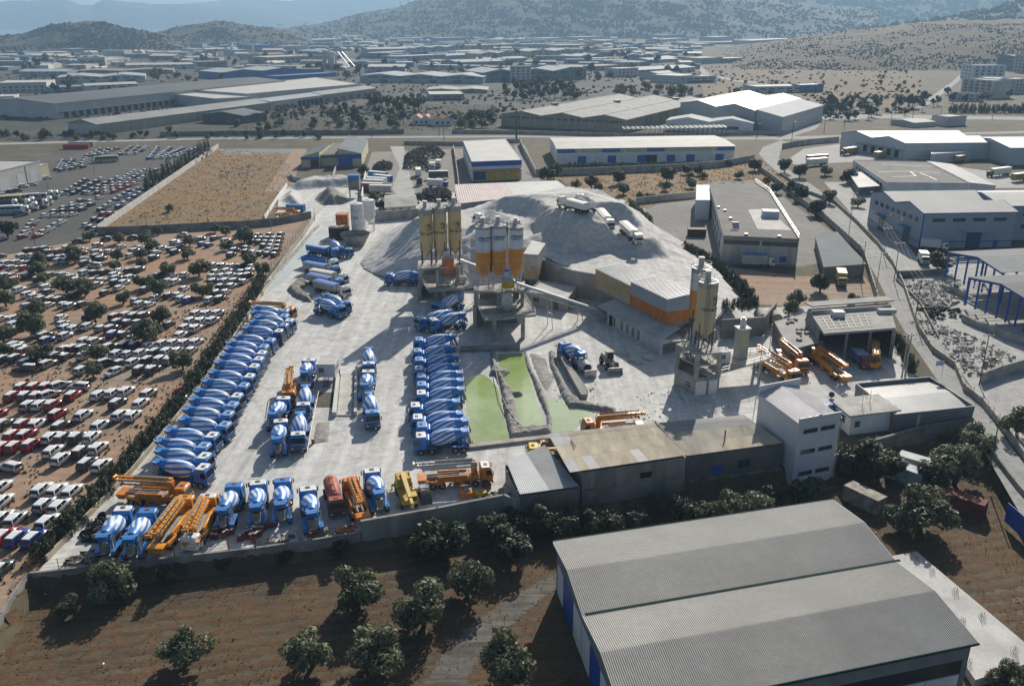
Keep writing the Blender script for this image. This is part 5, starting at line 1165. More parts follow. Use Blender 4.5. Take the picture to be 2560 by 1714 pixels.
def silo(label,c,r,zc,zb,zt,bands,legs_z=None,emblem=None,text=None,tz=None,tang=-90,capm=None,filt=True,rail=True,ladder=None,esz=1.2,tsz=.9,legm=None):
    """c centre, zc cone tip, zb foot of the shell, zt top, bands: (from z, material) upwards"""
    root=thing('silo',label,'silo',(c[0],c[1],0),0,'cement silos');n=32
    zs=[z for z,_ in bands]+[zt]
    sh=MB()
    for i,(z,m)in enumerate(bands):sh.cyl((0,0,z),(0,0,zs[i+1]),r,n=n,m=i,caps=False)
    ob('shell',sh.mesh('shell',*[m for _,m in bands]),root)
    b=MB();b.cyl((0,0,zc),(0,0,zb),.25,r,n=n,caps=False);ob('cone',b.mesh('cone',bands[0][1]),root)
    k=max(3,int((zt-zb)/2.2))
    ringm=MB();ringm.cyl((0,0,-.06),(0,0,.06),r+.035,n=n);rm=ringm.mesh('band',steel)
    for i in range(k+1):ob('band',rm,root,(0,0,zb+(zt-zb)*i/k))
    b=MB();b.cyl((0,0,zt),(0,0,zt+.55),r,.4,n=n);ob('top_cone',b.mesh('top_cone',capm or concrete_lt),root)
    if filt:
        b=MB();b.box((-.1,.2,zt+1.1),(.9,.9,1.5));f=ob('dust_filter',b.mesh('dust_filter',steel),root)
        b=MB();b.box((-.1,.2,zt+1.95),(1.15,1.15,.22));ob('filter_cap',b.mesh('filter_cap',white_wall),f)
    if rail:
        b=MB();pts=[(r*1.02*cos(2*pi*i/16),r*1.02*sin(2*pi*i/16))for i in range(17)]
        for zz in(.55,1.05):b.tube([(x,y,zt+zz)for x,y in pts],.035,4)
        for x,y in pts[::2]:b.cyl((x,y,zt),(x,y,zt+1.05),.03,n=4)
        ob('railing',b.mesh('railing',steel),root)
    if ladder is not None:
        b=MB();a=radians(ladder);x,y=(r+.25)*cos(a),(r+.25)*sin(a);tx,ty=-sin(a)*.25,cos(a)*.25
        for s in(-1,1):b.beam((x+s*tx,y+s*ty,zc),(x+s*tx,y+s*ty,zt+1),.06)
        for i in range(int((zt-zc)/.6)):b.beam((x-tx,y-ty,zc+i*.6),(x+tx,y+ty,zc+i*.6),.05)
        ob('ladder',b.mesh('ladder',steel_dk),root)
    if legs_z is not None:
        for i in range(4):
            a=pi/4+i*pi/2;x,y=r*.98*cos(a),r*.98*sin(a);b=MB();b.beam((x,y,legs_z),(x,y,zb+1.6),.24);
            a2=a+pi/2;x2,y2=r*.98*cos(a2),r*.98*sin(a2);b.beam((x,y,legs_z+.3),(x2,y2,zb-.3),.1);ob('leg',b.mesh('leg',legm or steel_dk),root)
    if emblem is not None:
        e=emblem.copy();s=Matrix.Diagonal((esz,esz,1,1));e.transform(s);ob('emblem',wrap(e,radians(tang)if not isinstance(tang,tuple)else radians(tang[0]),tz,r),root)
    if text:
        for s,size,a,z,mat in text:ob('lettering',wrap(text_me(s,size,mat),radians(a),z,r),root)
    return root
def at_z(px,py,y):return AT(px,py,y)
cream_silo=M('silo_cream',(.56,.42,.20),.6,.16,.5,streak=(1,1,.15));beige_silo=M('silo_beige',(.47,.39,.235),.65,.22,.5,streak=(1,1,.15))
white_silo=M('silo_white',(.56,.59,.61),.55,.12,.6,streak=(1,1,.2));orange_silo=M('silo_orange',(.62,.235,.012),.55,.18,.6,streak=(1,1,.2));cap_grey=M('silo_cement_grey',(.34,.33,.30),.85,.3,1.2)
# ------- cream plant (left)
DZ,UZ=5.0,10.3
def frame_tower(label,deck,dz,upper,uz,cols,walls,uppercols,name='batching_tower',lower=None):
    root=thing(name,label,'concrete tower',(0,0,0),0,'concrete batching towers')
    b=MB();b.prism(deck,dz-.5,dz);ob('deck',b.mesh('deck',concrete),root)
    b=MB()
    for i in range(len(deck)):
        a,c=Vector((*deck[i],dz)),Vector((*deck[(i+1)%len(deck)],dz))
        for zz in(.5,1.0):b.beam(a+Vector((0,0,zz)),c+Vector((0,0,zz)),.05)
        n=max(2,int((c-a).length/1.6))
        for k in range(n):p=a.lerp(c,k/n);b.beam(p,p+Vector((0,0,1.0)),.05)
    ob('railing',b.mesh('railing',steel),root)
    b=MB();b.prism(upper,uz-.45,uz);ob('upper_deck',b.mesh('upper_deck',concrete),root)
    for x,y in cols:b=MB();b.box((x,y,(dz-.5)/2),(.95,.95,dz-.5));ob('column',b.mesh('column',concrete),root)
    for x,y in uppercols:b=MB();b.box((x,y,(dz+uz-.45)/2),(.8,.8,uz-.45-dz));ob('column',b.mesh('column',concrete),root)
    for(a,c,z0,z1)in walls:b=MB();b.beam((*a,(z0+z1)/2),(*c,(z0+z1)/2),.35,z1-z0);ob('wall',b.mesh('wall',concrete_dk),root)
    return root
A_=[tuple(G(x,y,DZ)[:2])for x,y in((1074,727),(1178,716),(1155,684),(1046,692))]
UA=[tuple(G(x,y,UZ)[:2])for x,y in((1043,672),(1150,664),(1160,646),(1046,651))]
gl,gm,gr=G(1050,750),G(1092,752),G(1156,748)
L_root=frame_tower('concrete frame tower carrying the three cream silos',A_,DZ,UA,UZ,[(gl.x,gl.y),(gm.x,gm.y),(gr.x,gr.y),(gl.x-.3,gl.y+6.5),(gr.x-1,gr.y+6.5),(A_[0][0]+3.2,A_[0][1]+4)],[((gl.x,gl.y+6.2),(gr.x-1,gr.y+6.2),0,4.5),((gl.x-.2,gl.y+.5),(gl.x-.3,gl.y+6.2),0,4.5),((gl.x,gl.y+6.2),(gr.x-1,gr.y+6.2),5,9.8)],[(UA[0][0]+.6,UA[0][1]+.6),(UA[0][0]+5,UA[0][1]+1.2),(UA[1][0]-.6,UA[1][1]+.6),(UA[3][0]+.6,UA[3][1]-.4),(UA[2][0]-.6,UA[2][1]-.4)])
head=emblem_head()
sy0=(UA[0][1]+UA[3][1])/2;rad=1.72
for i,(px,yt,yb,yk,dy,ez)in enumerate(((1064,526,624,645,0,(568.5,586)),(1099,522,622,641,.9,(565,582.5)),(1136,517,617,639,1.8,(562.5,578.5)))):
    y=sy0+dy;c=AT(px,yt+20,y);f=y-rad
    silo(f"cream cement silo with round head emblem, {('left', 'middle', 'right')[i]} one of the cream trio",(c.x,c.y),rad,AT(px,yk,f).z,AT(px,yb,f).z,AT(px,yt,f).z,[(AT(px,yb,f).z,cream_silo),(AT(px,yt+14,f).z,cap_grey)],UZ,head,[('ΗΡΑΚΛΗΣ',.92,-66,AT(px,ez[1],f).z,ink)],AT(px,ez[0],f).z,(-66,),esz=.98,filt=True)
def mixer_unit(root_label,p,z0,z1,body,low=None,blue=True):
    """the weighing hopper with its dust filter on the deck"""
    r=thing('weigh_hopper',root_label,'hopper',(p[0],p[1],0),0,'weighing hoppers');h=z1-z0
    b=MB();b.hull([(-.9,-.7,z0),(.9,-.7,z0),(.9,.7,z0),(-.9,.7,z0),(-1.5,-1.2,z0+h*.35),(1.5,-1.2,z0+h*.35),(1.5,1.2,z0+h*.35),(-1.5,1.2,z0+h*.35)]);b.box((0,0,z0+h*.675),(3.0,2.4,h*.65));ob('body',b.mesh('body',body),r)
    b=MB();b.hull([(-1.6,-1.3,z1),(1.6,-1.3,z1),(1.6,1.3,z1),(-1.6,1.3,z1),(-.7,-.6,z1+.6),(.7,-.6,z1+.6),(.7,.6,z1+.6),(-.7,.6,z1+.6)]);ob('lid',b.mesh('lid',steel),r)
    b=MB();b.cyl((-.3,0,z1+.5),(-.3,0,z1+2.0),.62,n=14);f=ob('dust_filter',b.mesh('dust_filter',M('filter_grey_blue',(.38,.44,.50),.6,.2,1)),r)
    b=MB();b.cyl((-.3,0,z1+2.0),(-.3,0,z1+2.3),.66,.5,n=14);ob('filter_cap',b.mesh('filter_cap',blue_trim),f)
    for s in(-1,1):
        for t in(-1,1):b=MB();b.beam((s*1.35,t*1.1,z0-2.0),(s*1.35,t*1.1,z0+h*.4),.18);ob('leg',b.mesh('leg',M('rusty_orange_steel',(.30,.11,.04),.7,.4,1.0)),r)
    b=MB()
    for i in range(8):b.beam((-1.9,-1.6,z0-1.9+i*.5),(-1.4,-1.6,z0-1.9+i*.5),.05)
    for x in(-1.9,-1.4):b.beam((x,-1.6,z0-2),(x,-1.6,z0+2.2),.06)
    ob('ladder',b.mesh('ladder',steel),r)
    return r
orange_rust=M('faded_orange_hopper',(.52,.17,.05),.65,.35,.9)
p=AT(1121,690,219.5);mixer_unit('faded orange weighing hopper with blue filter below the cream silos',p,AT(1121,688,218).z,AT(1121,648,218).z,orange_rust)
for i,(px,py)in enumerate(((1112,712),(1152,706))):
    q=G(px,py,DZ);b=MB();b.cyl((-1.5,0,.95),(1.5,0,.95),.78,n=16);b2=MB()
    for x in(-.9,.9):b2.box((x,0,.15),(.2,1.1,.3))
    t=thing('additive_tank',f"white horizontal additive tank on the deck under the cream silos, {('left', 'right')[i]} one",'tank',(q.x,q.y,DZ),.1,'additive tanks');ob('vessel',b.mesh('vessel',M('tank_white',(.50,.50,.47),.6,.25,.9)),t);ob('saddle',b2.mesh('saddle',steel),t)
# ------- white and orange plant (middle)
DC,UC=6.3,10.4
A2=[tuple(G(x,y,DC)[:2])for x,y in((1211,799),(1340,786),(1306,735),(1184,742))]
U2=[tuple(G(x,y,UC)[:2])for x,y in((1186,725),(1250,731),(1312,724),(1312,703),(1184,716))]
c1,c2,c3=G(1188,818),G(1236,852),G(1307,845)
C_root=frame_tower('concrete frame tower carrying the three white and orange silos',A2,DC,U2,UC,[(c1.x,c1.y),(c2.x,c2.y),(c3.x,c3.y),(c3.x-.8,c3.y+11),(c1.x+1,c1.y+3.5)],[((c1.x,c1.y+4),(c3.x-.8,c3.y+11.5),0,5.8),((c1.x+.2,c1.y+.4),(c1.x-.1,c1.y+4),0,5.8),((c1.x+1,c1.y+3.4),(c3.x-.8,c3.y+11),6.3,10)],[(U2[0][0]+.6,U2[0][1]+.6),(U2[1][0]-.4,U2[1][1]+.5),(U2[2][0]-.6,U2[2][1]+.5),(U2[3][0]-.5,U2[3][1]-.5),(U2[4][0]+.5,U2[4][1]-.5)])
spir=emblem_spiral()
sy1=(U2[0][1]+U2[4][1])/2+1.0;rad=1.78
for i,(px,yt,yo,yb,yk,lz)in enumerate(((1208,570,632,684,699,600),(1246,567,628,681,696,596),(1289.5,571,623,677,696,595))):
    y=sy1+(0,.6,1.4)[i];c=AT(px,yt+30,y);f=y-rad
    Z_=lambda v:AT(px,v,f).z
    silo(f"white over orange cement silo with dark spiral logo, {('left', 'middle', 'right')[i]} one of three",(c.x,c.y),rad,Z_(yk),Z_(yb),Z_(yt),[(Z_(yb),orange_silo),(Z_(yo),white_silo),(Z_(yt+6),cap_grey)],UC,spir,[('ΤΣΙΜΕΝΤΑ',.52,-66+(0,1,3)[i],Z_(lz)+.28,ink),('ΧΑΛΥΨ',.52,-72+(0,1,3)[i],Z_(lz)-.34,ink)],Z_(lz),(-108+(0,0,0)[i],),esz=.85,legm=steel)
p=AT(1270,740,194.5);mixer_unit('yellow and grey weighing hopper with blue filter below the white and orange silos',p,AT(1270,724,193).z,AT(1270,703,193).z,M('hopper_yellow',(.48,.34,.03),.6,.3,.9))
p=AT(1268,760,192.5);b=MB();b.box((0,0,0),(2.6,2.2,2.6));b.hull([(-.5,-.5,-2.6),(.5,-.5,-2.6),(.5,.5,-2.6),(-.5,.5,-2.6),(-1.3,-1.1,-1.3),(1.3,-1.1,-1.3),(1.3,1.1,-1.3),(-1.3,1.1,-1.3)]);
t=thing('concrete_mixer_unit','square grey mixing machine on rusty legs in the middle of the deck','mixing machine',(p.x,p.y,DC+3.2));ob('body',b.mesh('body',steel),t)
for sx in(-1.2,1.2):
    for sy in(-1,1):b=MB();b.beam((sx,sy,-3.2),(sx,sy,-.8),.16);ob('leg',b.mesh('leg',MATS['rusty_orange_steel']),t)
b=MB();b.box((0,0,-1.35),(4.4,3.4,.1));
for s in(-1,1):b.beam((-2.2,s*1.7,-.4),(2.2,s*1.7,-.4),.05);b.beam((s*2.2,-1.7,-.4),(s*2.2,1.7,-.4),.05)
ob('platform',b.mesh('platform',steel),t)
def conveyor(label,a,b_,w=1.5,supports=(),covered=True):
    r=thing('conveyor',label,'conveyor',(0,0,0),0,'belt conveyors');a,b_=Vector(a),Vector(b_);d=(b_-a).normalized();s=d.cross(Vector((0,0,1))).normalized();u=s.cross(d)
    m=MB();n=10;L=(b_-a).length;k=int(L/1.6)
    for i in range(n):
        t0,t1=pi*i/n,pi*(i+1)/n
        q=[a+s*w/2*cos(t)+u*w*.42*sin(t)for t in(t0,t1)];e=[b_+s*w/2*cos(t)+u*w*.42*sin(t)for t in(t0,t1)]
        m.quad(q[0],q[1],e[1],e[0])
    ob('belt_cover',m.mesh('belt_cover',M('belt_cover_pale',(.55,.55,.53),.5,.15,.8)),r)
    m=MB()
    for sd in(-1,1):
        for h in(0,-1.0):m.beam(a+s*sd*w/2+u*h,b_+s*sd*w/2+u*h,.12)
        for i in range(k):
            p,q=a.lerp(b_,i/k),a.lerp(b_,(i+1)/k);m.beam(p+s*sd*w/2-u,q+s*sd*w/2,.07);m.beam(p+s*sd*w/2-u,p+s*sd*w/2,.07)
    ob('truss',m.mesh('truss',steel),r)
    for t in supports:
        p=a.lerp(b_,t);m=MB()
        for sd in(-1,1):m.beam(p+s*sd*w/2-u,Vector((p.x,p.y,0))+s*sd*(w/2+.5),.16)
        m.beam(Vector((p.x,p.y,p.z*.45))-s*w*.7,Vector((p.x,p.y,p.z*.45))+s*w*.7,.1);ob('trestle',m.mesh('trestle',steel),r)
    return r
conveyor('long pale covered conveyor rising from the long shed to the middle plant',G(1512,783,1.2),AT(1287,709,196),supports=(.28,.62))
conveyor('covered conveyor rising to the orange hopper of the cream plant',AT(1222,678,226),AT(1146,651,221),supports=(.2,))
# ------- aggregate bins: long shed with hopper fronts, retaining walls
sf0,sf1=G(1517.6,809.5),G(1651,886.7);sd=(sf1-sf0).normalized();sn=Vector((-sd.y,sd.x,0))
def SH(u,v):return sf0+sd*u+sn*v
shed=thing('aggregate_shed','long corrugated aggregate shed with orange hopper front and lean-to','shed',(0,0,0))
panel_or=M('faded_orange_sheet',(.42,.22,.08),.7,.45,.35,col2=(.40,.37,.32),streak=(1.5,1.5,.5));panel_or2=M('orange_sheet',(.50,.17,.04),.65,.3,.5,streak=(2,2,.4));panel_yel=M('yellow_stained_sheet',(.42,.29,.08),.7,.4,.3,col2=(.40,.36,.30))
for(u0,u1,zt,wall_lo,wall_hi)in((-13.5,3.2,10.2,panel_yel,panel_yel),(3.2,18.6,11.2,panel_or2,wall_bluegrey)):
    f0,f1,r0,r1=SH(u0,4.2),SH(u1,4.2),SH(u0,11.3),SH(u1,11.3);V=Vector
    zl=5.2;zm=8.0
    b=MB();b.ribs(f0+V((0,0,zl)),f1+V((0,0,zl)),f1+V((0,0,zm)),f0+V((0,0,zm)),40,.08);b.ribs(f1+V((0,0,zl)),r1+V((0,0,zl)),r1+V((0,0,zm)),f1+V((0,0,zm)),16,.08);ob('lower_wall_sheet',b.mesh('lower_wall_sheet',wall_lo),shed)
    b=MB();b.ribs(f0+V((0,0,zm)),f1+V((0,0,zm)),f1+V((0,0,zt)),f0+V((0,0,zt)),40,.08);b.ribs(f1+V((0,0,zm)),r1+V((0,0,zm)),r1+V((0,0,zt)),f1+V((0,0,zt)),16,.08);b.quad(f0+V((0,0,zl)),r0+V((0,0,zl)),r0+V((0,0,zt)),f0+V((0,0,zt)));ob('upper_wall_sheet',b.mesh('upper_wall_sheet',wall_hi),shed)
    b=MB();h0,h1,h2,h3=SH(u0+.4,5.6),SH(u1-1.2,5.6),SH(u1-1.2,9.5),SH(u0+.4,9.5);b.hull([h0+V((0,0,3.6)),h1+V((0,0,3.6)),h2+V((0,0,3.6)),h3+V((0,0,3.6)),f0+V((0,0,zl)),f1+V((0,0,zl)),r1+V((0,0,zl)),r0+V((0,0,zl))]);ob('hopper',b.mesh('hopper',M('dusty_hopper',(.36,.34,.30),.8,.3,.6)),shed)
    q=[SH(u0-.3,3.9),SH(u1+.4,3.9),SH(u1+.4,11.6),SH(u0-.3,11.6)];m_=MB();zz=[zt-.1,zt-.1,zt+.5,zt+.5]
    m_.ribs(*[p+V((0,0,z))for p,z in zip(q,zz)],22,.1,th=.1);ob('roof',m_.mesh('roof',M('dull_zinc_roof',(.40,.41,.40),.5,.25,.15)),shed)
b=MB();Q=[SH(0,0),SH(23.1,0),SH(23.1,5.5),SH(0,5.5)];b.prism([(p.x,p.y)for p in Q],0,3.3);ob('lean_to_wall',b.mesh('lean_to_wall',M('dusty_white_wall',(.50,.50,.48),.8,.2,.4)),shed)
b=MB();b.slab(SH(-4.5,-.4)+Vector((0,0,3.35)),SH(23.4,-.4)+Vector((0,0,3.35)),SH(21.5,5.9)+Vector((0,0,5.0)),SH(-4.5,5.9)+Vector((0,0,5.0)),.15);ob('lean_to_roof',b.mesh('lean_to_roof',M('dusty_grey_roof',(.42,.42,.41),.7,.25,.25)),shed)
add_openings(shed,[(SH(0,0).x,SH(0,0).y),(SH(23.1,0).x,SH(23.1,0).y),(SH(23.1,5.5).x,SH(23.1,5.5).y),(SH(0,5.5).x,SH(0,5.5).y)],[('N',.04,.11,.1,2.7,'opening',black_in),('N',.13,.16,.5,2.6,'opening',steel_dk),('N',.24,.66,.5,2.7,'opening',M('dusty_louvre',(.20,.20,.19),.8,.2,1),4,.62),('R',.1,.9,.1,2.4,'opening',M('mesh_gate_grey',(.14,.145,.15),.7,.2,2))])
def strip_wall(name,label,pts,h,th=.35,mat=None,cat='wall',z0=None,piers=0,group=None,kind=None,caps=None):
    """a wall along world points (x, y) or (x, y, z); panels between the points are parts"""
    r=thing(name,label,cat,(0,0,0),0,group);pts=[Vector((*p,0))if len(p)==2 else Vector(p)for p in pts]
    for i,(a,c)in enumerate(zip(pts,pts[1:])):
        b=MB();zb=(z0 if z0 is not None else min(a.z,c.z));d=c-a;d.z=0;L=d.length;n=Vector((-d.y,d.x,0)).normalized()*th/2;e=d.normalized()*th*.48
        A,C_=a-(e if i else e*0),c
        b.hull([Vector((A.x,A.y,zb))-n,Vector((C_.x,C_.y,zb))-n,Vector((C_.x,C_.y,zb))+n,Vector((A.x,A.y,zb))+n,Vector((A.x,A.y,a.z+h))-n,Vector((C_.x,C_.y,c.z+h))-n,Vector((C_.x,C_.y,c.z+h))+n,Vector((A.x,A.y,a.z+h))+n])
        ob('wall_panel',b.mesh('wall_panel',mat or concrete),r)
        if piers:
            k=max(1,int(L/piers))
            for j in range(k):p=A.lerp(C_,j/k);q=MB();q.box((p.x,p.y,(zb+A.lerp(C_,j/k).z+h+.1)/2),(th+.12,th+.12,h+.1+A.z-zb),atan2(d.y,d.x));ob('pier',q.mesh('pier',caps or mat or concrete),r)
    return r
strip_wall('retaining_wall','tall bare retaining wall between hopper tower and long shed',[tuple(G(1356,650,7)[:2]),tuple(G(1428,678,7)[:2]),tuple(SH(-13.6,9)[:2])],7.4,.5,M('dusty_wall',(.36,.345,.32),.9,.25,.25,fine=.1),z0=0)
strip_wall('retaining_wall','concrete retaining wall right of the beige silos under the bushes',[tuple(G(1800,845)[:2]),tuple(G(1905,838)[:2]),tuple(G(1935,800)[:2])],4.6,.5,concrete_dk,z0=0)
# corner hopper house
hp=[tuple(G(x,y,3.4)[:2])for x,y in((1310,697),(1345,700),(1362,676),(1330,668))]
t=thing('hopper_house','corrugated hopper house with orange stained lower walls behind the white silos','hopper house',(0,0,0));q=hp
b=MB();b.prism(q,3.5,7.2);ob('lower_wall',b.mesh('lower_wall',panel_or),t);b=MB();b.prism(q,7.2,10.5);ob('upper_wall',b.mesh('upper_wall',M('dusty_sheet',(.38,.37,.34),.7,.2,.3)),t)
cx_=sum(p[0]for p in q)/4;cy_=sum(p[1]for p in q)/4
b=MB();b.hull([(cx_+(p[0]-cx_)*.4,cy_+(p[1]-cy_)*.4,.8)for p in q]+[(p[0],p[1],3.5)for p in q]);ob('hopper',b.mesh('hopper',MATS['dusty_hopper']),t)
b=MB();b.ribs(*[Vector((cx_+(p[0]-cx_)*1.06,cy_+(p[1]-cy_)*1.06,z))for p,z in zip(q,(10.5,10.5,11.1,11.1))],14,.08,th=.1);ob('roof',b.mesh('roof',MATS['dull_zinc_roof']),t)
for p in q:b=MB();b.box((p[0],p[1],1.75),(.5,.5,3.5));ob('column',b.mesh('column',concrete),t)
# low control building under the conveyor
hall('control_building','low flat concrete building with dark door under the long conveyor','building',PP(((1318,762),(1418,780),(1440,748),(1350,735)),0),0,3.4,0,flat=.3,wall=MATS['dusty_wall'],roof=M('dusty_flat_roof',(.44,.435,.42),.9,.2,.3),ops=[('N',.66,.78,.1,2.5,'door',wall_dark),('N',.15,.3,1.2,2.4,'window')])
# ------- beige plant (right)
base=[tuple(G(x,y)[:2])for x,y in((1736,988),(1796,982),(1745,948),(1684.4,959))]
t=thing('batching_tower','grey concrete tower with white ground floor office under the beige silo','concrete tower',(0,0,0),0,'concrete batching towers')
bx,by=sum(p[0]for p in base)/4,sum(p[1]for p in base)/4;sc_=lambda k,dx=0,dy=0:[(bx+(p[0]-bx)*k+dx,by+(p[1]-by)*k+dy)for p in base]
b=MB();b.prism(base,0,3.4);ob('wall',b.mesh('wall',concrete),t)
for p in sc_(.92):b=MB();b.box((p[0],p[1],6.0),(.8,.8,5.2));ob('column',b.mesh('column',concrete),t)
for z in(3.4,6.1,8.4):b=MB();b.prism(sc_(1.03+.0),z,z+.3);ob('floor_slab',b.mesh('floor_slab',concrete),t)
b=MB();b.beam((*sc_(.9)[2],5.0),(*sc_(.9)[3],5.0),.3,3.0);ob('wall',b.mesh('wall',concrete_dk),t)
add_openings(t,base,[('N',.02,.92,.02,2.9,'band',white_wall),('N',.26,.48,.9,2.2,'window',white_wall),('N',.52,.66,.9,2.2,'window',white_wall),('L',.55,.8,1.0,2.3,'window',white_wall)])
plat=[tuple(G(x,y,4.4)[:2])for x,y in((1742,928),(1776,938),(1926,897),(1910,880),(1790,890))]
b=MB();b.prism(plat,4.1,4.4);ob('walkway',b.mesh('walkway',concrete),t);b=MB()
for i in range(4):
    a,c=Vector((*plat[i],4.4)),Vector((*plat[i+1],4.4))
    for zz in(.5,1.05):b.beam(a+Vector((0,0,zz)),c+Vector((0,0,zz)),.06)
    for k in range(7):p=a.lerp(c,k/7);b.beam(p,p+Vector((0,0,1.05)),.06)
ob('railing',b.mesh('railing',steel),t)
for p in plat[1:4]:b=MB();b.box((bx+(p[0]-bx)*.88,by+(p[1]-by)*.88+.5,2.05),(.5,.5,4.1));ob('column',b.mesh('column',concrete),t)
p=G(1806,905,4.4);hall('site_cabin','small white cabin with two windows on the beige plant walkway','cabin',[(p.x-1.5,p.y-1.2),(p.x+1.4,p.y-.6),(p.x+.9,p.y+2.0),(p.x-2,p.y+1.4)],4.42,6.9,0,flat=.06,wall=white_wall,roof=grey_sheet,ops=[('N',.35,.6,1.1+4.4,1.9+4.4,'window'),('L',.35,.6,1.1+4.4,1.9+4.4,'window')])
p=G(1850,893,4.4);t=thing('filter_tower','tall grey and yellow filter box with white drum on top beside the beige silo','filter tower',(p.x,p.y,4.42),.25)
b=MB();b.box((0,0,3.2),(2.2,2.0,6.4));ob('body',b.mesh('body',M('dusty_filter_grey',(.36,.355,.33),.7,.2,.8)),t)
for z,h in((5.2,1.6),(3.2,1.0)):b=MB();b.box((.1,-1.01,z),(1.8,.05,h));b.box((1.11,0,z),(.05,1.7,h));ob('yellow_panel',b.mesh('yellow_panel',M('worn_yellow',(.55,.42,.05),.7,.4,1.0,col2=(.36,.34,.28))),t)
b=MB();b.box((0,0,6.5),(2.7,2.4,.2));ob('lid',b.mesh('lid',white_wall),t);b=MB();b.cyl((0,0,6.6),(0,0,8.3),.62,n=16);b.cyl((0,0,8.3),(0,0,8.7),.4,n=12);ob('vent_drum',b.mesh('vent_drum',M('vent_pale',(.5,.52,.54),.5,.15,1)),t)
y=by+.6;f=y-1.85;px=1767
silo('tall beige cement silo with faded round emblem, standing nearest on the right plant',tuple(AT(px,760,y)[:2]),1.95,AT(px,852,f).z,AT(px,830,f).z,AT(px,709,f).z,[(AT(px,830,f).z,beige_silo),(AT(px,722,f).z,cap_grey)],8.7,head,[('ΗΡΑΚΛΗΣ',.95,-62,AT(px,775,f).z,ink)],AT(px,754,f).z,(-55,),esz=1.05,ladder=-100)
y+=5.5;f=y-1.85;px=1752
silo('white and orange silo half hidden behind the tall beige silo',tuple(AT(px,700,y)[:2]),1.9,AT(px,806,f).z,AT(px,796,f).z,AT(px,674,f).z,[(AT(px,796,f).z,orange_silo),(AT(px,729,f).z,white_silo),(AT(px,686,f).z,cap_grey)],7.5,ladder=200)
tp=AT(1765,775,by+3.5);b=MB();
t=thing('pipe_rack','tangle of pipes and braces around the foot of the beige silos','pipework',(0,0,0));b=MB();pr_=random.Random(5)
for i in range(26):
    x0,y0=bx+pr_.uniform(-2,6),by+pr_.uniform(-2,6);x1,y1=x0+pr_.uniform(-3,3),y0+pr_.uniform(-2,2);b.beam((x0,y0,8.6+pr_.uniform(-2,0)),(x1,y1,8.6+pr_.uniform(-1,3)),.12)
o=ob('brace',b.mesh('brace',steel),t);o['kind']='stuff'
conveyor('short conveyor rising from the shed end to the beige plant',G(1700,872,1.6),AT(1745,800,by+6),w=1.2,supports=(.4,))
# ------- old white silos on the far apron with rusty vats
wav=emblem_waves();y=G(905,590).y;
c=AT(893,540,y);silo('white cement silo with blue wave mark, nearer of two on the far apron',(c.x,c.y),2.15,.6,2.2,AT(893,512,y-2).z,[(2.2,M('silo_bright_white',(.60,.61,.61),.55,.12,.6))],.05,wav,[('ΤΙΤΑΝ',1.35,-128,AT(893,545,y-2).z,ink_blue)],AT(893,531,y-2).z,(-125,),esz=1.4,filt=False,rail=False,legm=white_wall,capm=white_wall)
y2=y+8;c=AT(922,530,y2);silo('plain white cement silo on braced legs, farther of two on the far apron',(c.x,c.y),2.2,2.6,5.2,AT(922,503,y2-2).z,[(5.2,MATS['silo_bright_white'])],.05,filt=False,rail=False,legm=white_wall,capm=white_wall)
for i,(px,py)in enumerate(((838,598),(860,598))):
    p=G(px,py);b=MB();b.cyl((0,0,0),(0,0,4.2),2.0,n=20);k=MB();k.cyl((0,0,4.2),(0,0,4.6),2.05,1.3,n=20);t=thing('rusty_tank',f"dark rusty upright tank beside the wide vat, {('left', 'right')[i]} one",'tank',(p.x,p.y,0),0,'rusty upright tanks');ob('vessel',b.mesh('vessel',M('dark_rust',(.085,.04,.03),.8,.3,1)),t);ob('lid',k.mesh('lid',dusty),t)
p=G(889,612);t=thing('mixing_vat','wide open conical vat with a sloping rim in front of the white silos','vat',(p.x,p.y,0));b=MB();b.cyl((0,0,.1),(0,0,3.9),3.0,4.9,n=32,caps=False);b.cyl((0,0,3.9),(0,0,.4),4.8,2.9,n=32,caps=False);b.cyl((0,0,.12),(0,0,.45),3.0,2.9,n=32);ob('shell',b.mesh('shell',M('stained_vat_concrete',(.30,.29,.26),.85,.35,.6)),t);b=MB();b.cyl((0,0,2.4),(0,0,2.5),4.05,n=32);ob('slurry',b.mesh('slurry',M('dark_slurry',(.035,.04,.06),.25,.2,1)),t)
hall('site_cabin','small orange pump house on top of the rusty tanks','cabin',[(G(855,588).x-2,G(855,588).y+1),(G(855,588).x+2,G(855,588).y+1),(G(855,588).x+2,G(855,588).y+4),(G(855,588).x-2,G(855,588).y+4)],0,6.8,0,flat=.1,wall=orange_rust,roof=orange_rust)
p=G(888,492);t=thing('feed_hopper','tall grey feed hopper with blue head behind the white silos','hopper',(p.x,p.y,0));b=MB();b.box((0,0,5.2),(4.4,4,4.2));ob('body',b.mesh('body',concrete_dk),t);b=MB();b.box((0,0,8.2),(4.5,4.1,2));ob('head',b.mesh('head',blue_dull),t)
for s in(-1.8,1.8):b=MB();b.box((s,-1.6,1.6),(.4,.4,3.2));ob('leg',b.mesh('leg',steel_dk),t)
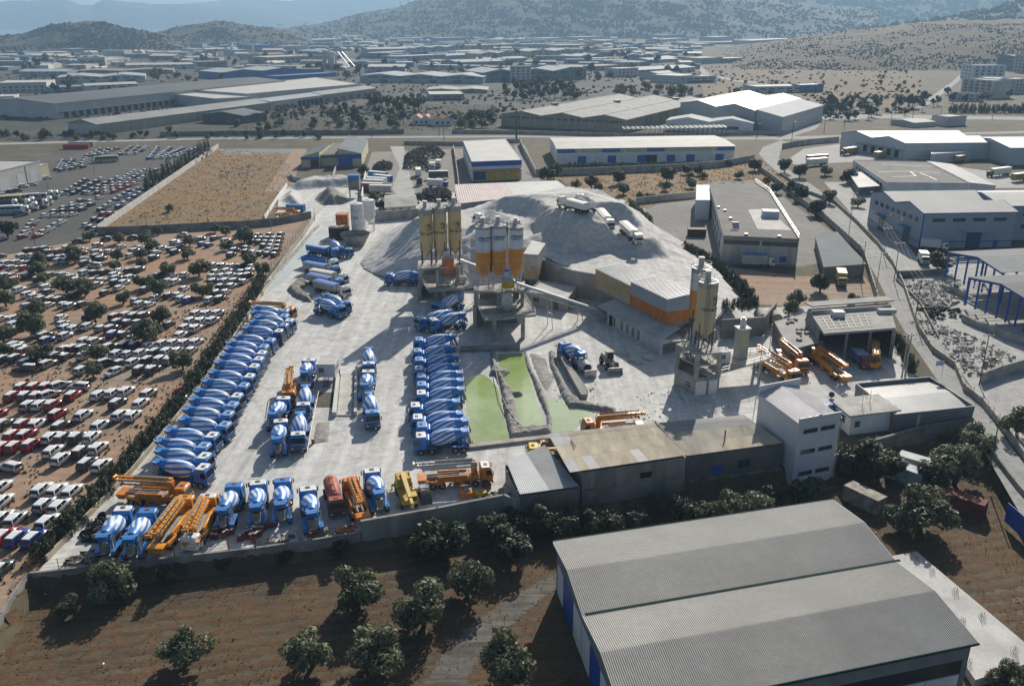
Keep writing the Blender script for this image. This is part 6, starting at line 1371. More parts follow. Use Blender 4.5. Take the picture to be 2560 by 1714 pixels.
# ------------------------------------------------------------------ sheds along the front wall, offices, halls and warehouses near the yard
GZ=GROVE_Z
dark_concrete=M('dark_block_wall',(.21,.20,.18),.9,.3,.4,bump=.2,fine=.15)  # dark grey blockwork, mottled at random
roof_sheets=lambda:None
def sheet_roof(root,q,zs,cols,rows,mats,pick,ribs=10,over=0):
    """a roof laid as separate profiled sheets, each one a part"""
    a,b_,c,d=[Vector((p[0],p[1],z))for p,z in zip(q,zs)]
    for r in range(rows):
        for k in range(cols):
            u0,u1,v0,v1=k/cols,(k+1)/cols,r/rows,(r+1)/rows
            F=lambda u,v:a.lerp(b_,u).lerp(d.lerp(c,u),v)
            lift=Vector((0,0,(rows-r)*-.012+(k%2)*.006));m=MB();m.ribs(F(u0,v0)+lift,F(u1,v0)+lift,F(u1,v1)+lift,F(u0,v1)+lift,ribs,.06,th=.03)
            ob('roof_sheet',m.mesh('roof_sheet',mats[pick(k,r)]),root)
# S1: low grey lean-to
S1=PP(((1300,1233),(1448,1213),(1362,1117),(1265,1157)),3.5)
t=thing('front_shed','low grey roofed shed with open left end behind the front wall','shed');b=MB()
for i,j in((0,1),(1,2),(2,3)):b.beam((*S1[i],(GZ+3.1)/2),(*S1[j],(GZ+3.1)/2),.3,3.1-GZ)
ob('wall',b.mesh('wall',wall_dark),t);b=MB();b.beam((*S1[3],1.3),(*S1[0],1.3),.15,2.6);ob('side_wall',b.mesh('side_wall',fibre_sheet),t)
sheet_roof(t,S1,(3.4,3.4,3.9,3.9),2,2,[M('zinc_grey_sheet',(.39,.41,.42),.55,.15,.2),grey_sheet],lambda k,r:k%2,14)
# S2: big cream shed
S2=PP(((1425,1182),(1716,1139),(1635,1053),(1370,1080)),5.0)
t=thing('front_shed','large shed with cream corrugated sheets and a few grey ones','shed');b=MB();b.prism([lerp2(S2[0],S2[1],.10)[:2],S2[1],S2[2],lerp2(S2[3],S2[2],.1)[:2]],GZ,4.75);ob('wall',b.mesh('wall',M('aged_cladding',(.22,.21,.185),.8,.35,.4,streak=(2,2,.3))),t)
sheet_roof(t,S2,(5.15,5.15,4.7,4.7),12,3,[cream_sheet,M('cream_roof_sheet_aged',(.50,.45,.35),.65,.25,.4,streak=(1.5,.25,1),fine=.1),M('grey_replacement_sheet',(.31,.32,.33),.55,.2,.3)],lambda k,r:2 if(k,r)in((0,2),(1,2),(0,0),(2,0),(7,0))else(k*7+r*3)%5//3,8)
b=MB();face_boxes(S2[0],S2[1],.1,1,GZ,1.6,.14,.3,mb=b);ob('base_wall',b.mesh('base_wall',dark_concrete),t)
add_openings(t,S2,[('N',.60,.70,2.2,3.2,'opening'),('N',.12,.2,1.0,1.8,'opening',rust)])
b=MB();p=lerp2(S2[3],S2[2],.16).lerp(lerp2(S2[0],S2[1],.16),.25);b.beam((p.x,p.y,5.0),(p.x+.5,p.y-3,5.25),.12);ob('pipe',b.mesh('pipe',rust),t)
# S3
S3=PP(((1718,1139),(1957,1107),(1861,1034),(1640,1054)),4.5)
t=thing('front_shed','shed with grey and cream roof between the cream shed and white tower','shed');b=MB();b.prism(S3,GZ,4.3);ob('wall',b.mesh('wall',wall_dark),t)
sheet_roof(t,S3,(4.55,4.55,4.25,4.25),7,3,[cream_sheet,M('mottled_sheet',(.40,.37,.30),.75,.3,.3,streak=(1.5,.3,1)),grey_sheet],lambda k,r:2 if r==2 else(0 if r==0 and k>2 else 1),10)
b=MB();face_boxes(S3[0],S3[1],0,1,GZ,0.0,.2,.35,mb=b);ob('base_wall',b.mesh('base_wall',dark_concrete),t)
add_openings(t,S3,[('N',.26,.38,.5,1.9,'door',blue_trim),('N',.54,.66,1.0,2.4,'window',steel_dk)])
b=MB();p=lerp2(S3[0],S3[1],.5).lerp(lerp2(S3[3],S3[2],.5),.3);b.cyl((p.x,p.y,4.4),(p.x,p.y,6.2),.12);ob('flue',b.mesh('flue',rust),t)
# white three storey office tower with ribbed gable roof
T_=[(46.0,127.8),(53.6,130.6),(50.7,143.0),(42.7,139.6)]
tow=hall('office_tower','white three storey tower with six slit windows and ribbed lilac roof','office building',T_,GZ,9.0,1.0,axis='y',wall=M('white_cladding',(.52,.53,.55),.6,.08,.3),roof=M('ribbed_lilac_roof',(.47,.45,.47),.45,.12,.3),ribs=26,over=.05,ops=[('N',.14+.42*i,.46+.42*i,z,z+.62,'window',M('slit_frame',(.16,.17,.18),.5,.1,1))for i in(0,1)for z in(-.6,3.4,7.1)])
for z in(9.45,):
    b=MB();face_boxes(T_[0],T_[1],-.01,1.01,8.3,9.95,.16,.2,mb=b);ob('front_parapet',b.mesh('front_parapet',MATS['white_cladding']),tow);b=MB();face_boxes(T_[2],T_[3],-.01,1.01,8.3,10.6,.16,.2,mb=b);ob('rear_parapet',b.mesh('rear_parapet',MATS['white_cladding']),tow)
b=MB();face_boxes(T_[0],T_[1],-.02,1.02,GZ,-1.3,.22,.3,mb=b);ob('base_strip',b.mesh('base_strip',concrete_lt),tow)
b=MB();p=T_[1];b.cyl((p[0]+.1,p[1]-.25,GZ),(p[0]+.1,p[1]-.25,9),.08);ob('drainpipe',b.mesh('drainpipe',steel),tow)
# annex: flat slab house and ribbed roof hall on a retaining wall
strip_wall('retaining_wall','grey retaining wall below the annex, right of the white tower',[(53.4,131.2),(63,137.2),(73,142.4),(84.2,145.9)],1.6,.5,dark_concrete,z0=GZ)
q=PP(((2125,1040),(2254,1025),(2196,985),(2073,997)),4.0)
c=sum((Vector(p)for p in q),Vector((0,0)))/4;qi=[tuple((Vector(p)-c)*.88+c)for p in q]
an=hall('annex_house','small white annex with overhanging flat slab roof and blue edge','annex',qi,.0,3.7,0,flat=0,wall=white_wall,roof=concrete,ops=[('L',.25,.75,1.5,2.8,'window',None,2,.4),('N',.1,.2,1.5,2.6,'window')])
b=MB();b.prism(q,3.76,4.05);ob('roof_slab',b.mesh('roof_slab',M('stained_slab',(.38,.37,.35),.85,.25,.4,fine=.1)),an);b=MB();face_boxes(q[3],q[0],0,1,3.74,4.02,.05,.1,mb=b);ob('blue_edge',b.mesh('blue_edge',blue_dull),an)
for x,y,h in((c.x-.5,c.y,3.0),(c.x+1.2,c.y+.8,2.4)):
    b=MB();b.cyl((x,y,4.05),(x,y,4.05+h),.05,n=6);
    for i in range(3):b.beam((x-.5+i*.1,y,4.6+i*.6),(x+.5-i*.1,y,4.6+i*.6),.05)
    ob('aerial',b.mesh('aerial',steel),an)
b=MB();b.cyl((c.x-5.0,c.y+3.2,4.6),(c.x-5.1,c.y+3.0,4.75),.55,.5,n=14);b.cyl((c.x-5.0,c.y+3.2,3.6),(c.x-5.0,c.y+3.2,4.6),.06,n=6);ob('satellite_dish',b.mesh('satellite_dish',steel_dk),an)
b=MB();b.box((qi[3][0]-1.2,qi[3][1]-.5,1.6),(2.2,2.0,3.2));ob('blue_porch',b.mesh('blue_porch',blue_dull),an)
b=MB();b.prism([(53.7,131.6),(63,138),(73,143),(80,145.3),(72,152),(56,146)],GZ,-.02);ob('terrace_base',b.mesh('terrace_base',concrete),an)
b=MB();b.box((64.5,139.6,.55),(.9,.4,.7));ob('air_conditioner',b.mesh('air_conditioner',truck_white),an)
q=PP(((2237,1038),(2436,1017),(2324,944),(2140,960)),3.5)
hb_=hall('annex_hall','grey hall with ribbed roof sunk behind a raised parapet beside the road','hall',q,GZ,2.9,.6,axis='x',wall=M('dark_annex_sheet',(.17,.175,.18),.6,.15,.4),roof=M('zinc_ribbed_roof',(.40,.42,.42),.5,.15,.2),ribs=44,over=-.4)
for i in range(4):
    b=MB();face_boxes(q[i],q[(i+1)%4],0,1,2.6,3.75,.1,.22,mb=b);ob('parapet',b.mesh('parapet',MATS['dark_annex_sheet']),hb_)
b=MB();face_boxes(q[0],q[1],.28,.31,GZ,3.2,.35,.35,mb=b);ob('drainpipe',b.mesh('drainpipe',M('pale_pipe',(.42,.40,.34),.6,.1,1)),hb_)
# garage dug into the slope
q=[tuple(G(x,y,7.0)[:2])for x,y in((2060,833),(2240,819),(2222,757),(2020,772))];Vq=[Vector((*p,0))for p in q]
gar=thing('garage','open concrete garage with rebar on its flat roof and dark interior','garage')
b=MB();b.prism(q,6.5,7.0);ob('roof_slab',b.mesh('roof_slab',M('pale_slab',(.31,.305,.29),.85,.2,.3,fine=.1)),gar)
for i,(u0,u1)in(((1),(0,1)),((2),(0,1))):b=MB();b.beam((*q[i],3.25),(*q[(i+1)%4],3.25),.4,6.5);ob('wall',b.mesh('wall',concrete_dk),gar)
b=MB();e=Vq[3]-Vq[0];b.beam(Vq[0]+e*.25+Vector((0,0,3.25)),Vq[3]+Vector((0,0,3.25)),.4,6.5);ob('wall',b.mesh('wall',concrete_dk),gar)
b=MB();b.beam(Vq[3]+e*.02+Vector((0,0,7.9)),Vq[2]+(Vq[1]-Vq[2])*-.02+Vector((0,0,7.9)),3.2,.3);ob('upper_slab',b.mesh('upper_slab',MATS['pale_slab']),gar);b=MB();b.beam(Vq[3].lerp(Vq[0],.22)+Vector((0,0,7.4)),Vq[2].lerp(Vq[1],.22)+Vector((0,0,7.4)),.4,.8);ob('kerb_beam',b.mesh('kerb_beam',concrete),gar)
for u in(0.33,.66,.98):b=MB();p=Vq[0].lerp(Vq[1],u);b.box((p.x,p.y+.4,3.25),(.5,.5,6.5));ob('column',b.mesh('column',concrete_dk),gar)
b=MB()
for i in range(7):
    p,r_=Vq[0].lerp(Vq[1],.1+.09*i),Vq[3].lerp(Vq[2],.1+.09*i);b.beam(p.lerp(r_,.1)+Vector((0,0,7.15)),p.lerp(r_,.62)+Vector((0,0,7.15)),.07)
for i in range(5):
    u=.12+.12*i;b.beam(Vq[0].lerp(Vq[1],.03).lerp(Vq[3].lerp(Vq[2],.03),u)+Vector((0,0,7.22)),Vq[0].lerp(Vq[1],.7).lerp(Vq[3].lerp(Vq[2],.7),u)+Vector((0,0,7.22)),.07)
ob('rebar_mat',b.mesh('rebar_mat',steel_dk),gar)
b=MB();p=Vq[0].lerp(Vq[1],.3).lerp(Vq[3].lerp(Vq[2],.3),.6);b.box((p.x,p.y,7.66),(2.6,2.0,1.3));ob('roof_box',b.mesh('roof_box',white_wall),gar);b=MB();b.box((p.x+12,p.y+2.6,7.46),(4,1.4,.9));ob('roof_kerb',b.mesh('roof_kerb',concrete_lt),gar)
lb=PP(((1975,872),(2060,850),(2030,775),(1935,800)),4);b=MB();b.prism(lb,0,3.6);
t=thing('store_block','low concrete store block with cluttered roof left of the garage','store building');ob('wall',b.mesh('wall',concrete_dk),t);b=MB();b.prism([tuple((Vector(p)-Vector(lb[0]))*.98+Vector(lb[0])+Vector((.1,.2)))for p in lb],3.6,3.72);ob('roof',b.mesh('roof',MATS['pale_slab']),t)
b=MB();rr_=random.Random(2)
for i in range(16):u,v=rr_.random()*.8+.1,rr_.random()*.8+.1;p=lerp2(lb[0],lb[1],u).lerp(lerp2(lb[3],lb[2],u),v);b.box((p.x,p.y,3.72+.2),(rr_.uniform(.3,1.5),rr_.uniform(.3,1),rr_.uniform(.2,.6)),rr_.random()*3)
o=ob('roof_clutter',b.mesh('roof_clutter',dusty),t);o['kind']='stuff'
p=G(1918,815);b=MB();
for s in(-1.6,1.6):b.cyl((s,-2,2.4),(s,2.4,2.4),1.35,n=18)
t=thing('storage_tank','pair of grey horizontal tanks in the dark corner beside the store block','tanks',(p.x,p.y,0));ob('vessel',b.mesh('vessel',dusty),t);b=MB();b.box((0,0,.6),(6,3,1.2));ob('plinth',b.mesh('plinth',concrete_dk),t)
# ------- the big hall in the foreground
E_=4.8
hw=[tuple(G(x,y,E_)[:2])for x,y in((1392.6,1356),(2077.8,1252.9),(2239,1403),(1475.7,1535),(2430.5,1601.5))]
a0,b0,v1,v0,f1=map(Vector,hw);f0=v0+(f1-v1)
hall_wall=M('hall_grey_wall',(.20,.205,.21),.7,.15,.4);hall_roof=M('hall_roof_sheet',(.34,.335,.315),.6,.14,.10,fine=.08)
H1=hall('front_hall','big foreground hall with two ribbed grey gable roofs','hall',[tuple(f0),tuple(f1),tuple(b0),tuple(a0)],GZ,E_,1.05,axis='x',bays=2,wall=hall_wall,roof=hall_roof,ribs=170,over=.5,trim=M('dark_green_gutter',(.02,.045,.038),.95,.15,1,spec=.05),
    ops=[('L',.03,.13,GZ,2.2,'band',white_wall),('L',.14,.30,GZ,2.4,'band',blue_trim),('L',.31,.44,GZ,2.4,'band',white_wall),('L',.45,.56,GZ,2.4,'band',white_wall),('L',.57,.70,GZ,2.4,'band',blue_trim),('L',.71,.86,GZ,2.4,'band',white_wall),('L',.87,.98,GZ,2.4,'band',blue_trim),('N',.02,.98,.6,2.4,'band',M('dark_glazing',(.035,.037,.04),.3,.2,1)),('N',.02,.98,GZ,.4,'band',white_wall,9,.03)])
for nm,p,r_ in(('valley_gutter',v0,v1),):b=MB();e=(v1-v0).normalized()*.6;b.beam((p.x-e.x,p.y-e.y,E_+.12),(r_.x+e.x,r_.y+e.y,E_+.10),.34,.14);ob(nm,b.mesh(nm,MATS['dark_green_gutter']),H1)
sl=PP(((2428,1683),(2560,1623),(2291,1377),(2224,1390)),-1.3);sl[1]=tuple(Vector(sl[1])+Vector((1.5,-1.5)));sl[0]=tuple(Vector(sl[0])+Vector((0,-1)))
t=thing('concrete_slab','pale bare concrete slab with rebar tufts right of the front hall','slab');b=MB();b.prism(sl,GZ-.1,-1.3);ob('slab',b.mesh('slab',M('new_slab_concrete',(.47,.47,.45),.85,.18,.25,fine=.1)),t)
for(px,py)in((2280,1388),(2330,1430),(2388,1482),(2455,1545),(2535,1632),(2420,1660),(2405,1557),(2330,1640),(2290,1400)):
    p=G(px,py,-1.3);b=MB();rg=random.Random(px)
    for i in range(9):x,y=p.x+(i%3-1)*.28,p.y+(i//3-1)*.28;b.beam((x,y,-1.3),(x+rg.uniform(-.1,.1),y,-.55+rg.uniform(-.2,.2)),.03)
    ob('rebar_tuft',b.mesh('rebar_tuft',M('rebar_rust',(.28,.17,.07),.8,.3,2)),t)
# ------- workshop with the long bitumen roof
ws=PP(((1809,588.5),(1998,597),(1924,480),(1887,455),(1774,466)),8.2)
w=thing('workshop','long cream workshop with dark flat roof and a strip of dusty windows','workshop');b=MB();b.prism(ws,0,8.0);ob('wall',b.mesh('wall',M('stained_cream_wall',(.47,.45,.40),.85,.25,.3,streak=(1.5,1.5,.2))),w)
b=MB();b.prism(ws,8.0,8.2);ob('roof',b.mesh('roof',bitumen),w)
P4=ws[:1]+ws[1:2]+[ws[2],ws[4]]
add_openings(w,P4,[('N',.01,.49,5.6,7.0,'opening',M('dusty_window_strip',(.085,.075,.06),.5,.35,1.5)),('N',.52,.99,5.6,7.0,'opening',MATS['dusty_window_strip']),('N',0,1,7.15,8.15,'band',M('grey_fascia',(.27,.265,.23),.8,.2,.6)),('N',.77,.86,.8,2.6,'door',blue_trim),('L',.1,.9,4.6,6.4,'window',blue_dull,8,.5),('L',.1,.9,1.0,3.4,'window',blue_dull,6,.6)])
b=MB();wp=PP(((1870,524),(1920,522),(1979,576),(1894,573)),8.25);b.prism(wp,8.205,8.27);ob('roof_patch',b.mesh('roof_patch',M('silver_felt',(.38,.37,.36),.8,.2,.4)),w)
b=MB();p=G(1925,542,8.2);b.box((p.x,p.y,9.3),(5.2,4.0,2.2),-.15);ob('roof_house',b.mesh('roof_house',M('bluish_white',(.50,.54,.60),.6,.1,.6)),w)
b=MB();fc=PP(((1998,597),(1924,480),(1887,455)),8.2)
for(x0,y0),(x1,y1)in zip(fc,fc[1:]):
    for z in(8.5,9.2,9.6):b.beam((x0,y0,z),(x1,y1,z),.1)
    for k in range(14):u=k/13;b.beam((x0+(x1-x0)*u,y0+(y1-y0)*u,8.2),(x0+(x1-x0)*u,y0+(y1-y0)*u,9.6),.08)
ob('roof_railing',b.mesh('roof_railing',steel),w)
b=MB();p=G(1840,572,8.2);b.hull([(p.x-1.2,p.y-1,8.4),(p.x+.8,p.y-1,8.4),(p.x+.8,p.y+.4,9.7),(p.x-1.2,p.y+.4,9.7),(p.x-1.2,p.y-1.06,8.5),(p.x+.8,p.y-1.06,8.5),(p.x+.8,p.y+.34,9.8),(p.x-1.2,p.y+.34,9.8)]);b.cyl((p.x-1.3,p.y+.6,9.9),(p.x+.9,p.y+.6,9.9),.35,n=10);ob('solar_heater',b.mesh('solar_heater',steel),w)
b=MB();sb=PP(((1740,500),(1775,500),(1774,462),(1741,462)),7.4);b.prism(sb,0,7.4);ob('stair_block',b.mesh('stair_block',white_wall),w)
for(px,py)in((1812,528),(1826,548),(1796,520),(1948,593),(1865,588)):p=G(px,py,8.2);b=MB();b.box((p.x,p.y,8.5),(.9,.8,.6));ob('roof_vent',b.mesh('roof_vent',steel),w)
hall('canopy_store','long grey tin roof store with concrete walls between workshop and road wall','store building',PP(((2062,665),(2162,662),(2090,582),(2040,585)),3.6),0,3.3,0,ends_=[3.4,3.9],wall=concrete_dk,roof=slate_sheet,over=.4,axis='y')
# ------- twin gable grey warehouse
WN=[(131.6,277.9),(163,280.8),(166,316),(128.4,313.5)]
far_=Vector((.997,.07));Wf=[WN[0],tuple(Vector(WN[0])+far_*31),tuple(Vector(WN[3])+far_*33),WN[3]]
hall('warehouse','large blue grey warehouse with twin gables and white roof beside the road','warehouse',Wf,0,11.6,2.0,axis='x',bays=2,wall=wall_bluegrey,roof=white_sheet,over=.3,trim=blue_trim,
     ops=[('N',.06,.94,8.7,9.7,'window',blue_dull,4,.4),('N',.50,.66,0,5.0,'door',M('navy_door',(.02,.05,.16),.5,.15,1)),('N',.44,.76,5.6,5.9,'canopy',M('pale_blue_canopy',(.34,.44,.55),.5,.1,1),1,0,2.0),('N',.80,.85,0,2.4,'door',blue_trim),('N',.0,.99,1.9,2.2,'band',blue_trim),('L',.08,.95,8.2,9.4,'window',blue_dull,8,.5),('L',.22,.34,0,5.0,'door',wall_dark),('L',.70,.82,0,5.0,'door',wall_dark),('L',.42,.66,6.4,7.5,'band',white_wall),('L',.2,.36,5.4,5.6,'canopy',blue_dull,1,0,2.0),('L',.68,.84,5.4,5.6,'canopy',blue_dull,1,0,2.0),('L',0,1,1.9,2.2,'band',blue_trim),('N',-.004,.012,0,11.5,'band',blue_trim)])
# the red lettering on its gable board
t_=text_me('METAL FORM',1.0,plain('red_print',(.45,.02,.02),.6));a,c_=Vector((*Wf[3],0)),Vector((*Wf[0],0));d=(c_-a);n=Vector((d.y,-d.x,0)).normalized();R=Matrix((d.normalized(),Vector((0,0,1)),n)).transposed().to_4x4();R.translation=a+d*.54+n*.16+Vector((0,0,6.95));
t_.transform(R);ob('lettering',t_,[o for o in COL.objects if o.name=='warehouse'][0])
W2_=[tuple(Vector(Wf[1])+far_*.2+Vector((0,9))),tuple(Vector(Wf[1])+far_*40+Vector((0,9))),tuple(Vector(Wf[2])+far_*40),tuple(Vector(Wf[2])+far_*.2)]
hall('warehouse','set back right part of the twin gable grey warehouse at the photo edge','warehouse',W2_,0,11.6,2.0,axis='x',bays=1,wall=wall_bluegrey,roof=white_sheet,over=.3,trim=blue_trim,ops=[('N',.05,.95,8.2,9.4,'window',blue_dull,8,.5),('N',.05,.95,4,5.2,'window',blue_dull,8,.5)])
# ------- blue steel frames with grey roofs at the right edge
blue_steel=M('blue_steel',(.012,.085,.42),.45,.15,1.5)
def frame_hall(label,e0,rg,e1,ze,zr,length,dirv,zb,nb=4):
    r=thing('steel_frame_hall',label,'steel frame hall',(0,0,0),0,'unfinished steel frame halls');D_=Vector((*dirv,0)).normalized()
    A,R_,C_=[Vector((*p[:2],0))for p in(e0,rg,e1)]
    for i in range(nb):
        o=D_*length*i/(nb-1)
        for p,z in((A,ze),(C_,ze)):b=MB();b.beam(p+o+Vector((0,0,zb)),p+o+Vector((0,0,z)),.5);ob('column',b.mesh('column',blue_steel),r)
        if i==0:
            for t in(.33,.66):
                for P_,Q_ in((A,R_),(R_,C_)):p=P_.lerp(Q_,t);z=ze+(zr-ze)*(t if P_ is A else 1-t);b=MB();b.beam(p+Vector((0,0,zb)),p+Vector((0,0,z)),.36);ob('column',b.mesh('column',blue_steel),r)
            b=MB();b.beam(R_+Vector((0,0,zb)),R_+Vector((0,0,zr)),.36);ob('column',b.mesh('column',blue_steel),r)
        for P_,Q_,z0,z1 in((A,R_,ze,zr),(R_,C_,zr,ze)):b=MB();b.beam(P_+o+Vector((0,0,z0-.3)),Q_+o+Vector((0,0,z1-.3)),.3,.6);ob('rafter',b.mesh('rafter',blue_steel),r)
    b=MB()
    for z in(2.0,3.6,5.2,6.6):
        b.beam(A+Vector((0,0,z)),A+D_*length+Vector((0,0,z)),.12);b.beam(C_+Vector((0,0,z)),C_+D_*length+Vector((0,0,z)),.12);b.beam(A+Vector((0,0,z)),A.lerp(R_,.33)+Vector((0,0,z)),.12)
    ob('side_rail',b.mesh('side_rail',M('white_steel',(.55,.56,.57),.5,.1,1)),r)
    for P_,Q_,z0,z1 in((A,R_,ze,zr),(R_,C_,zr,ze)):
        b=MB();o=D_*(length+.6);s=D_*-.6;q=[P_+s+Vector((0,0,z0+.1)),P_+o+Vector((0,0,z0+.1)),Q_+o+Vector((0,0,z1+.1)),Q_+s+Vector((0,0,z1+.1))]
        if(q[1]-q[0]).cross(q[3]-q[0]).z<0:q=[q[1],q[0],q[3],q[2]]
        b.ribs(*q,60,.06,th=.08);ob('roof_slope',b.mesh('roof_slope',M('frame_roof_grey',(.28,.285,.29),.75,.12,.12)),r)
    return r
zb=.9
ga=[G(2425,693,8.3),G(2507,707,9.9),G(2577,752,8.3)]
ax_=(ga[2]-ga[0]);dv=(-ax_.y,ax_.x);dv=dv if dv[0]>0 else(-dv[0],-dv[1])
frame_hall('nearer blue steel frame hall with grey roof at the right edge',ga[0],ga[1],ga[2],8.3,9.7,30,(.985,.17),zb)
gb=[G(2374,630,8.3),G(2449,641,9.9),G(2509,682,8.3)]
frame_hall('farther blue steel frame hall with grey roof at the right edge',gb[0],gb[1],gb[2],8.3,9.7,34,(.985,.17),zb)
strip_wall('low_wall','low concrete plinth wall under the nearer blue steel frame',[tuple(G(2405,800)[:2]),tuple(G(2435,815)[:2]),tuple(G(2560,862)[:2]),tuple(G(2640,890)[:2])],1.6,.6,concrete)
strip_wall('low_wall','low concrete plinth wall under the farther blue steel frame',[tuple(G(2355,722)[:2]),tuple(G(2395,736)[:2]),tuple(G(2440,765)[:2])],1.4,.6,concrete)
strip_wall('low_wall','dark grey wall between the white lorry and the rubble yard',[tuple(G(2242,692)[:2]),tuple(G(2300,690)[:2]),tuple(G(2370,684)[:2])],1.8,.3,concrete_dk)
# ------- logistics warehouses in the far right
LW=[tuple(G(2258.5,399.5)[:2]),None,None,tuple(G(2099,370)[:2])];d_=Vector((1,.05));LW[1]=tuple(Vector(LW[0])+d_*45);LW[2]=tuple(Vector(LW[3])+d_*62)
hall('warehouse','huge pale grey logistics warehouse with twin gables, far right','warehouse',LW,0,8.6,2.2,axis='x',bays=2,wall=M('pale_grey_cladding',(.42,.45,.47),.55,.08,.2),roof=M('pale_grey_roof',(.53,.54,.53),.5,.1,.05),over=.3,trim=blue_trim,ops=[('L',.35,.95,.6,4.2,'opening',black_in,5,.5),('L',.3,.98,4.6,4.8,'canopy',wall_grey,1,0,1.5)])
L2=[tuple(Vector(LW[1])+Vector((.3,-20))),tuple(Vector(LW[1])+Vector((75,-18))),tuple(Vector(LW[1])+Vector((75,25))),tuple(Vector(LW[1])+Vector((.3,22)))]
hall('warehouse','stepped forward right wing of the huge logistics warehouse','warehouse',L2,0,8.6,2.2,axis='x',bays=1,wall=MATS['pale_grey_cladding'],roof=MATS['pale_grey_roof'],over=.3,trim=blue_trim,ops=[('N',.1,.5,.6,4.2,'opening',black_in,5,.5)])
hall('annex_hall','small flat annex against the huge logistics warehouse wall','annex',PP(((2325,408),(2425,402),(2412,378),(2325,384)),0),0,4.6,0,flat=.2,wall=MATS['pale_grey_cladding'],roof=white_sheet)
hall('flat_roof_factory','low factory with dark felt roof crossed by pale seams, right','factory',PP(((2218,457),(2421,459),(2314,405),(2133,401)),6),0,6,0,flat=.25,wall=white_wall,roof=bitumen,trim=concrete_lt,ops=[('L',.1,.9,3.0,4.6,'window',wall_dark,9,.25)])
fr=D.objects.get('flat_roof_factory');rs=random.Random(4)
for(a,c_)in(((2205,410),(2262,414)),((2262,414),(2330,416)),((2195,430),(2275,428)),((2275,428),(2350,432)),((2230,442),(2290,440)),((2275,428),(2290,440)),((2320,440),(2342,450)),((2300,432),(2322,441))):
    b=MB();b.beam(G(*a,6.08),G(*c_,6.08),.7,.06);ob('roof_seam',b.mesh('roof_seam',white_wall),fr)
hall('lean_to','pale tin roof extension along the right side of the felt roofed factory','shed',PP(((2425,460),(2490,461),(2380,408),(2318,406)),5),0,5,0,ends_=[5.6,4.6],wall=white_wall,roof=grey_sheet,axis='y')
hall('open_shelter','grey shelter roof with clutter under it left of the felt roofed factory','shelter',PP(((2148,466),(2198,462),(2165,430),(2122,430)),4),0,3.6,0,ends_=[3.6,3.9],wall=wall_dark,roof=grey_sheet,axis='x')
# ------- blue, yellow and white buildings behind the yard
B8=PP(((1180,453),(1304,448),(1263,388),(1158,394)),0)
zt=hgt(1180,453,405)
b8=hall('yellow_front_building','white roofed building with blue band and yellow shutters on its front','industrial building',B8,0,zt,0,flat=.15,wall=white_wall,roof=white_sheet,trim=blue_trim,ops=[('N',.0,1,zt-2.2,zt+.1,'band',blue_trim),('N',.03,.28,.3,4.2,'band',M('navy_panel',(.02,.05,.16),.5,.1,1)),('N',.28,.97,.3,4.2,'door',yellow_m,3,.06),('N',-.02,1.02,4.8,5.1,'canopy',M('pink_canopy',(.42,.25,.22),.6,.15,.5),1,0,2.6),('L',0,1,zt-1.6,zt+.1,'band',blue_trim)])
B7=PP(((1392,411),(1834,403),(1815,352),(1378,355)),0);B7[3]=tuple(G(1375,380)[:2]);B7[2]=tuple(Vector(B7[1])+Vector(B7[3])-Vector(B7[0]))
pat=[('N',u/18+.004,(u+1)/18-.004,.2,3.9,'band',blue_trim if u in(2,5,8,11,13,16)else white_wall)for u in range(18)if u!=9]+[('N',u/8+.003,(u+1)/8-.003,5.6,7.5,'band',M('pale_yellow_panel',(.50,.46,.33),.6,.1,.5))for u in range(8)]+[('N',u,u+.1,5.55,7.55,'door',blue_dull)for u in(0,.25,.5,.9)]+[('N',.48,.56,.1,4.0,'opening',black_in)]
hall('long_blue_yellow_shed','long low shed with pale roof and blue and cream panels','industrial building',B7,0,7.7,.9,axis='x',wall=white_wall,roof=pale_sheet,over=.4,trim=blue_trim,ops=pat)
B10=PP(((754,419.6),(906,414),(921,378),(800,386)),0)
zt=6.6;f=lambda u,v:lerp2(B10[0],B10[1],u).lerp(lerp2(B10[3],B10[2],u),v)
cream_wall=M('pale_yellow_wall',(.50,.47,.31),.75,.12,.3)
hall('blue_gable_building','left blue topped wing of the yellow and blue building','industrial building',[f(0,0),f(.3,0),f(.3,.7),f(0,.7)],0,5.4,0,ends_=[5.2,7.6],axis='y',wall=cream_wall,roof=slate_sheet,ops=[('N',0,1,3.9,5.1,'band',blue_trim),('N',.5,.95,.1,3.8,'door',M('brown_door',(.10,.03,.025),.6,.2,1))])
hall('blue_gable_building','low grey roofed middle wing of the yellow and blue building','industrial building',[f(.302,.05),f(.618,.05),f(.618,1),f(.302,1)],0,5.6,0,flat=.2,wall=cream_wall,roof=bitumen,ops=[('N',.05,.95,4.2,5.0,'window',blue_dull,3,.1)])
hall('blue_gable_building','tall blue fronted right wing of the yellow and blue building','industrial building',[f(.62,-.05),f(1,-.05),f(1,1),f(.62,1)],0,6.2,0,ends_=[9.2,6.4],axis='y',wall=cream_wall,roof=slate_sheet,ops=[('N',.0,.6,.1,6.3,'band',blue_trim),('N',.6,1,4.0,6.1,'band',blue_trim)])
B9=PP(((1146,505),(1426,474),(1392,453),(1137,463)),4.5)
hall('pink_roof_shed','low shed with dusty pink roof behind the stockpile','shed',[tuple(B9[0]),tuple(lerp2(B9[0],B9[1],.48)[:2]),tuple(lerp2(B9[3],B9[2],.48)[:2]),tuple(B9[3])],0,4.2,0,ends_=[3.9,4.7],wall=concrete_dk,roof=M('dusty_pink_roof',(.47,.38,.36),.6,.15,.25),ribs=24,over=.3)
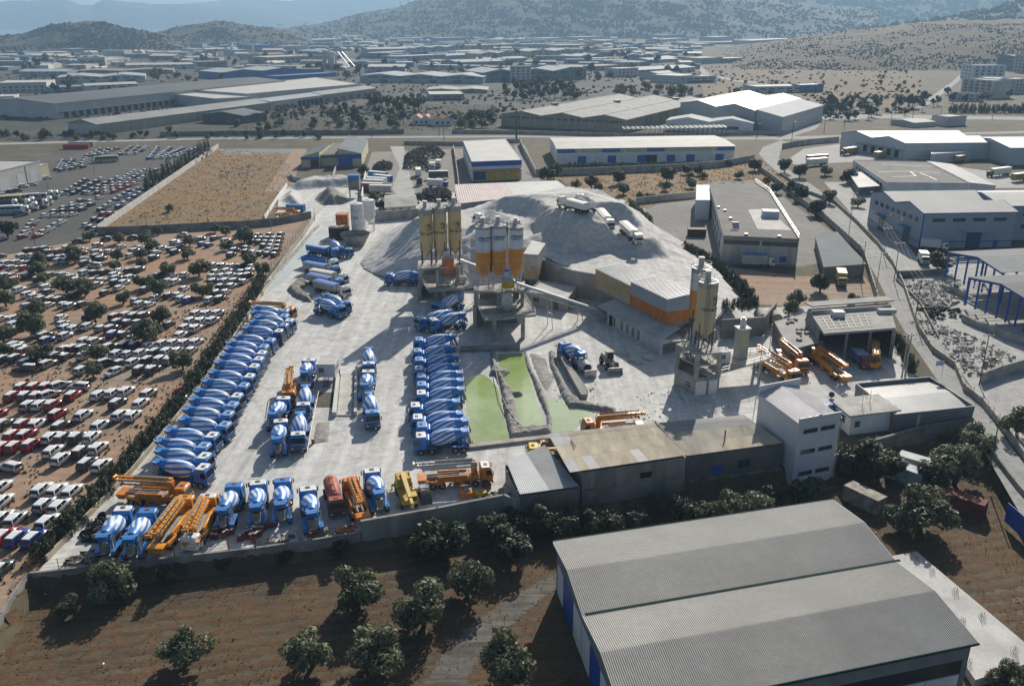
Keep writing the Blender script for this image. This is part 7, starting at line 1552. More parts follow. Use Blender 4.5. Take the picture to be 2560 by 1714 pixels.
hall('pale_roof_shed','pale green grey roofed shed joined to the pink roofed one','shed',[tuple(lerp2(B9[0],B9[1],.485)[:2]),B9[1],B9[2],tuple(lerp2(B9[3],B9[2],.485)[:2])],0,4.2,0,ends_=[3.9,4.7],wall=concrete_dk,roof=M('pale_green_roof',(.42,.45,.42),.6,.12,.25),ribs=24,over=.3)
hall('bungalow','small bungalow with hipped grey roof between olive bushes and a tyre heap','bungalow',PP(((965,520),(1040,514),(1035,486),(965,490)),2.6),0,2.8,1.0,axis='x',wall=offwhite_wall,roof=fibre_sheet,over=.6,ops=[('N',.1,.9,1,2,'window',None,3,.6)])
# ------- showroom garage of the asphalt lot at the left edge
gp=[(-195,G(107,448).y-6),tuple(G(107,450)[:2]),tuple(G(98,425)[:2]),(-212,G(98,425).y)]
gz=hgt(107,450,404)
a,c_=G(-40,492),G(108,450);dd=(c_-a).normalized();nn=Vector((-dd.y,dd.x,0));q=[a,c_,c_+nn*26,a+nn*26]
hall('service_garage','long white service garage with sectional doors at the left edge','garage',[tuple(p[:2])for p in q],0,8.4,0,flat=.5,wall=M('plain_pale_wall',(.46,.45,.42),.75,.1,.3),roof=pale_sheet,ops=[('N',.26,.42,.1,5.2,'door',M('sectional_door',(.50,.52,.53),.5,.1,1.5)),('N',.56,.68,.1,5.2,'door',MATS['sectional_door']),('N',.78,.9,.1,5.2,'door',MATS['sectional_door']),('N',.715,.73,0,8,'band',steel_dk)])
q2=[c_+dd*.4+nn*2,c_+dd*8.5+nn*2,c_+dd*8.5+nn*14,c_+dd*.4+nn*14]
hall('service_annex','lower cream annex right of the white service garage','annex',[tuple(p[:2])for p in q2],0,6.0,0,flat=.2,wall=cream_wall,roof=white_sheet)
# ------- weighbridge
def pxbox(name,label,cat,px,z0,z1,mat):b=MB();b.prism(W2(px,z0),z0,z1);o=ob(name,b.mesh(name,mat));tag(o,label,cat);return o
wb=thing('weighbridge','pale concrete weighbridge with raised side kerbs in the middle of the yard','weighbridge')
for nm,px,z1,m_ in(('deck',((853,935),(884,935),(880,1040),(843,1040)),.25,concrete_lt),('side_kerb',((844,925),(850,925),(841,1042),(831,1042)),1.0,M('kerb_white',(.56,.55,.52),.8,.2,.6)),('side_kerb',((889,922),(895,922),(893,1040),(885,1040)),1.0,MATS['kerb_white'])):b=MB();b.prism(W2(px),.015,z1);ob(nm,b.mesh(nm,m_),wb)
p=G(820,955);cab=[(p.x-2.0,p.y-1.0),(p.x+1.8,p.y-1.0),(p.x+1.8,p.y+3.5),(p.x-2.0,p.y+3.5)]
hall('weighbridge_cabin','white lilac cabin on stilts with outside steps beside the weighbridge','cabin',cab,1.5,4.3,0,flat=.08,wall=M('cabin_white',(.58,.57,.60),.5,.08,1),roof=white_sheet,ops=[('N',.15,.4,2.6,3.5,'window'),('R',.2,.7,2.6,3.5,'window')])
cb=D.objects['weighbridge_cabin']
for x,y in cab:b=MB();b.box((x*.99+p.x*.01,y,.75),(.25,.25,1.5));ob('stilt',b.mesh('stilt',steel),cb)
b=MB()
for i in range(6):b.box((p.x,p.y-1.2-i*.3,1.35-i*.24),(1.0,.3,.05))
for s in(-.5,.5):b.beam((p.x+s,p.y-1.1,1.5),(p.x+s,p.y-2.9,0),.08,.2)
ob('steps',b.mesh('steps',blue_dull),cb)
psheet('sunken_strip',[(796,980),(835,980),(830,1018),(790,1018)],.03,ground_mat('dark_sunken_earth',(.10,.095,.075),(.07,.065,.05),(.16,.15,.12),.5,2))
mound('debris',[(788,1055),(828,1052),(825,1105),(775,1112)],.0,.25,1.0,mud_m,.4,.12,21)
b=MB();b.tube([G(797,975,.9),G(780,1060,.9),G(768,1125,.9)],.07)
for v in range(8):q_=G(797,975).lerp(G(768,1125),v/7);b.cyl(q_,q_+Vector((0,0,.95)),.06,n=6)
tag(ob('guard_rail',b.mesh('guard_rail',steel)),'thin steel guard rail along the left side of the weighbridge strip','guard rail')
# pit walls beside the ponds
pxbox('pit_wall','thick concrete wall sloping into the sludge beside the backed mixer','wall',((1392,892),(1400,892),(1470,990),(1466,1003),(1452,1003)),.0,1.5,concrete_dk)
pxbox('pond_kerb','low concrete kerb at the front end of the green ponds','kerb',((1172,1115),(1372,1092),(1372,1100),(1174,1124)),.0,.55,concrete)
pxbox('pond_kerb','concrete edge between the silo plant yard and the ponds','kerb',((1150,872),(1300,868),(1300,876),(1152,881)),.0,.7,concrete_dk)
# ------------------------------------------------------------------ plants
def leaf_mat(name,c1,c2,trans=.25,sc_=1.1,rough=.6):
    m=D.materials.new(name);m.use_nodes=True;MATS[name]=m;t=m.node_tree;N,Lk=t.nodes.new,t.links.new
    b=t.nodes['Principled BSDF'];b.inputs['Roughness'].default_value=rough;b.inputs['Specular IOR Level'].default_value=.3
    n=N('ShaderNodeTexNoise');n.inputs['Scale'].default_value=sc_;n.inputs['Detail'].default_value=3;Lk(N('ShaderNodeNewGeometry').outputs['Position'],n.inputs['Vector'])
    r=N('ShaderNodeValToRGB');r.color_ramp.elements[0].position=.35;r.color_ramp.elements[1].position=.65;r.color_ramp.elements[0].color=(*c1,1);r.color_ramp.elements[1].color=(*c2,1);Lk(n.outputs[0],r.inputs[0])
    oi=N('ShaderNodeObjectInfo');mr=N('ShaderNodeMapRange');mr.inputs[3].default_value=.8;mr.inputs[4].default_value=1.2;Lk(oi.outputs['Random'],mr.inputs[0])
    x=N('ShaderNodeMix');x.data_type='RGBA';x.blend_type='MULTIPLY';x.inputs[0].default_value=1;Lk(r.outputs[0],x.inputs[6]);Lk(mr.outputs[0],x.inputs[7])
    Lk(x.outputs[2],b.inputs['Base Color'])
    tr=N('ShaderNodeBsdfTranslucent');Lk(x.outputs[2],tr.inputs['Color']);mx=N('ShaderNodeMixShader');mx.inputs[0].default_value=trans
    Lk(b.outputs[0],mx.inputs[1]);Lk(tr.outputs[0],mx.inputs[2]);Lk(mx.outputs[0],t.nodes['Material Output'].inputs['Surface']);return m
olive_leaf=leaf_mat('olive_leaf',(.072,.085,.042),(.165,.18,.10));dark_leaf=leaf_mat('dark_leaf',(.028,.038,.018),(.075,.09,.045));pine_leaf=leaf_mat('pine_leaf',(.018,.032,.016),(.045,.065,.030))
cyp_leaf=leaf_mat('cypress_leaf',(.02,.032,.02),(.045,.06,.035),.15);hedge_leaf=leaf_mat('hedge_leaf',(.03,.045,.024),(.07,.09,.05),.2);euc_leaf=leaf_mat('eucalyptus_leaf',(.05,.065,.03),(.11,.12,.06));fresh_leaf=leaf_mat('fresh_leaf',(.06,.09,.02),(.13,.16,.05));fig_leaf=leaf_mat('fig_leaf',(.03,.05,.02),(.08,.11,.05),.3,.8,.35);yellow_leaf=leaf_mat('yellow_leaf',(.14,.11,.03),(.22,.17,.06))
bark=M('tree_bark',(.075,.06,.045),.9,.4,3.0)
def leaves(clumps,n,size,seed,up=.35):
    """leaf quads spread over the shells of ball clumps (x, y, z, r)"""
    g=np.random.default_rng(seed);C=np.array(clumps);w=C[:,3]**2;w=w/w.sum()
    k=g.choice(len(C),n,p=w);d=g.normal(size=(n,3));d/=np.linalg.norm(d,axis=1)[:,None];rr=C[k,3]*g.uniform(.55,1.06,n)**.6
    p=C[k,:3]+d*rr[:,None]*np.array([1,1,.85])
    nrm=d+g.normal(size=(n,3))*.7+np.array([0,0,up]);nrm/=np.linalg.norm(nrm,axis=1)[:,None]
    t=np.cross(nrm,g.normal(size=(n,3)));t/=np.linalg.norm(t,axis=1)[:,None];u=np.cross(nrm,t)
    s=size*g.uniform(.6,1.3,n)[:,None];a,b_=t*s,u*s*.55
    return np.stack([p-a,p+b_*.9,p+a,p-b_*.9],1).reshape(-1,3)
def crown(R,H,z0,k,seed,cr=.42,flat=1.0):
    g=np.random.default_rng(seed);out=[]
    for i in range(k):
        d=g.normal(size=3);d/=np.linalg.norm(d);r=g.uniform(.25,.78);out.append((d[0]*R*r,d[1]*R*r,z0+H*.5+d[2]*H*.5*r*flat,R*cr*g.uniform(.65,1.15)))
    return out
def plant_kind(nm,R,H,trunk,n,size,k,mat,seed,cr=.42,tr=.22,limbs=4):
    cl=crown(R,H,trunk,k,seed,cr);v=leaves(cl,n,size,seed+50);f=np.arange(len(v)).reshape(-1,4)
    fol=npmesh(nm+'_crown',v,f,[mat])
    b=MB();g=random.Random(seed);top=Vector((g.uniform(-.2,.2),g.uniform(-.2,.2),trunk+H*.25));b.cyl((0,0,-.15),top*.6,tr,tr*.75,7);b.cyl(top*.6,top,tr*.75,tr*.5,7)
    for c in cl[:limbs]:b.cyl(top*.6,Vector(c[:3]),tr*.45,tr*.12,5)
    return[Pt('trunk',b.mesh(nm+'_trunk',bark)),Pt('crown',fol)]
KIND={'olive':[plant_kind('olive',1,1.3,.16,3000,.085,17,olive_leaf,s,.40,.10)for s in(1,2,3,4,5)],'olive_far':[plant_kind('olive_far',1,1.35,.12,420,.19,10,olive_leaf,s,.45,.09)for s in(11,12,13)],'dark':[plant_kind('dark',1,1.6,.2,1700,.12,15,dark_leaf,s,.40,.09)for s in(21,22,23)],'dark_far':[plant_kind('dark_far',1,1.8,.25,420,.20,11,dark_leaf,s,.42,.08)for s in(31,32,33)],'pine_far':[plant_kind('pine_far',1,1.6,.8,420,.19,10,pine_leaf,s,.40,.08)for s in(41,42)],'euc_far':[plant_kind('euc_far',1,2.3,.7,460,.19,12,euc_leaf,s,.36,.08)for s in(51,52)],'fig':[plant_kind('fig',1,1.25,.25,1500,.14,14,fig_leaf,s,.40,.08)for s in(61,)],'fresh':[plant_kind('fresh',1,1.2,.15,900,.13,11,fresh_leaf,s,.42,.06)for s in(71,)],'yellow':[plant_kind('yellow',1,1.6,.4,420,.19,10,yellow_leaf,s,.42,.08)for s in(81,)]}
def cyp_kind(seed):
    g=np.random.default_rng(seed);cl=[(g.normal()*.05,g.normal()*.05,.08+.9*i/13,.13*(1-(i/13)**1.8)+.02)for i in range(14)];v=leaves(cl,900,.035,seed,.8);b=MB();b.cyl((0,0,-.02),(0,0,.4),.02,n=6)
    return[Pt('trunk',b.mesh('cypress_trunk',bark)),Pt('crown',npmesh('cypress_crown',v,np.arange(len(v)).reshape(-1,4),[cyp_leaf]))]
KIND['cypress']=[cyp_kind(s)for s in(1,2,3)]
trnd=random.Random(21)
def tree(kind,x,y,R,label,group=None,cat='tree',z=None,nm=None):
    t=put(nm or{'olive':'olive_tree','olive_far':'olive_tree','cypress':'cypress_tree','pine_far':'pine_tree','fig':'fig_tree','euc_far':'eucalyptus_tree','fresh':'shrub'}.get(kind,'leafy_tree'),trnd.choice(KIND[kind]),(x,y,hz(x,y)if z is None else z),trnd.uniform(0,6.28),label,cat,group)
    t.scale=(R,R,R*trnd.uniform(.88,1.12));return t
def tpx(kind,px,py,r,label,group=None,z=0.0,cat='tree',kb=1.1,nm=None):
    """crown centred at pixel px, py with radius r pixels"""
    p=G(px,py+r*kb,z);R=r*(p-Vector((0,0,CAM_H))).length/FPX;return tree(kind,p.x,p.y,R*1.05,label,group,cat,z,nm)
# grove trees
for k,x,y,r,l in[('olive',292,1446,62,'large olive tree against the front wall corner, left of the grove'),('olive',168,1508,30,'small olive bush at the left corner of the grove'),('olive',470,1610,55,'lone round olive tree in the open bottom left of the grove'),('olive',897,1460,68,'olive tree nearest the tall wall step, middle of the grove'),('olive',1060,1500,68,'dense olive tree just left of the curved grove track'),('olive',1172,1440,58,'olive tree between the fig and the curved track'),('olive',780,1602,65,'olive tree at the bottom, left of the double crowned one'),('olive',948,1602,76,'broad olive tree at the bottom near the curved track'),('olive',1262,1640,76,'olive tree at the bottom edge beside the front hall wall'),('dark',1278,1346,58,'tall dark tree left of the front hall corner by the lean-to'),('fig',1108,1330,58,'glossy big leaved fig tree against the tall front wall'),('fig',1052,1352,34,'small glossy bush left of the fig tree'),
    ('dark',1288,1290,36,'dark tree against the low grey shed wall'),('dark',1362,1290,44,'dark bushy tree below the cream shed, first from left'),('dark',1428,1296,42,'dark bushy tree below the cream shed, second from left'),('dark',1485,1300,36,'dark bushy tree below the cream shed, third from left'),('dark',1648,1250,34,'dark tree against the base wall under the blue shutters'),('dark',1232,1318,44,'dark tree behind the fig tree by the lean-to'),('dark',1326,1306,42,'dark tree filling the gap below the low grey shed'),('dark',1396,1312,40,'dark bush between two trees below the cream shed'),('dark',1532,1300,38,'dark bush right of the three trees below the cream shed'),('dark',1590,1288,36,'dark bush below the middle of the cream shed'),('dark',1705,1272,38,'dark bush below the joint of the two sheds'),('dark',1752,1278,36,'dark bush left of the olive pair below the sheds'),('dark',1925,1246,40,'dark tree left of the white tower foot'),('olive',1805,1262,50,'olive tree below the grey and cream shed, left of a pair'),('olive',1868,1256,52,'olive tree below the grey and cream shed, right of a pair'),('dark',2010,1225,48,'dark tree at the foot of the white tower'),('dark',2190,1140,60,'dark shaded tree under the annex retaining wall'),('dark',2110,1150,40,'dark bush below the annex terrace'),('olive',2382,1152,62,'big olive tree below the annex hall corner'),('olive',2440,1098,48,'olive tree at the corner of annex hall and road'),('olive',2302,1258,72,'big olive tree over the red container'),('olive',2248,1285,40,'olive bush beside the rusty pale container'),('dark',2330,1180,44,'dark tree behind the bluish white container'),('olive',2515,1690,50,'olive bush at the bottom right corner by the slab'),('olive',2545,1052,40,'olive tree at the right edge across the road')]:
    tpx(k,x,y,r,l,z=GROVE_Z if y>1240 or(y>1090 and x<2500)else 0.0,kb=.95)
for i,(x,y)in enumerate(((640,1388),(712,1385),(850,1362),(905,1345),(560,1400),(420,1430))):tpx('dark',x,y,16+5*(i%3),f"low dark bush at the foot of the front wall, {ORD[i]} listed from the wall step",'bushes along the wall foot',GROVE_Z,'bush',nm='bush')
# olives of the car park
LOTO=[(0,320,*t)for t in((800,950,50),(1065,965,60),(1290,960,70),(1360,1020,68),(1405,900,45),(1695,985,58),(1675,1090,68),(2030,1025,58),(2180,935,78),(2230,1145,58),(665,1110,78),(1045,1120,58),(1035,1205,58),(1255,1105,58),(1265,1180,58),(355,1145,68),(355,1225,78),(1510,1225,78),(1785,1220,92),(1285,1340,78),(1410,1395,90),(1810,1395,92),(400,1320,58),(590,1370,92),(760,1400,82),(60,1370,84),(60,1490,90),(1100,1495,64),(1920,880,48),(2020,900,55))]
LOTO+=[(0,700,*t)for t in((300,225,100),(290,365,118),(860,265,95),(1415,275,108),(1300,440,118),(1385,420,80),(45,465,84),(45,595,62),(380,610,98),(860,615,92),(835,785,74),(1630,690,100))]+[(600,320,90,1150,70),(600,320,210,1235,70),(600,320,60,945,75)]
LO=sorted([(ox+x*.2806,oy+y*.2806,r*.2806)for ox,oy,x,y,r in LOTO],key=lambda t:-t[1]-t[2])
for i,(x,y,r)in enumerate(LO):tpx('olive',x,y,r*1.02,f"grey green olive tree among the parked cars, {ORD[i]} nearest to the camera",'olive trees in the car park')
tpx('dark',22,566,24,'tall dark tree at the left edge beside the asphalt lot')
tpx('olive',422,516,13,'single round shrub in the dry vacant field',cat='shrub')
for i in range(24):
    t=i/23;a=G(378,477).lerp(G(530,384),t**.9);h=8.5+trnd.uniform(-1.2,1.2);c=put('cypress_tree',trnd.choice(KIND['cypress']),(a.x-1.5+trnd.uniform(-.5,.5),a.y,0),trnd.uniform(0,6),f"dark slim cypress along the slanting pale wall, {ORD[i]} from the near end",'tree','cypress row along the slanting wall');c.scale=(h*1.0,h*1.0,h)
# hedges made of single bushes
def bush_kind(seed,mat):
    g=np.random.default_rng(seed);cl=[(g.normal()*.35,g.normal()*.35,.25+.75*i/6,.55*(1-.55*i/6))for i in range(7)];v=leaves(cl,520,.12,seed,.6);return npmesh('shrub',v,np.arange(len(v)).reshape(-1,4),[mat])
BUSH=[bush_kind(s,hedge_leaf)for s in(1,2,3,4)];BUSHY=[bush_kind(s,fresh_leaf)for s in(5,6)]
def hedge(label,pts,step,h,w,zf=lambda x,y:0.0,kinds=None,rows=1):
    r=thing('hedge',label,'hedge');
    for(x0,y0),(x1,y1)in zip(pts,pts[1:]):
        n=max(1,int(hypot(x1-x0,y1-y0)/step))
        for i in range(n):
            for q in range(rows):
                t=(i+.5)/n;x,y=x0+(x1-x0)*t+trnd.uniform(-.3,.3),y0+(y1-y0)*t+trnd.uniform(-.3,.3)+(q-(rows-1)/2)*w;s=trnd.uniform(.8,1.2)
                o=ob('shrub',trnd.choice(kinds or BUSH),r,(x,y,zf(x,y)),(0,0,trnd.uniform(0,6)),(w*s,w*s,h*trnd.uniform(.8,1.15)))
    return r
hedge('long dark conifer hedge along the fence left of the mixer row',W2([(98,1405),(200,1295),(300,1188),(400,1075),(480,972),(545,880),(605,795),(640,738),(655,705)]),1.3,2.7,1.45)
hedge('bushy yellow green hedge on the upper stockpile edge',W2([(1571,505),(1600,528),(1628,552)],1.5),1.6,2.6,1.3,lambda x,y:terr_z(x,y)*.6,BUSHY)
hedge('long dark hedge between the stockpile and the workshop',W2([(1712,622),(1760,648),(1800,676),(1840,712),(1878,752)],1),1.3,3.0,1.3,lambda x,y:.4)
hedge('row of dark conifer bushes on the wall behind the beige silos',W2([(1800,782),(1850,778),(1896,770)],3),1.1,2.6,1.0,lambda x,y:3.4)
hedge('clipped dark hedge in front of the long blue and cream shed',W2([(1420,418),(1560,418),(1720,416),(1830,410)],1),2.0,2.4,1.5,lambda x,y:.6)
hedge('dark hedge far right beyond the road junction',W2([(2372,282),(2560,282),(2640,282)]),3.5,6,3.2)
hedge('green climber hedge on the garage wall beside the road',W2([(2238,838),(2262,880),(2282,925)],1),1.2,2.4,.9)
# trees of the plots right and behind the yard
for i,(k,x,y,r)in enumerate([('dark',1369,432,20),('dark',1385,425,20),('olive',1440,455,15),('dark',1478,452,17),('olive',1494,462,16),('dark',1547,440,19),('olive',1560,468,17),('dark',1668,431,22),('olive',1662,460,15),('olive',1728,455,14),('dark',1717,420,14),('dark',1745,424,13),('fresh',1722,432,12),('fresh',1758,434,12),('dark',1885,408,18),('olive',1848,434,12),('olive',1600,488,11),('olive',1625,484,12),('dark',1959,412,18),('dark',1998,422,20),('olive',2062,421,16),('dark',2118,436,20),('dark',1985,465,18),('dark',2002,480,20),('dark',2040,515,22),('dark',2072,490,17),('olive',2144,500,16),('dark',1940,466,16),('yellow',1920,452,14)]):
    tpx(k,x,y,r,f"{ {'dark': 'dark round', 'olive': 'grey olive', 'fresh': 'light green', 'yellow': 'yellowing'}[k]} tree behind the stockpile, {ORD[i]} of the plots along the road",'trees of the plots behind the stockpile')
for k,x,y,r,l in[('dark',2048,700,28,'round dark tree beside the yellow box lorry'),('olive',1985,738,26,'olive tree behind the garage, right of a pair'),('olive',1970,762,24,'olive tree behind the garage, left of a pair'),('dark',2351,646,30,'round dark tree beside the farther blue steel frame'),('dark',2135,742,18,'low dark bush behind the garage roof'),('dark',888,372,16,'tree growing beside the tall blue fronted wing'),('olive',905,420,18,'grey olive bush beside the tin shelter and lorries'),('olive',935,490,17,'olive bush left of the small bungalow'),('dark',950,508,14,'dark bush left front of the small bungalow'),('olive',1045,490,14,'olive bush right of the small bungalow')]:tpx(k,x,y,r,l)
# belts of trees farther off: alike trees of one belt share a label
def belt(label,box,n,kinds,r0,r1,group,seed):
    g=random.Random(seed);pts=[]
    for i in range(n):
        px,py=g.uniform(box[0],box[2]),g.uniform(box[1],box[3]);p=G(px,py);pts.append((px,p.x,p.y,g.choice(kinds),g.uniform(r0,r1)))
    for i,(px,x,y,k,R)in enumerate(sorted(pts)):tree(k,x,y,R,f"{label}, {ORD[i]} from left",group)
belt('tall dark tree in the clump behind the dry plot, left of centre',(923,262,1065,290),16,['dark_far','euc_far','pine_far'],3.6,5.4,'tree clump left of the bungalows',1)
belt('tall dark tree in the belt below the white four storey block',(1260,222,1445,252),34,['dark_far','pine_far','dark_far'],4.0,6.0,'belt below the white block',2)
belt('tree in the clump left of the triple gabled sheds',(1130,292,1240,322),16,['dark_far','olive_far'],3.2,4.6,'clump left of the triple sheds',3)
belt('tree along the back road by the red roofed bungalows',(850,290,1010,332),20,['dark_far','olive_far','euc_far'],2.6,4.2,'trees by the bungalows',4)
belt('round olive tree on the dry plot behind the long warehouses',(590,272,900,324),46,['olive_far'],2.2,3.4,'olives on the dry plot',5)
belt('tree behind the triple gabled sheds',(1540,222,1745,245),26,['olive_far','dark_far','yellow'],3.2,5,'trees behind the triple sheds',6)
belt('roadside tree along the highway in the right distance',(2040,258,2320,302),40,['dark_far','pine_far','euc_far'],3.0,4.8,'highway trees',7)
belt('bush behind the car lots along the back road',(0,338,300,352),24,['olive_far','dark_far'],2.0,3.4,'bushes along the back road, left',8)
belt('small tree on the verge of the back road',(330,338,800,348),26,['olive_far','euc_far','dark_far'],1.4,2.8,'verge trees of the back road',9)
belt('tree in the rows among the factories in the left distance',(40,195,560,240),30,['dark_far','pine_far'],3.4,5.2,'factory trees in the left distance',10)
belt('tree far off between the sheds of the plain, left',(0,130,850,190),70,['dark_far','olive_far','pine_far'],4,7,'far trees of the plain, left',11)
belt('tree far off between the sheds of the plain, centre',(850,110,1750,205),90,['dark_far','olive_far','pine_far'],4,7.5,'far trees of the plain, centre',12)
belt('bush on the dry slope below the brown hill',(1780,180,2300,255),60,['olive_far','dark_far'],1.6,3.2,'bushes of the dry slope',13)
belt('dark tree among the apartment blocks at the right edge',(2270,235,2560,275),14,['dark_far','pine_far'],3,4.5,'trees by the apartment blocks',14)
# scrub on the hills: uncountable
def scrub(name,x0,x1,y0,y1,n,r0,r1,mat,seed,srcs):
    g=np.random.default_rng(seed);V=[];dg=bpy.context.evaluated_depsgraph_get()
    b0=MB();b0.cyl((0,0,-.3),(0,0,.55),1.0,.75,6,caps=False);b0.cyl((0,0,.55),(0,0,1.0),.75,.05,6,caps=False);bv=np.array(b0.v);bf=np.array(b0.f);FF=[]
    k=0
    for i in range(n):
        px,py=g.uniform(x0,x1),g.uniform(y0,y1);d=(G_dir(px,py,1000)-Vector((0,0,CAM_H))).normalized();best=None
        for o in srcs:
            ok,loc,nr,fi=o.ray_cast(Vector((0,0,CAM_H)),d)
            if ok and(best is None or loc.y<best[0].y):best=(loc,o)
        if best is None or mnoise.noise(best[0]*.012)+mnoise.noise(best[0]*.05)*.5+g.uniform(-.25,.35)<0:continue
        s=g.uniform(r0,r1);a=g.uniform(0,6.28);j=1+g.normal(size=(len(bv),1))*.12;q=bv*j*np.array([s,s,s*g.uniform(.6,1.1)]);c,sn_=cos(a),sin(a)
        q=np.stack([q[:,0]*c-q[:,1]*sn_,q[:,0]*sn_+q[:,1]*c,q[:,2]],-1)+np.array(best[0]);V.append(q);FF.append(bf+k);k+=len(bv)
    return tag(ob(name,npmesh(name,np.concatenate(V),np.concatenate(FF),[mat])),kind='stuff')
bpy.context.view_layer.update()
H_=[o for o in COL.objects if o.name.split('.')[0]=='hill']
scrub_m=M('scrub_green',(.036,.038,.023),.9,.4,.05);wood_m=M('woodland_green',(.026,.034,.019),.9,.4,.02)
scrub('scrub',1800,2560,60,230,11000,.6,1.9,scrub_m,1,[H_[4]]);scrub('undergrowth',0,2300,96,300,8000,.7,2.2,wood_m,7,[D.objects['ground']]);scrub('scrub',0,780,52,125,6500,1.6,3.6,scrub_m,2,H_[:2]);scrub('woodland',690,2200,2,100,10000,3,7,wood_m,3,H_[2:3]);scrub('woodland',1400,2560,1,90,4500,7,15,wood_m,4,[H_[3],H_[5]])
# dry tussocks and weeds on the near grounds
def tufts(name,poly,n,r0,r1,mat,seed,z=0.0,keep=None):
    g=np.random.default_rng(seed);P=np.array(poly);V=[];FF=[];k=0
    X=g.uniform(P[:,0].min(),P[:,0].max(),n*3);Y=g.uniform(P[:,1].min(),P[:,1].max(),n*3);ins=pip(poly,X,Y)<-.3
    den=fbm(X,Y,12,3,seed)+g.normal(size=len(X))*.25;ins&=den>.05;X,Y=X[ins][:n],Y[ins][:n];Z=ground_z(X,Y)+z
    m=len(X);a=g.uniform(0,3.14,(m,3));s=g.uniform(r0,r1,(m,1,1));base=np.stack([X,Y,Z],-1)[:,None,:]
    out=[]
    for j in range(3):
        d=np.stack([np.cos(a[:,j]),np.sin(a[:,j]),np.zeros(m)],-1)[:,None,:];t=np.array([0,0,1.0])[None,None,:];le=g.normal(size=(m,1,3))*np.array([.3,.3,0])
        out.append(np.concatenate([base-d*s*.5,base+d*s*.5,base+d*s*.75+t*s*.8+le*s,base-d*s*.75+t*s*.8+le*s],1))
    V=np.concatenate(out,0).reshape(-1,3);return tag(ob(name,npmesh(name,V,np.arange(len(V)).reshape(-1,4),[mat])),kind='stuff')
dry_grass=leaf_mat('dry_grass',(.16,.11,.055),(.24,.165,.08),.5,.3);straw=leaf_mat('straw',(.24,.165,.07),(.32,.23,.10),.3,.3);weed=leaf_mat('weed',(.05,.055,.025),(.10,.095,.045),.3,.4)
tufts('dry_grass',GROVE,10000,.06,.16,dry_grass,3,.15);tufts('dry_grass',W2([(255,575),(545,372),(700,382),(740,430),(735,470),(692,480),(660,552),(545,564)]),5000,.10,.3,straw,4,.02);tufts('weeds',W2([(0,1540),(74,1440),(380,1075),(640,720),(500,760),(0,900)]),2600,.12,.35,weed,5,.02);tufts('weeds',W2([(74,1440),(380,1075),(640,720),(618,720),(360,1075),(52,1445)]),1600,.12,.4,weed,6,.02);tufts('dry_grass',W2([(1290,430),(1560,430),(1900,398),(1925,420),(1990,470),(1770,460),(1600,530),(1440,470)]),5000,.15,.4,straw,7,.02);tufts('dry_grass',W2([(560,330),(1240,325),(1240,262),(900,262),(640,275)]),4000,.25,.6,straw,8)
# ------------------------------------------------------------------ walls, fences, poles, clutter
GZ=GROVE_Z
W3=lambda px,z=0.0:[(*G(x,y,z)[:2],z)for x,y in px]
strip_wall('front_wall','low concrete front wall below the fence, left part of the yard',[(-64.7,99.8,0),(-50.3,102.8,0),(-35.9,105.8,0),(-28.5,107.8,0),(-21.9,109.9,0)],.45,.4,concrete_dk,z0=GZ-.2)
strip_wall('front_wall','tall stained concrete front wall with two gaps, middle of the yard',[(-21.8,109.95,0),(-11,113.6,0),(-1.2,117.4,0),(1.0,115.7,0)],2.2,.45,M('stained_front_wall',(.27,.26,.235),.9,.35,.3,streak=(1,1,.25),fine=.12),z0=GZ-.2)
strip_wall('car_park_wall','grey wall of the car park at the bottom left edge',[(-64.9,99.6,0),(-63.7,91,0),(-62.6,82,0)],.5,.4,concrete_dk,z0=GZ-.3)
strip_wall('yard_side_wall','pale side wall between hedge and mixer row',W3([(118,1402),(215,1300),(330,1182),(420,1075),(500,975),(570,870),(640,760),(672,712)]),.9,.3,M('ochre_stained_wall',(.42,.36,.27),.85,.3,.4))
strip_wall('yard_side_wall','grey side wall between car park and the tippers',W3([(672,712),(720,640),(760,590),(786,548)]),1.4,.3,concrete)
strip_wall('field_wall','long pale wall slanting between asphalt lot and vacant field',W3([(245,580),(300,542),(360,500),(420,458),(480,416),(546,370)]),2.4,.4,concrete_lt)
strip_wall('field_wall','grey wall between vacant field and the upper car rows',W3([(245,586),(400,580),(540,572),(600,570),(690,562),(778,545)]),2.6,.4,concrete_dk)
strip_wall('field_wall','thin white wall between vacant field and gravel heaps',W3([(662,550),(690,505),(718,466)]),1.6,.3,white_wall)
strip_wall('round_wall','low pale curved wall below the yellow and blue building',W3([(726,440),(735,452),(760,456),(800,452),(832,446),(842,420)]),2.0,.3,concrete_lt)
strip_wall('apron_wall','long grey wall behind the cream silos at the yard edge',W3([(936,553),(1000,549),(1046,545),(1100,538),(1150,528),(1210,512),(1300,497)]),3.6,.4,concrete)
strip_wall('side_wall','white wall running back beside the lorry park',W3([(905,505),(908,480),(912,455),(916,435)]),2.6,.4,white_wall)
strip_wall('side_wall','grey wall between tyre heaps and the yellow fronted building lane',W3([(1148,478),(1144,440),(1138,400),(1134,372)]),2.2,.35,concrete)
strip_wall('plot_wall','grey plot wall below the hedge of the long blue and cream shed',W3([(1340,440),(1450,437),(1560,432),(1700,426),(1800,418),(1885,402)]),3.2,.4,concrete)
strip_wall('lane_wall','concrete wall running back beside the lane of the yellow fronted building',W3([(1340,440),(1325,410),(1308,380),(1300,362)]),3.0,.35,concrete)
strip_wall('court_wall','pale wall left of the workshop court',W3([(1590,510),(1660,502),(1738,494)]),2.6,.3,concrete_lt)
strip_wall('road_wall','long panelled wall on the left side of the right hand road',W3([(1895,425),(1925,445),(1974,484),(1990,500),(2056,546),(2105,590),(2156,637),(2172,690),(2190,750)]),2.3,.3,concrete,piers=4)
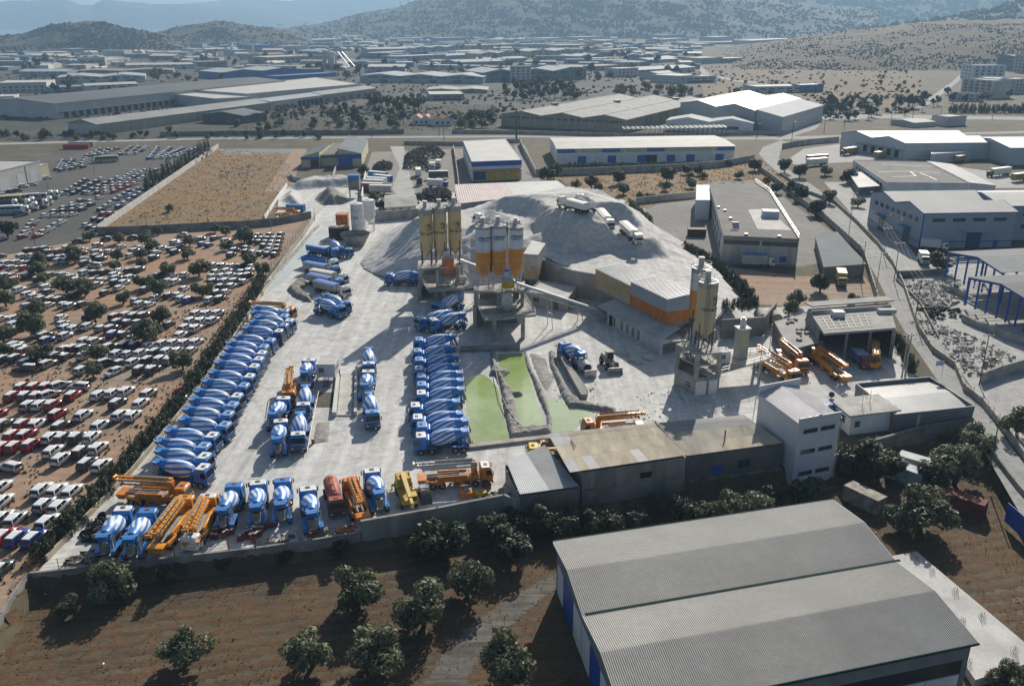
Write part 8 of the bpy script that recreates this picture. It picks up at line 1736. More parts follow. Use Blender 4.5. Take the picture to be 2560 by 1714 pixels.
strip_wall('road_wall','low wall with piers on the right side of the right hand road',W3([(1952,438),(2016,482),(2086,508),(2140,556),(2194,612),(2230,660),(2258,715),(2294,822),(2332,880),(2386,918),(2410,975),(2454,1010),(2510,1080),(2562,1150)]),1.3,.3,concrete,piers=4)
strip_wall('grove_road_wall','grey wall between grove containers and the road',[(84.0,145.2,0),(82.2,136,0),(80.4,124.5,0),(79.9,120,0)],.9,.35,concrete_dk,z0=GZ-.2)
strip_wall('court_wall','curved wall round the truck court beyond the road bend',W3([(1955,372),(1985,366),(2030,360),(2096,354)]),3.0,.35,concrete)
strip_wall('back_wall','long low wall along the far side of the back road, left',W3([(400,341),(560,338),(750,337),(900,336),(1010,334)]),2.8,.4,concrete_dk)
strip_wall('back_wall','wall along the back road below the triple gabled sheds',W3([(1130,334),(1250,334),(1420,338),(1560,342),(1760,340),(1960,335)]),2.2,.4,concrete)
strip_wall('back_wall','low wall along the near side of the back road',W3([(1010,362),(1160,364),(1300,356)]),2.2,.35,concrete)
strip_wall('yard_wall','grey wall between side yard and rubble yard at the right edge',W3([(2452,958),(2500,940),(2570,920),(2660,905)]),2.4,.4,concrete)
strip_wall('rubble_wall','low broken wall along the rubble yard beside the road',W3([(2240,700),(2300,760),(2345,845)]),.7,.3,concrete_dk)
b=MB();a,c_=G(2513,1290,-1),G(2575,1345,-1);t=thing('metal_gate','blue sheet metal gate at the right edge beside the road','gate')
for i in range(6):b=MB();p,q=a.lerp(c_,i/6+.004),a.lerp(c_,(i+1)/6-.004);b.beam((p.x,p.y,-.2),(q.x,q.y,-.2),.08,3.2);ob('gate_panel',b.mesh('gate_panel',blue_trim),t)
# fences
def fence(label,px,h,step,postm,zb=0.0,wires=3,world=None,mesh=False):
    r=thing('fence',label,'fence');pts=[Vector((*p[:2],zb))for p in(world or W3(px))]
    pm=MB();pm.cyl((0,0,-.1),(0,0,h),.05,n=6);pm=pm.mesh('post',postm);n_=0
    for a,c_ in zip(pts,pts[1:]):
        n=max(1,int((c_-a).length/step))
        for i in range(n):ob('post',pm,r,a.lerp(c_,i/n));n_+=1
        for k in range(wires):b=MB();z=h*(k+1)/wires-.04;b.beam(a+Vector((0,0,z)),c_+Vector((0,0,z)),.025);ob('rail_wire',b.mesh('rail_wire',postm),r)
    return r
fence('rusty post fence between car park and the long hedge',[(72,1436),(170,1318),(280,1196),(372,1078),(455,970),(520,880),(580,790),(625,720)],1.9,2.5,rust)
fence('rusty post fence on top of the low front wall',None,1.7,3.2,rust,.42,3,[(-64.6,99.8),(-50,102.85),(-35.9,105.85),(-22.2,109.8)])
fence('post fence between car park and the drainage channel',[(640,720),(700,645),(745,590),(775,552)],2.6,4,steel_dk,0,2)
fence('wire fence along the right hand road beside the side yard',[(2410,975),(2454,1010),(2510,1080),(2560,1148)],2.4,3,steel,0,3)
# poles
wood_pole=M('pole_wood',(.11,.085,.065),.9,.3,2);conc_pole=M('pole_concrete',(.34,.33,.31),.85,.15,1)
def pole(base,top_y,label,mat=wood_pole,arms=0,lamp=0,r=.13,z=0.0,armw=2.2,cat='utility pole',nm='utility_pole'):
    p=G(*base,z);h=hgt(*base,top_y,z)-z;t=thing(nm,label,cat,(p.x,p.y,z),0,'poles');b=MB();b.cyl((0,0,0),(0,0,h),r,r*.65,8);ob('shaft',b.mesh('shaft',mat),t)
    for i in range(arms):
        zz=h-.3-i*1.0;b=MB();b.beam((-armw/2,0,zz),(armw/2,0,zz),.12);c_=ob('crossarm',b.mesh('crossarm',steel_dk),t)
        for x in(-armw/2+.1,0,armw/2-.1):q=MB();q.cyl((x,0,zz+.05),(x,0,zz+.35),.09,n=6);ob('insulator',q.mesh('insulator',M('insulator_pale',(.5,.5,.48),.3,.1,2)),c_)
    if lamp:b=MB();b.beam((0,0,h),(lamp,0,h+.25),.08);b.box((lamp,0,h+.22),(.7,.25,.12));ob('lamp_arm',b.mesh('lamp_arm',steel),t)
    return p,h
PL=[pole((2122,584),482,'wooden power pole on the road, farthest of the crossarm poles',conc_pole,1),pole((2209,640),569,'power pole with crossarm beside the small white lorry',conc_pole,1,armw=3),pole((2234.5,703),606,'dark wooden power pole against the road wall',wood_pole,1,armw=3),pole((2287,802),698,'wooden pole with many insulators at the rubble yard',wood_pole,2)]
pole((2186,752),630,'pole carrying a transformer platform beside the garage',conc_pole,2,armw=3);pole((2151,702),602,'dark pole with three crossarms beside the yellow lorry',wood_pole,3)
pole((2254,945),835,'left leg of the concrete double pole in front of the garage',conc_pole,1,r=.2);pole((2262,940),832,'right leg of the concrete double pole in front of the garage',conc_pole,2,r=.2)
pole((2448,962),836,'wooden pole at the corner of the side yard',wood_pole,1);pole((2472,1176),1052,'tall wooden pole beside the road near the grove wall',wood_pole,0)
pole((1920,910),700+110,'thin steel mast in front of the store block',steel,0,r=.09);pole((1894,972),838,'thin steel mast beside the beige plant walkway',steel,0,r=.1)
b=MB()
for(p,h),(q,k)in zip(PL,PL[1:]):
    for s in(-1.2,0,1.2):
        A_w,B_w=Vector((p.x+s,p.y,h)),Vector((q.x+s,q.y,k));pts=[A_w.lerp(B_w,i/8)-Vector((0,0,1.0*(1-(2*i/8-1)**2)))for i in range(9)];b.tube(pts,.02,3)
o=tag(ob('power_line',b.mesh('power_line',steel_dk)),'thin power lines strung between the poles along the right hand road','power lines')
for i,(bs,ty,l)in enumerate([((328,1118),1086,'short dark post in the car park beside the hedge, front'),((556,830),806,'short dark post in the car park beside the hedge, middle'),((88,615),558,'lamp post at the near corner of the asphalt lot'),((121,475),448,'lamp post in front of the white service garage'),((236,434),404,'lamp post in the middle of the asphalt lot'),((368,570),536,'thin pole in the vacant field beside the grey wall'),((678,577),514,'pale pole at the upper corner of the car park'),((787,552),518,'thin dark pole at the yard entrance of the channel')]):
    pole(bs,ty,l,steel_dk if i!=6 else conc_pole,0,.9 if i in(2,3,4)else 0,.1,nm='lamp_post' if i in(2,3,4)else 'pole',cat='lamp post' if i in(2,3,4)else 'pole')
for i,(x,y,ty)in enumerate([(1291,350,270),(930,345,322),(1098,340,300),(1110,352,296),(1892,345,310),(1980,345,305),(2060,330,300),(2110,316,268),(2226,312,280),(2280,306,272),(2350,300,268),(2480,300,266),(2562,300,268),(2435,285,258),(1560,262,208),(1675,235,205)]):
    pole((x,y),ty,f"distant street pole along the back road and highway, {ORD[i]} in order from the chimney",steel_dk,0,1.2 if i>3 else 0,.22 if i else.6)
# flag
p=G(2333,945,0);t=thing('flag','small blue and white striped flag on a pole above the annex hall','flag',(p.x-2.6,p.y-8,3.6));b=MB();b.cyl((0,0,0),(0,0,3.4),.04,n=6);ob('flagpole',b.mesh('flagpole',steel),t)
for i in range(9):b=MB();b.box((-.75+(.25 if i<5 else 0)*0,.02*sin(i),3.3-i*.11),(1.5,.02,.108));ob('stripe',b.mesh('stripe',blue_trim if i%2==0 else white_wall),t)
b=MB();b.box((-.28,-.02,3.08),(.56,.03,.55));c_=ob('canton',b.mesh('canton',blue_trim),t);b=MB();b.box((-.28,-.045,3.08),(.12,.01,.55));b.box((-.28,-.047,3.08),(.56,.01,.11));ob('cross',b.mesh('cross',white_wall),c_)
# oil drums along the front wall
dr=MB();dr.cyl((0,0,0),(0,0,.88),.29,n=12);DRUMS=[dr.mesh('drum_body',m_)for m_ in(M('drum_red',(.30,.035,.02),.55,.3,2),M('drum_dark_red',(.16,.03,.02),.6,.3,2))];dl=MB();dl.cyl((0,0,.88),(0,0,.9),.27,n=12);LID=dl.mesh('lid',M('drum_lid_pale',(.48,.46,.42),.6,.3,2));dh=MB()
for z in(.29,.59):dh.cyl((0,0,z-.02),(0,0,z+.02),.305,n=12)
g=random.Random(8);di=0
for(x0,y0,x1,y1,n)in((528,1338,575,1322,7),(533,1348,580,1335,6),(600,1345,660,1325,11),(602,1352,650,1340,9),(620,1328,690,1315,8)):
    for i in range(n):
        t_=i/(n-1);q=G(x0+(x1-x0)*t_+g.uniform(-2,2),y0+(y1-y0)*t_+g.uniform(-2,2));lay=g.random()<.15
        o=put('oil_drum',[Pt('drum_body',g.choice(DRUMS)),Pt('lid',LID)],(q.x,q.y,.015 if not lay else.31),g.uniform(0,6),f"red oil drum with pale lid by the front fence, {ORD[di]} of the scatter from left",'drum','red oil drums by the front fence');di+=1
        if lay:o.rotation_euler=(pi/2,0,g.uniform(0,6));o.location.z=.3
p=G(783,1108);put('oil_drum',[Pt('drum_body',DRUMS[0]),Pt('lid',LID)],(p.x,p.y,.01),0,'single red drum at the end of the weighbridge guard rail','drum')
# tyre heaps
def torus_arr(R,r,n=10,k=5):
    v=[((R+r*cos(2*pi*j/k))*cos(2*pi*i/n),(R+r*cos(2*pi*j/k))*sin(2*pi*i/n),r*sin(2*pi*j/k))for i in range(n)for j in range(k)]
    f=[(i*k+j,((i+1)%n)*k+j,((i+1)%n)*k+(j+1)%k,i*k+(j+1)%k)for i in range(n)for j in range(k)];return np.array(v),np.array(f)
TV,TF=torus_arr(.36,.16)
def tyres(label,px,n,h,seed,big=1.0):
    g=np.random.default_rng(seed);P=W2(px);A=np.array(P);V=[];F_=[];k=0
    while k<n:
        x,y=g.uniform(*np.stack([A.min(0),A.max(0)],1)[0]),g.uniform(*np.stack([A.min(0),A.max(0)],1)[1]);d=-pip(P,np.array([x]),np.array([y]))[0]
        if d<0:continue
        z=g.uniform(.0,1)**.5*h*min(1,d/2.5);a=g.uniform(0,6.28);b_=g.normal()*.6;R=(Matrix.Rotation(a,3,'Z')@Matrix.Rotation(b_,3,'X'));V.append(TV*big@np.array(R).T+np.array([x,y,z+.2]));F_.append(TF+k*len(TV));k+=1
    o=ob('tyre_heap',npmesh('tyre_heap',np.concatenate(V),np.concatenate(F_),[black],smooth=True));return tag(o,label,'tyre heap',None,'stuff')
tyres('largest black tyre heap beside the pale track',C63([(1450,370),(1470,250),(1600,200),(1750,190),(1830,230),(1800,270),(1700,275),(1640,300),(1700,330),(1680,375),(1560,372)]),1100,3.0,1);tyres('black tyre heap behind the stacked trailers',C63([(1170,410),(1190,340),(1260,320),(1360,320),(1350,370),(1250,400)]),420,2.4,2);tyres('black tyre heap just behind the cream silos',C63([(1610,650),(1620,580),(1750,560),(1880,570),(1890,650),(1760,668)]),620,2.2,3);tyres('stack of large worn lorry tyres in the front corner',[(192,1352),(215,1330),(255,1290),(268,1300),(255,1330),(250,1352)],60,1.2,4,1.35)
# rubble, scrap and litter
def rubble(name,polys,n,s0,s1,mats,seed,z=0.0,h=0.0):
    g=np.random.default_rng(seed);V=[];F_=[];mi=[];k=0;bf=np.array([(3,2,1,0),(4,5,6,7),(0,1,5,4),(1,2,6,5),(2,3,7,6),(3,0,4,7)]);cb=np.array([(x,y,zz)for zz in(-.5,.5)for x,y in((-.5,-.5),(.5,-.5),(.5,.5),(-.5,.5))])
    for P in polys:
        A=np.array(P);m=n//len(polys);X=g.uniform(A[:,0].min(),A[:,0].max(),m*4);Y=g.uniform(A[:,1].min(),A[:,1].max(),m*4);d=-pip(P,X,Y);ok=d>.1;ok&=(fbm(X,Y,9,3,seed)+g.normal(size=len(X))*.3)>-.1;X,Y,d=X[ok][:m],Y[ok][:m],d[ok][:m]
        for x,y,dd in zip(X,Y,d):
            s=s0+(s1-s0)*g.random()**3;q=cb*(1+g.normal(size=(8,1))*.25)*np.array([s,s*g.uniform(.4,1),s*g.uniform(.25,.8)]);R=Matrix.Rotation(g.uniform(0,6.28),3,'Z')@Matrix.Rotation(g.normal()*.5,3,'X');V.append(q@np.array(R).T+np.array([x,y,z+s*.15+min(1,dd/3)*h*g.random()]));F_.append(bf+8*k);mi+=[int(g.integers(len(mats)))]*6;k+=1
    return tag(ob(name,npmesh(name,np.concatenate(V),np.concatenate(F_),mats,mi)),kind='stuff')
rub=[concrete_lt,concrete,concrete_dk,concrete_lt,concrete,M('broken_brick',(.26,.17,.13),.9,.3,2)]
rubble('rubble',[W2([(2260,800),(2330,800),(2480,860),(2560,900),(2560,935),(2420,945),(2340,850)]),W2([(2245,700),(2400,700),(2400,760),(2300,790)])],2000,.10,.8,rub,1,0,.5)
rubble('rubble',[W2([(500,470),(560,400),(700,392),(690,440),(650,480),(560,520)]),W2([(540,440),(620,410),(660,420),(600,470)]),W2([(300,560),(420,500),(640,500),(640,545),(400,560)])],900,.12,.8,[concrete_lt,concrete,concrete_dk,M('dark_scrap',(.10,.09,.08),.9,.3,2)],2)
rubble('scrap_heap',[W2([(150,1410),(200,1385),(255,1365),(275,1380),(230,1410)]),W2([(1180,1250),(1262,1222),(1262,1238),(1185,1262)]),W2([(600,1355),(700,1340),(880,1310),(900,1325),(700,1362)])],420,.12,1.2,[rust,dusty,steel_dk,MATS['dark_scrap'],concrete],3,0,.5)
rubble('dirt_clods',[GROVE],600,.04,.16,[M('clod_brown',(.13,.085,.05),.95,.3,2),M('clod_red',(.16,.085,.045),.95,.3,2)],4,GZ+.15)
rubble('litter',[GROVE],40,.12,.4,[white_wall,concrete_lt],5,GZ+.2)
rubble('gravel_spill',[YW for YW in(W2([(1560,1000),(1700,960),(1850,1010),(1720,1060),(1500,1120)]),W2([(680,600),(760,590),(700,690),(660,720)]),W2([(1395,890),(1500,960),(1500,1040),(1380,1000)]))],900,.05,.4,[concrete,concrete_lt,dusty],6)
p=G(2395,800);tyres('dark heap of scrap and a worn tyre in the rubble yard',[(2300,775),(2340,768),(2400,775),(2410,795),(2350,800),(2305,792)],46,.9,9,1.3)
# small things by the front wall
for px,mat,d,l in(((1168,1238),orange_m,(2.4,1.8,.9),'bright orange machine box beside the small shed'),((1202,1238),yellow_m,(1.8,1.4,.8),'yellow machine box beside the orange one'),((862,1325),MATS['faded_orange_hopper'],(2.6,1.8,.5),'tilted orange steel tray by the end of the low wall'),((1178,1112),orange_m,(1.4,.8,.6),'small red orange box on the pond kerb')):
    q=G(*px);t=thing('machine_box',l,'box',(q.x,q.y,.01),.3);b=MB();b.box((0,0,d[2]/2),d);ob('housing',bevelled(b.mesh('housing',mat),.08),t);b=MB();b.box((0,0,d[2]+.12),(d[0]*.4,d[1]*.4,.24));ob('cover',b.mesh('cover',dusty),t)
q=G(1216,1225);b=MB();b.cyl((-.9,0,.55),(.9,0,.6),.52,n=16);tag(ob('boiler_shell',b.mesh('boiler_shell',rust),None,(q.x,q.y,0),(0,0,1.2)),'rusty brown cylinder lying beside the small shed','cylinder')
q=G(1155,1215);t=thing('steel_rack','grey steel rack standing behind the orange machine box','rack',(q.x,q.y,0),.15);b=MB();b.box((0,0,1.3),(2.6,1.2,.08));b.box((0,0,.6),(2.6,1.2,.08));ob('shelf',b.mesh('shelf',dusty),t)
for sx in(-1.25,1.25):
    for sy in(-.55,.55):b=MB();b.box((sx,sy,.75),(.08,.08,1.5));ob('post',b.mesh('post',dusty),t)
for i,(x,y)in enumerate(((1590,905),(1622,898),(1555,885))):q=G(x,y);b=MB();b.box((0,0,.25),(3.2,1.6,.5));b.box((0,0,.55),(2.4,1.0,.15));t=thing('block_stack',f"grey block stack on the ground beside the aggregate shed, {ORD[i]} of three",'blocks',(q.x,q.y,.01),-.9,'block stacks by the shed');ob('blocks',b.mesh('blocks',concrete_lt),t)
b=MB();b.tube([G(1228,880,.9),G(1240,930,1.0),G(1252,985,1.0),G(1268,1020,1.0),G(1290,1050,1.0),G(1306,1066,.9)],.09);tag(ob('hose',b.mesh('hose',steel_dk)),'dark hose snaking along the sludge bank between the ponds','hose')
q=G(457,985);t=thing('red_cabinet','small red cabinet in the car park beside the hedge','cabinet',(q.x,q.y,0));b=MB();b.box((0,0,.8),(1.1,.7,1.6));ob('case',b.mesh('case',M('cabinet_red',(.5,.05,.02),.5,.2,1)),t);b=MB();b.box((-1.1,0,.6),(.9,.7,1.2));ob('side_case',b.mesh('side_case',MATS['cabinet_red']),t)
# ------------------------------------------------------------------ warehouses and town beyond the back road
def F_(ox,oy):return lambda x,y:(ox+x*.3843,oy+y*.3843)
f1,f2,f3=F_(0,0),F_(850,0),F_(1660,0)
def rect(n0,n1,depth):
    a,c_=G(*n0),G(*n1);d=c_-a;n=Vector((-d.y,d.x,0)).normalized()*depth;return[tuple(p[:2])for p in(a,c_,c_+n,a+n)]
tan_wall=M('tan_wall',(.36,.33,.27),.8,.15,.1);pale_wall2=M('pale_factory_wall',(.50,.49,.46),.8,.1,.1);dk_slate=M('dark_slate_roof',(.10,.115,.125),.9,.15,.03);white_roof2=M('cream_white_roof',(.43,.42,.39),.8,.08,.05);grey_roof2=M('weathered_grey_roof',(.25,.26,.255),.7,.2,.06);paleblue_roof=M('pale_blue_grey_roof',(.30,.335,.35),.8,.1,.06)
a,c_=G(*f1(415,770)),G(*f1(1090,690));dl_=(c_-a).normalized();nl=Vector((-dl_.y,dl_.x,0));a0_=a-dl_*32
hall('long_warehouse','very long warehouse with dark slate roof and loading doors, left distance','warehouse',[tuple((a-dl_*6)[:2]),tuple((a+dl_*270)[:2]),tuple((a+dl_*270+nl*75)[:2]),tuple((a-dl_*6+nl*75)[:2])],0,11,2.5,axis='x',wall=pale_wall2,roof=dk_slate,roof2=dk_slate,over=.5,ops=[('N',.02,.66,.4,4.6,'opening',M('dock_door_dark',(.05,.055,.065),.6,.2,.5),26,.4),('N',.01,.67,5.2,10.4,'band',M('pale_loading_wall',(.42,.43,.43),.7,.1,.2),20,.02),('N',.01,.67,4.7,5.0,'canopy',grey_roof2,1,0,2.5)])
a,c_=G(*f1(640,878)),G(*f1(1760,722));dl_=(c_-a).normalized();nl=Vector((-dl_.y,dl_.x,0));L_=(c_-a).length
hall('long_warehouse','long low tan warehouse with grey gable roof along the back road, left','warehouse',[tuple(a[:2]),tuple((a+dl_*L_)[:2]),tuple((a+dl_*L_+nl*26)[:2]),tuple((a+nl*26)[:2])],0,6.6,2.6,axis='x',wall=tan_wall,roof=grey_roof2,over=.5,ops=[('N',0,1,0,6.4,'pilaster',concrete,22,.93),('L',0,1,0,6.2,'band',pale_wall2)])
e=a+dl_*(L_+.5)
hall('long_warehouse','middle part of the long tan warehouse with pale blue grey roof and open bays','warehouse',[tuple(e[:2]),tuple((e+dl_*70)[:2]),tuple((e+dl_*70+nl*24)[:2]),tuple((e+nl*24)[:2])],0,7.2,1.8,axis='x',wall=pale_wall2,roof=paleblue_roof,over=.6,ops=[('N',.05,.45,.3,3.6,'opening',wall_dark,3,.4),('N',.5,1,.2,5,'opening',black_in,6,.15)])
e2=e+dl_*70.5
hall('long_warehouse','far end of the long tan warehouse with weathered grey roof','warehouse',[tuple(e2[:2]),tuple((e2+dl_*85)[:2]),tuple((e2+dl_*85+nl*24)[:2]),tuple((e2+nl*24)[:2])],0,7.4,2.0,axis='x',wall=tan_wall,roof=grey_roof2,over=.5,ops=[('N',.0,1,1,4,'opening',wall_dark,7,.5)])
hall('white_roof_warehouse','broad warehouse with cream white low roof behind the long tan one','warehouse',PP([f1(1610,614),f1(2342,548),f1(2060,505),f1(1250,588)],10),0,10,0,flat=.5,wall=pale_wall2,roof=white_roof2)
hall('white_roof_warehouse','lower front wing of the broad white roofed warehouse','warehouse',PP([f1(1400,645),f1(1640,632),f1(1340,596),f1(1100,612)],8.5),0,8.5,0,flat=.4,wall=pale_wall2,roof=white_roof2)
hall('open_barn','dark open barn with slate tin roofs in front of the long tan warehouse','shed',rect(f1(1320,795),f1(1590,805),26),0,5.5,2.4,axis='y',bays=1,wall=wall_dark,roof=slate_sheet,over=.8);hall('open_barn','lower right half of the dark open barn with slate tin roof','shed',rect(f1(1595,800),f1(1740,785),22),0,4.6,1.6,axis='y',wall=wall_dark,roof=slate_sheet,over=.8)
# triple gabled sheds and the glaring roof
a,c_=G(1253,315),G(1565,332);d_=c_-a
T3=[tuple(a[:2]),tuple(c_[:2]),None,None];far3=G(1700,262);nn=(G(1576,246)-G(1292,300));nn=Vector((nn.x,nn.y,0))
T3[2]=tuple((c_+nn*.78)[:2]);T3[3]=tuple((a+nn*.78)[:2])
hall('triple_shed','tan factory with three long grey gable roofs and pale ridges','factory',T3,0,8.2,2.6,axis='y',bays=3,wall=M('aged_tan_wall',(.30,.27,.21),.85,.25,.15),roof=fibre_sheet,over=.4,trim=concrete_lt,ops=[('N',.03,.97,5.6,7.2,'opening',M('dim_window_band',(.09,.085,.075),.5,.2,1),9,.15),('N',.0,1,0,8,'pilaster',concrete,9,.93)])
tr_=D.objects['triple_shed']
for bay in range(3):
    P0=lerp2(T3[0],T3[1],(bay+.5)/3);P1=lerp2(T3[3],T3[2],(bay+.5)/3);b=MB();b.beam((P0.x,P0.y,10.95),(P1.x,P1.y,10.95),.7,.14);ob('ridge_cap',b.mesh('ridge_cap',white_roof2),tr_)
    q=P0.lerp(P1,.3+.25*bay);b=MB();b.box((q.x,q.y,11.5),(5,3,1.2),.4);ob('roof_vent',b.mesh('roof_vent',steel_dk),tr_)
gw=M('shiny_zinc_roof',(.52,.50,.45),.35,.08,.05,metal=.3)
a,c_=G(*f3(100,790)),G(*f3(580,850));n=(G(*f3(700,690))-G(*f3(300,790)));n=Vector((n.x,n.y,0)).normalized()
R_=[tuple(a[:2]),tuple(c_[:2]),tuple((c_+n*105)[:2]),tuple((a+n*105)[:2])]
hall('glaring_hall','grey hall with two shining metal gable roofs right of the triple sheds','hall',R_,0,13,3.0,axis='y',bays=2,wall=M('grey_green_cladding',(.36,.38,.38),.5,.1,.1),roof=gw,over=.4,trim=steel_dk)
hall('glaring_hall_wing','pale right wing of the shining roofed hall with mono pitch roof','hall',[tuple((c_+n*2)[:2]),tuple((c_+n*2+(c_-a).normalized()*22)[:2]),tuple((c_+n*100+(c_-a).normalized()*22)[:2]),tuple((c_+n*100)[:2])],0,12,0,ends_=[13.5,10.5],axis='y',wall=M('pale_cladding',(.46,.47,.48),.5,.08,.1),roof=paleblue_roof)
a2,c2=G(*f3(10,850)),G(*f3(575,870));dn=Vector((-(c2-a2).y,(c2-a2).x,0)).normalized()
hall('white_twin_annex','white twin gabled annex with window bands in front of the shining hall','annex',[tuple(a2[:2]),tuple(c2[:2]),tuple((c2+dn*22)[:2]),tuple((a2+dn*22)[:2])],0,6.5,2.6,axis='y',bays=2,wall=white_wall,roof=paleblue_roof,over=.3,ops=[('N',.05,.25,2.2,4,'window',None,2,.2),('N',.55,.85,2.2,4,'window',None,2,.12),('R',.1,.8,2.2,4,'window',None,3,.2)])
# the bare steel skeleton behind the long blue and cream shed
t=thing('steel_skeleton','bare steel skeleton of a shed behind the long blue and cream shed','steel frame');a,c_=G(1560,345),G(1815,340);dn=Vector((0,12,0))
for i in range(22):
    for k in(0,1):b=MB();p=a.lerp(c_,i/21)+dn*k;b.beam(p,p+Vector((0,0,5.2)),.3);ob('column',b.mesh('column',steel_dk),t)
for k in(0,.33,.66,1):b=MB();b.beam(a+dn*k+Vector((0,0,5.3)),c_+dn*k+Vector((0,0,5.3)),.3);ob('beam',b.mesh('beam',steel),t)
for i in range(22):b=MB();p=a.lerp(c_,i/21)+Vector((0,0,5.45));b.beam(p,p+dn,.25);ob('rafter',b.mesh('rafter',steel),t)
hall('bungalow','white bungalow with red tiled gables by the back road, left one','house',rect(f2(470,812),f2(590,812),16),0,4.2,2.2,axis='y',bays=2,wall=white_wall,roof=M('red_tile_roof',(.34,.15,.09),.8,.2,.3),ops=[('N',.1,.9,1,2.6,'window',None,3,.5)]);hall('bungalow','white bungalow with red tiled gables by the back road, right one','house',rect(f2(600,820),f2(735,815),14),0,4.2,2.2,axis='y',bays=2,wall=white_wall,roof=MATS['red_tile_roof'],ops=[('N',.1,.9,1,2.6,'window',None,3,.5)])
# apartment blocks on the right
def block(label,n0,n1,depth,h,wallm,floors,z=0.0):
    P=rect(n0,n1,depth);ops=[]
    for k in range(floors):z0=h/floors*k+h/floors*.3;ops+=[('N',.04,.96,z0,z0+h/floors*.45,'window',frame_m,5,.5),('N',.02,.98,h/floors*k+.02,h/floors*k+.25,'canopy',concrete_lt,1,0,1.2),('L',.1,.9,z0,z0+h/floors*.45,'window',frame_m,3,.5)]
    r=hall('apartment_block',label,'apartment block',P,z-4,h,0,flat=.9,wall=wallm,roof=concrete_lt,ops=ops);return r
block('cream five storey apartment block with balconies at the right edge',f3(1925,620),f3(2130,640),22,15,offwhite_wall,5);block('long white low block in front of the cream apartment block',f3(1850,655),f3(2065,662),14,6,white_wall,2);block('white block with blank side wall right of the cream apartment block',f3(2135,625),f3(2215,600),20,14,white_wall,4);block('white upper apartment block behind the cream one',f3(2000,520),f3(2210,520),30,16,white_wall,4);block('grey unfinished block on the slope at the right edge',f3(2155,450),f3(2290,470),25,20,concrete_dk,4);block('beige block at the right edge above the cream apartment block',f3(2265,470),f3(2400,480),30,22,offwhite_wall,5);block('cream block at the right edge beside the dark trees',f3(2270,610),f3(2400,600),20,13,offwhite_wall,4)
# the sheds of the plain, drawn up row by row
cwall={'g':wall_bluegrey,'w':pale_wall2,'b':M('blue_factory_wall',(.06,.16,.40),.6,.1,.1),'t':tan_wall,'y':M('yellow_factory_wall',(.46,.42,.26),.7,.1,.1),'d':M('dull_factory_wall',(.20,.22,.24),.7,.15,.1)};croof={'w':white_roof2,'g':grey_roof2,'p':paleblue_roof,'c':M('cream_factory_roof',(.47,.44,.36),.8,.1,.05),'k':dk_slate,'b':M('blue_factory_roof',(.05,.15,.40),.6,.1,.1),'r':M('brown_factory_roof',(.24,.19,.165),.8,.15,.1)}
TOWN=[]
def far(f,x0,y0,x1,y1,h,dep,ty,w,r):TOWN.append((f(x0,y0),f(x1,y1),h,dep,ty,w,r))
for s in """0 375 345 370 6 30 g w w|125 500 440 500 8 40 g g p|440 492 1130 480 6 45 m t r|510 445 690 442 14 30 f t k|690 422 850 405 7 30 f w w|820 455 1290 448 8 30 g w w|1295 448 1480 440 9 40 f d r|1230 402 1400 396 8 35 g g g|1110 358 1200 352 6 25 g w p|820 382 1110 376 7 40 f d g|310 350 480 346 7 50 f d k|390 377 560 371 6 30 f w w|470 347 910 332 8 60 f g p|1030 302 1130 296 8 40 f w w|980 322 1100 318 6 40 f w p|1260 342 1340 336 7 30 f w w|1345 337 1490 331 6 40 g w w|1540 362 1640 356 10 30 f w w|1550 277 1710 271 10 50 f w w|1650 322 1820 316 9 60 f b b|1620 378 1860 371 7 50 g t r|1740 417 2000 406 10 55 f t c|1865 347 2015 341 14 40 f w w|2015 347 2230 336 6 50 m g p|2030 277 2220 271 9 50 g g p|1800 247 1910 242 9 50 f w w|1450 518 1960 492 10 60 m b p|1790 522 2190 497 4 25 f b b|0 604 310 598 9 45 f w w|330 606 560 596 5 25 f g p|370 545 950 532 8 55 m w p|0 715 105 712 10 25 f w w|560 590 900 575 6 20 g w w""".split('|'):
    v=s.split();far(f1,*map(float,v[:6]),*v[6:])
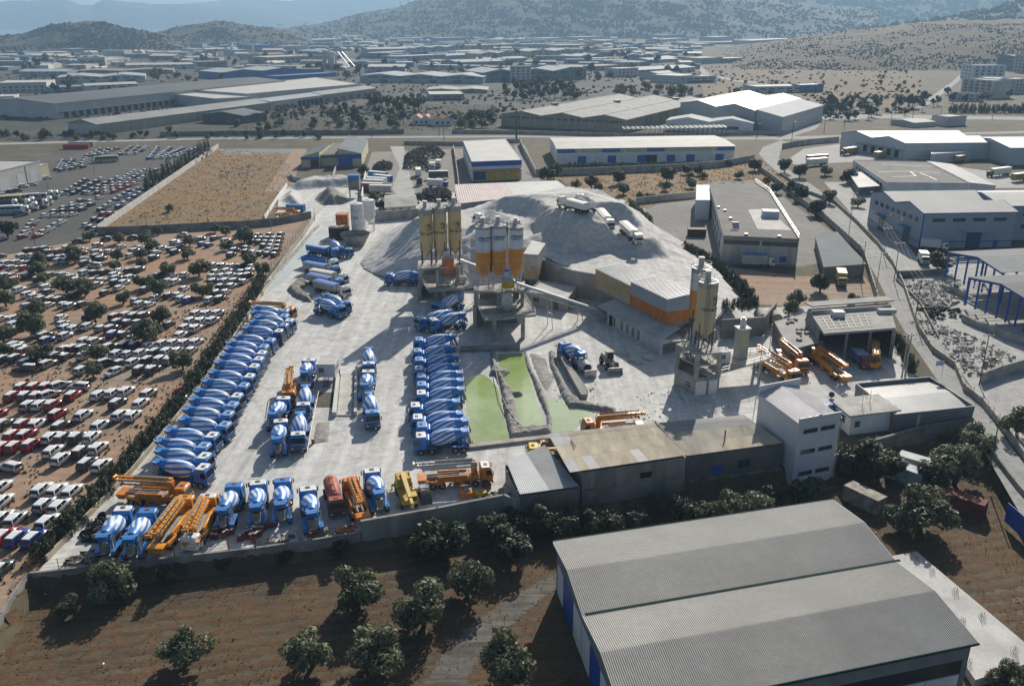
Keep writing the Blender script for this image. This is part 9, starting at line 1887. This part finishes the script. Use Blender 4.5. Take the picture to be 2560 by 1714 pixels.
for s in """185 347 440 342 10 45 g g w|365 402 690 387 8 40 f g w|480 342 790 331 11 60 m g p|790 352 940 346 6 40 g w c|690 388 890 377 8 50 g g p|240 362 430 352 6 25 g g g|840 327 1030 321 10 55 f t c|1045 317 1170 311 9 55 f t c|1230 372 1560 366 13 70 m y p|915 388 1130 381 12 50 m y p|1100 408 1220 402 8 35 g g p|770 443 1070 432 10 50 g d p|510 452 1010 462 6 30 f w p|130 535 930 545 9 60 m g p|930 535 1600 515 13 60 m d p|1105 532 1245 532 17 16 f w w|560 606 960 606 4 40 m t g|585 655 810 652 5 40 f t w|1420 322 1650 315 9 60 f t c|1180 312 1560 302 8 50 f g g|1560 392 1720 382 8 50 m g p|1650 463 1840 452 6 40 f t r|1900 433 2020 427 6 40 f t w|2010 413 2200 406 7 50 g g p|1800 503 1940 497 10 25 f w w|1900 497 2170 482 9 45 g g p|2080 518 2210 507 8 30 g w p|2170 478 2310 467 8 40 g w p|2210 545 2342 532 8 40 f w w|350 208 530 201 9 60 f g p|870 188 1030 182 11 70 f d g|1050 188 1230 181 11 60 f w p|1280 172 1390 168 11 60 f w w|1390 181 1535 176 10 70 f w w|1450 213 1700 206 10 70 m g p|1690 233 1850 226 10 60 f g p|1000 213 1170 206 9 60 f w p|630 268 870 261 9 60 f b w|330 273 600 266 9 70 f g c|590 248 850 241 8 70 m g r|870 243 1100 236 7 60 f t c|1040 273 1300 266 8 60 m w p|1300 268 1480 261 8 60 f w w|1540 263 1740 256 10 60 f y c|1720 287 1810 281 9 50 f y c|1760 133 1830 126 30 40 f w w|2120 273 2270 266 8 50 f w w|2100 258 2342 246 13 70 f d k|1720 353 1900 346 8 40 f w w|0 235 170 230 8 60 f g p|180 233 330 228 8 60 g g p|540 222 640 218 8 60 f d g|650 222 830 217 9 60 g w p|1820 250 1900 245 8 50 f w p|1920 226 2060 222 8 60 f t c|0 440 170 432 7 40 f g g|200 430 350 425 5 30 f t w""".split('|'):
    v=s.split();far(f2,*map(float,v[:6]),*v[6:])
for s in """340 268 455 262 12 60 f w w|575 293 855 275 11 60 f w w|240 418 380 411 9 40 f w w|380 412 550 407 7 40 f t w|0 405 90 398 8 40 g g p|130 543 340 537 7 40 f w w|600 608 910 602 6 30 f w c|885 603 1035 597 7 14 f b b|120 295 520 288 6 50 f g g|220 305 330 300 6 40 f w w|1620 830 1760 822 4 20 g w w|1840 822 1960 815 6 14 f w w|555 380 640 395 6 30 f w p|40 355 190 350 7 50 f g p""".split('|'):
    v=s.split();far(f3,*map(float,v[:6]),*v[6:])
g=random.Random(77);base_n=len(TOWN);occ=[((G(*t[0])+G(*t[1]))/2,(G(*t[0])-G(*t[1])).length/2+t[3]/2)for t in TOWN]
tries=0
while len(TOWN)<base_n+300 and tries<4000:
    tries+=1;px=g.uniform(0,1900);py=92+95*g.random()**1.2;
    if px<480 and py<133:continue
    if px>1750 and py>112:continue
    p=G(px,py);w=g.uniform(12,52);dp=g.uniform(12,46)
    if any((p-q).length<r*.9+w/2 for q,r in occ):continue
    occ.append((p,w/2+dp/2));q0,q1=p-Vector((w/2,g.uniform(-3,3),0)),p+Vector((w/2,g.uniform(-3,3),0))
    TOWN.append((PX(q0),PX(q1),g.uniform(4,10),dp,g.choice('fffggm'),g.choice('gwwwtdgwb'),g.choice('wwgppcrgkw')))
wn={'g':'bluish','w':'pale','b':'blue','t':'tan','y':'yellow','d':'dull grey'};rn={'w':'white','g':'grey','p':'pale bluish','c':'cream','k':'dark slate','b':'blue','r':'brown'}
srt=sorted(TOWN,key=lambda t:-(t[0][1]+t[1][1]));per=18
for bnd in range(0,len(srt),per):
    row=sorted(srt[bnd:bnd+per],key=lambda t:t[0][0])
    for j,(n0,n1,h,dep,ty,w_,r_)in enumerate(row):
        P=rect(n0,n1,dep);Lw=hypot(P[1][0]-P[0][0],P[1][1]-P[0][1]);lab=f"{wn[w_]} {'multi gabled factory' if ty == 'm' else 'gabled shed' if ty == 'g' else 'flat roofed block'} with {rn[r_]} roof, {ORD[j]} from left, {ORD[bnd // per]} far row"
        ops=[]
        if h>=9 and w_=='w' and Lw<90:
            for k in range(int(h/3.3)):ops.append(('N',.04,.96,k*3.3+1.1,k*3.3+2.4,'window',frame_m,max(2,min(9,int(Lw/6))),.45))
        elif Lw>25:ops.append(('N',.05,.95,h*.55,h*.78,'opening',M('far_window_band',(.10,.11,.12),.4,.2,.5),min(8,int(Lw/10)),.3));ops.append(('N',.1,.9,.2,h*.4,'opening',wall_dark,min(4,int(Lw/22))or 1,.7))
        kw=dict(wall=cwall[w_],roof=croof[r_],ops=ops)
        if ty=='f':hall('factory_block',lab,'factory',P,-1,h,0,flat=.5,**kw)
        else:hall('factory_shed',lab,'factory',P,-1,h*.8,h*.28,axis='y' if ty=='m' else 'x',bays=max(2,int(Lw/45))if ty=='m' else 1,over=.4,**kw)
print('town',len(TOWN))
# concrete plant and masts far away
t=thing('distant_plant','distant grey silo plant with slanting conveyors, left of centre','silo plant');p=G(*f1(2150,450))
for i in range(3):b=MB();b.cyl((p.x+i*7-8,p.y+i*3,0),(p.x+i*7-8,p.y+i*3,26-i*3),3,n=12);ob('silo',b.mesh('silo',concrete_lt),t)
for i in range(2):b=MB();b.beam((p.x+12+i*6,p.y,24),(p.x+30+i*8,p.y-6,2),1.1,1.1);ob('conveyor',b.mesh('conveyor',steel),t)
b=MB();b.box((p.x+5,p.y-8,9),(6,6,18));ob('tower',b.mesh('tower',steel),t)
for i,(px,by_,ty)in enumerate(((1001,24,0),(1021,20,-4))):
    d=4650;q=AT(px,by_,d);top=AT(px,ty,d);t=thing('radio_mast',f"lattice radio mast on the wooded ridge, {('left', 'right')[i]} of two",'mast',(q.x,q.y,q.z-6));b=MB();H=top.z-q.z+6
    for sx in(-1,1):
        for sy in(-1,1):b.beam((sx*2,sy*2,0),(sx*.8,sy*.8,H),.7)
    for k in range(8):z=H*k/8;w=2-1.2*k/8;b.beam((-w,-w,z),(w,-w,z+H/8),.4);b.beam((w,-w,z),(-w,-w,z+H/8),.4)
    ob('lattice',b.mesh('lattice',M('mast_red',(.30,.10,.08),.6,.2,.2)),t)
for i,(px,h)in enumerate(((700,70),(742,60),(764,75),(690,40),(612,45),(725,40))):
    d=5200;q=AT(px,76,d);t=thing('port_crane',f"tiny harbour crane at the far shore, {ORD[i]} of six listed",'crane',(q.x,q.y,-32));b=MB();b.beam((-6,0,0),(-4,0,h),2.5);b.beam((6,0,0),(4,0,h),2.5);ob('legs',b.mesh('tower',steel),t);b=MB();b.beam((-22,0,h*.9),(26,0,h),3);ob('jib',b.mesh('jib',steel),t)
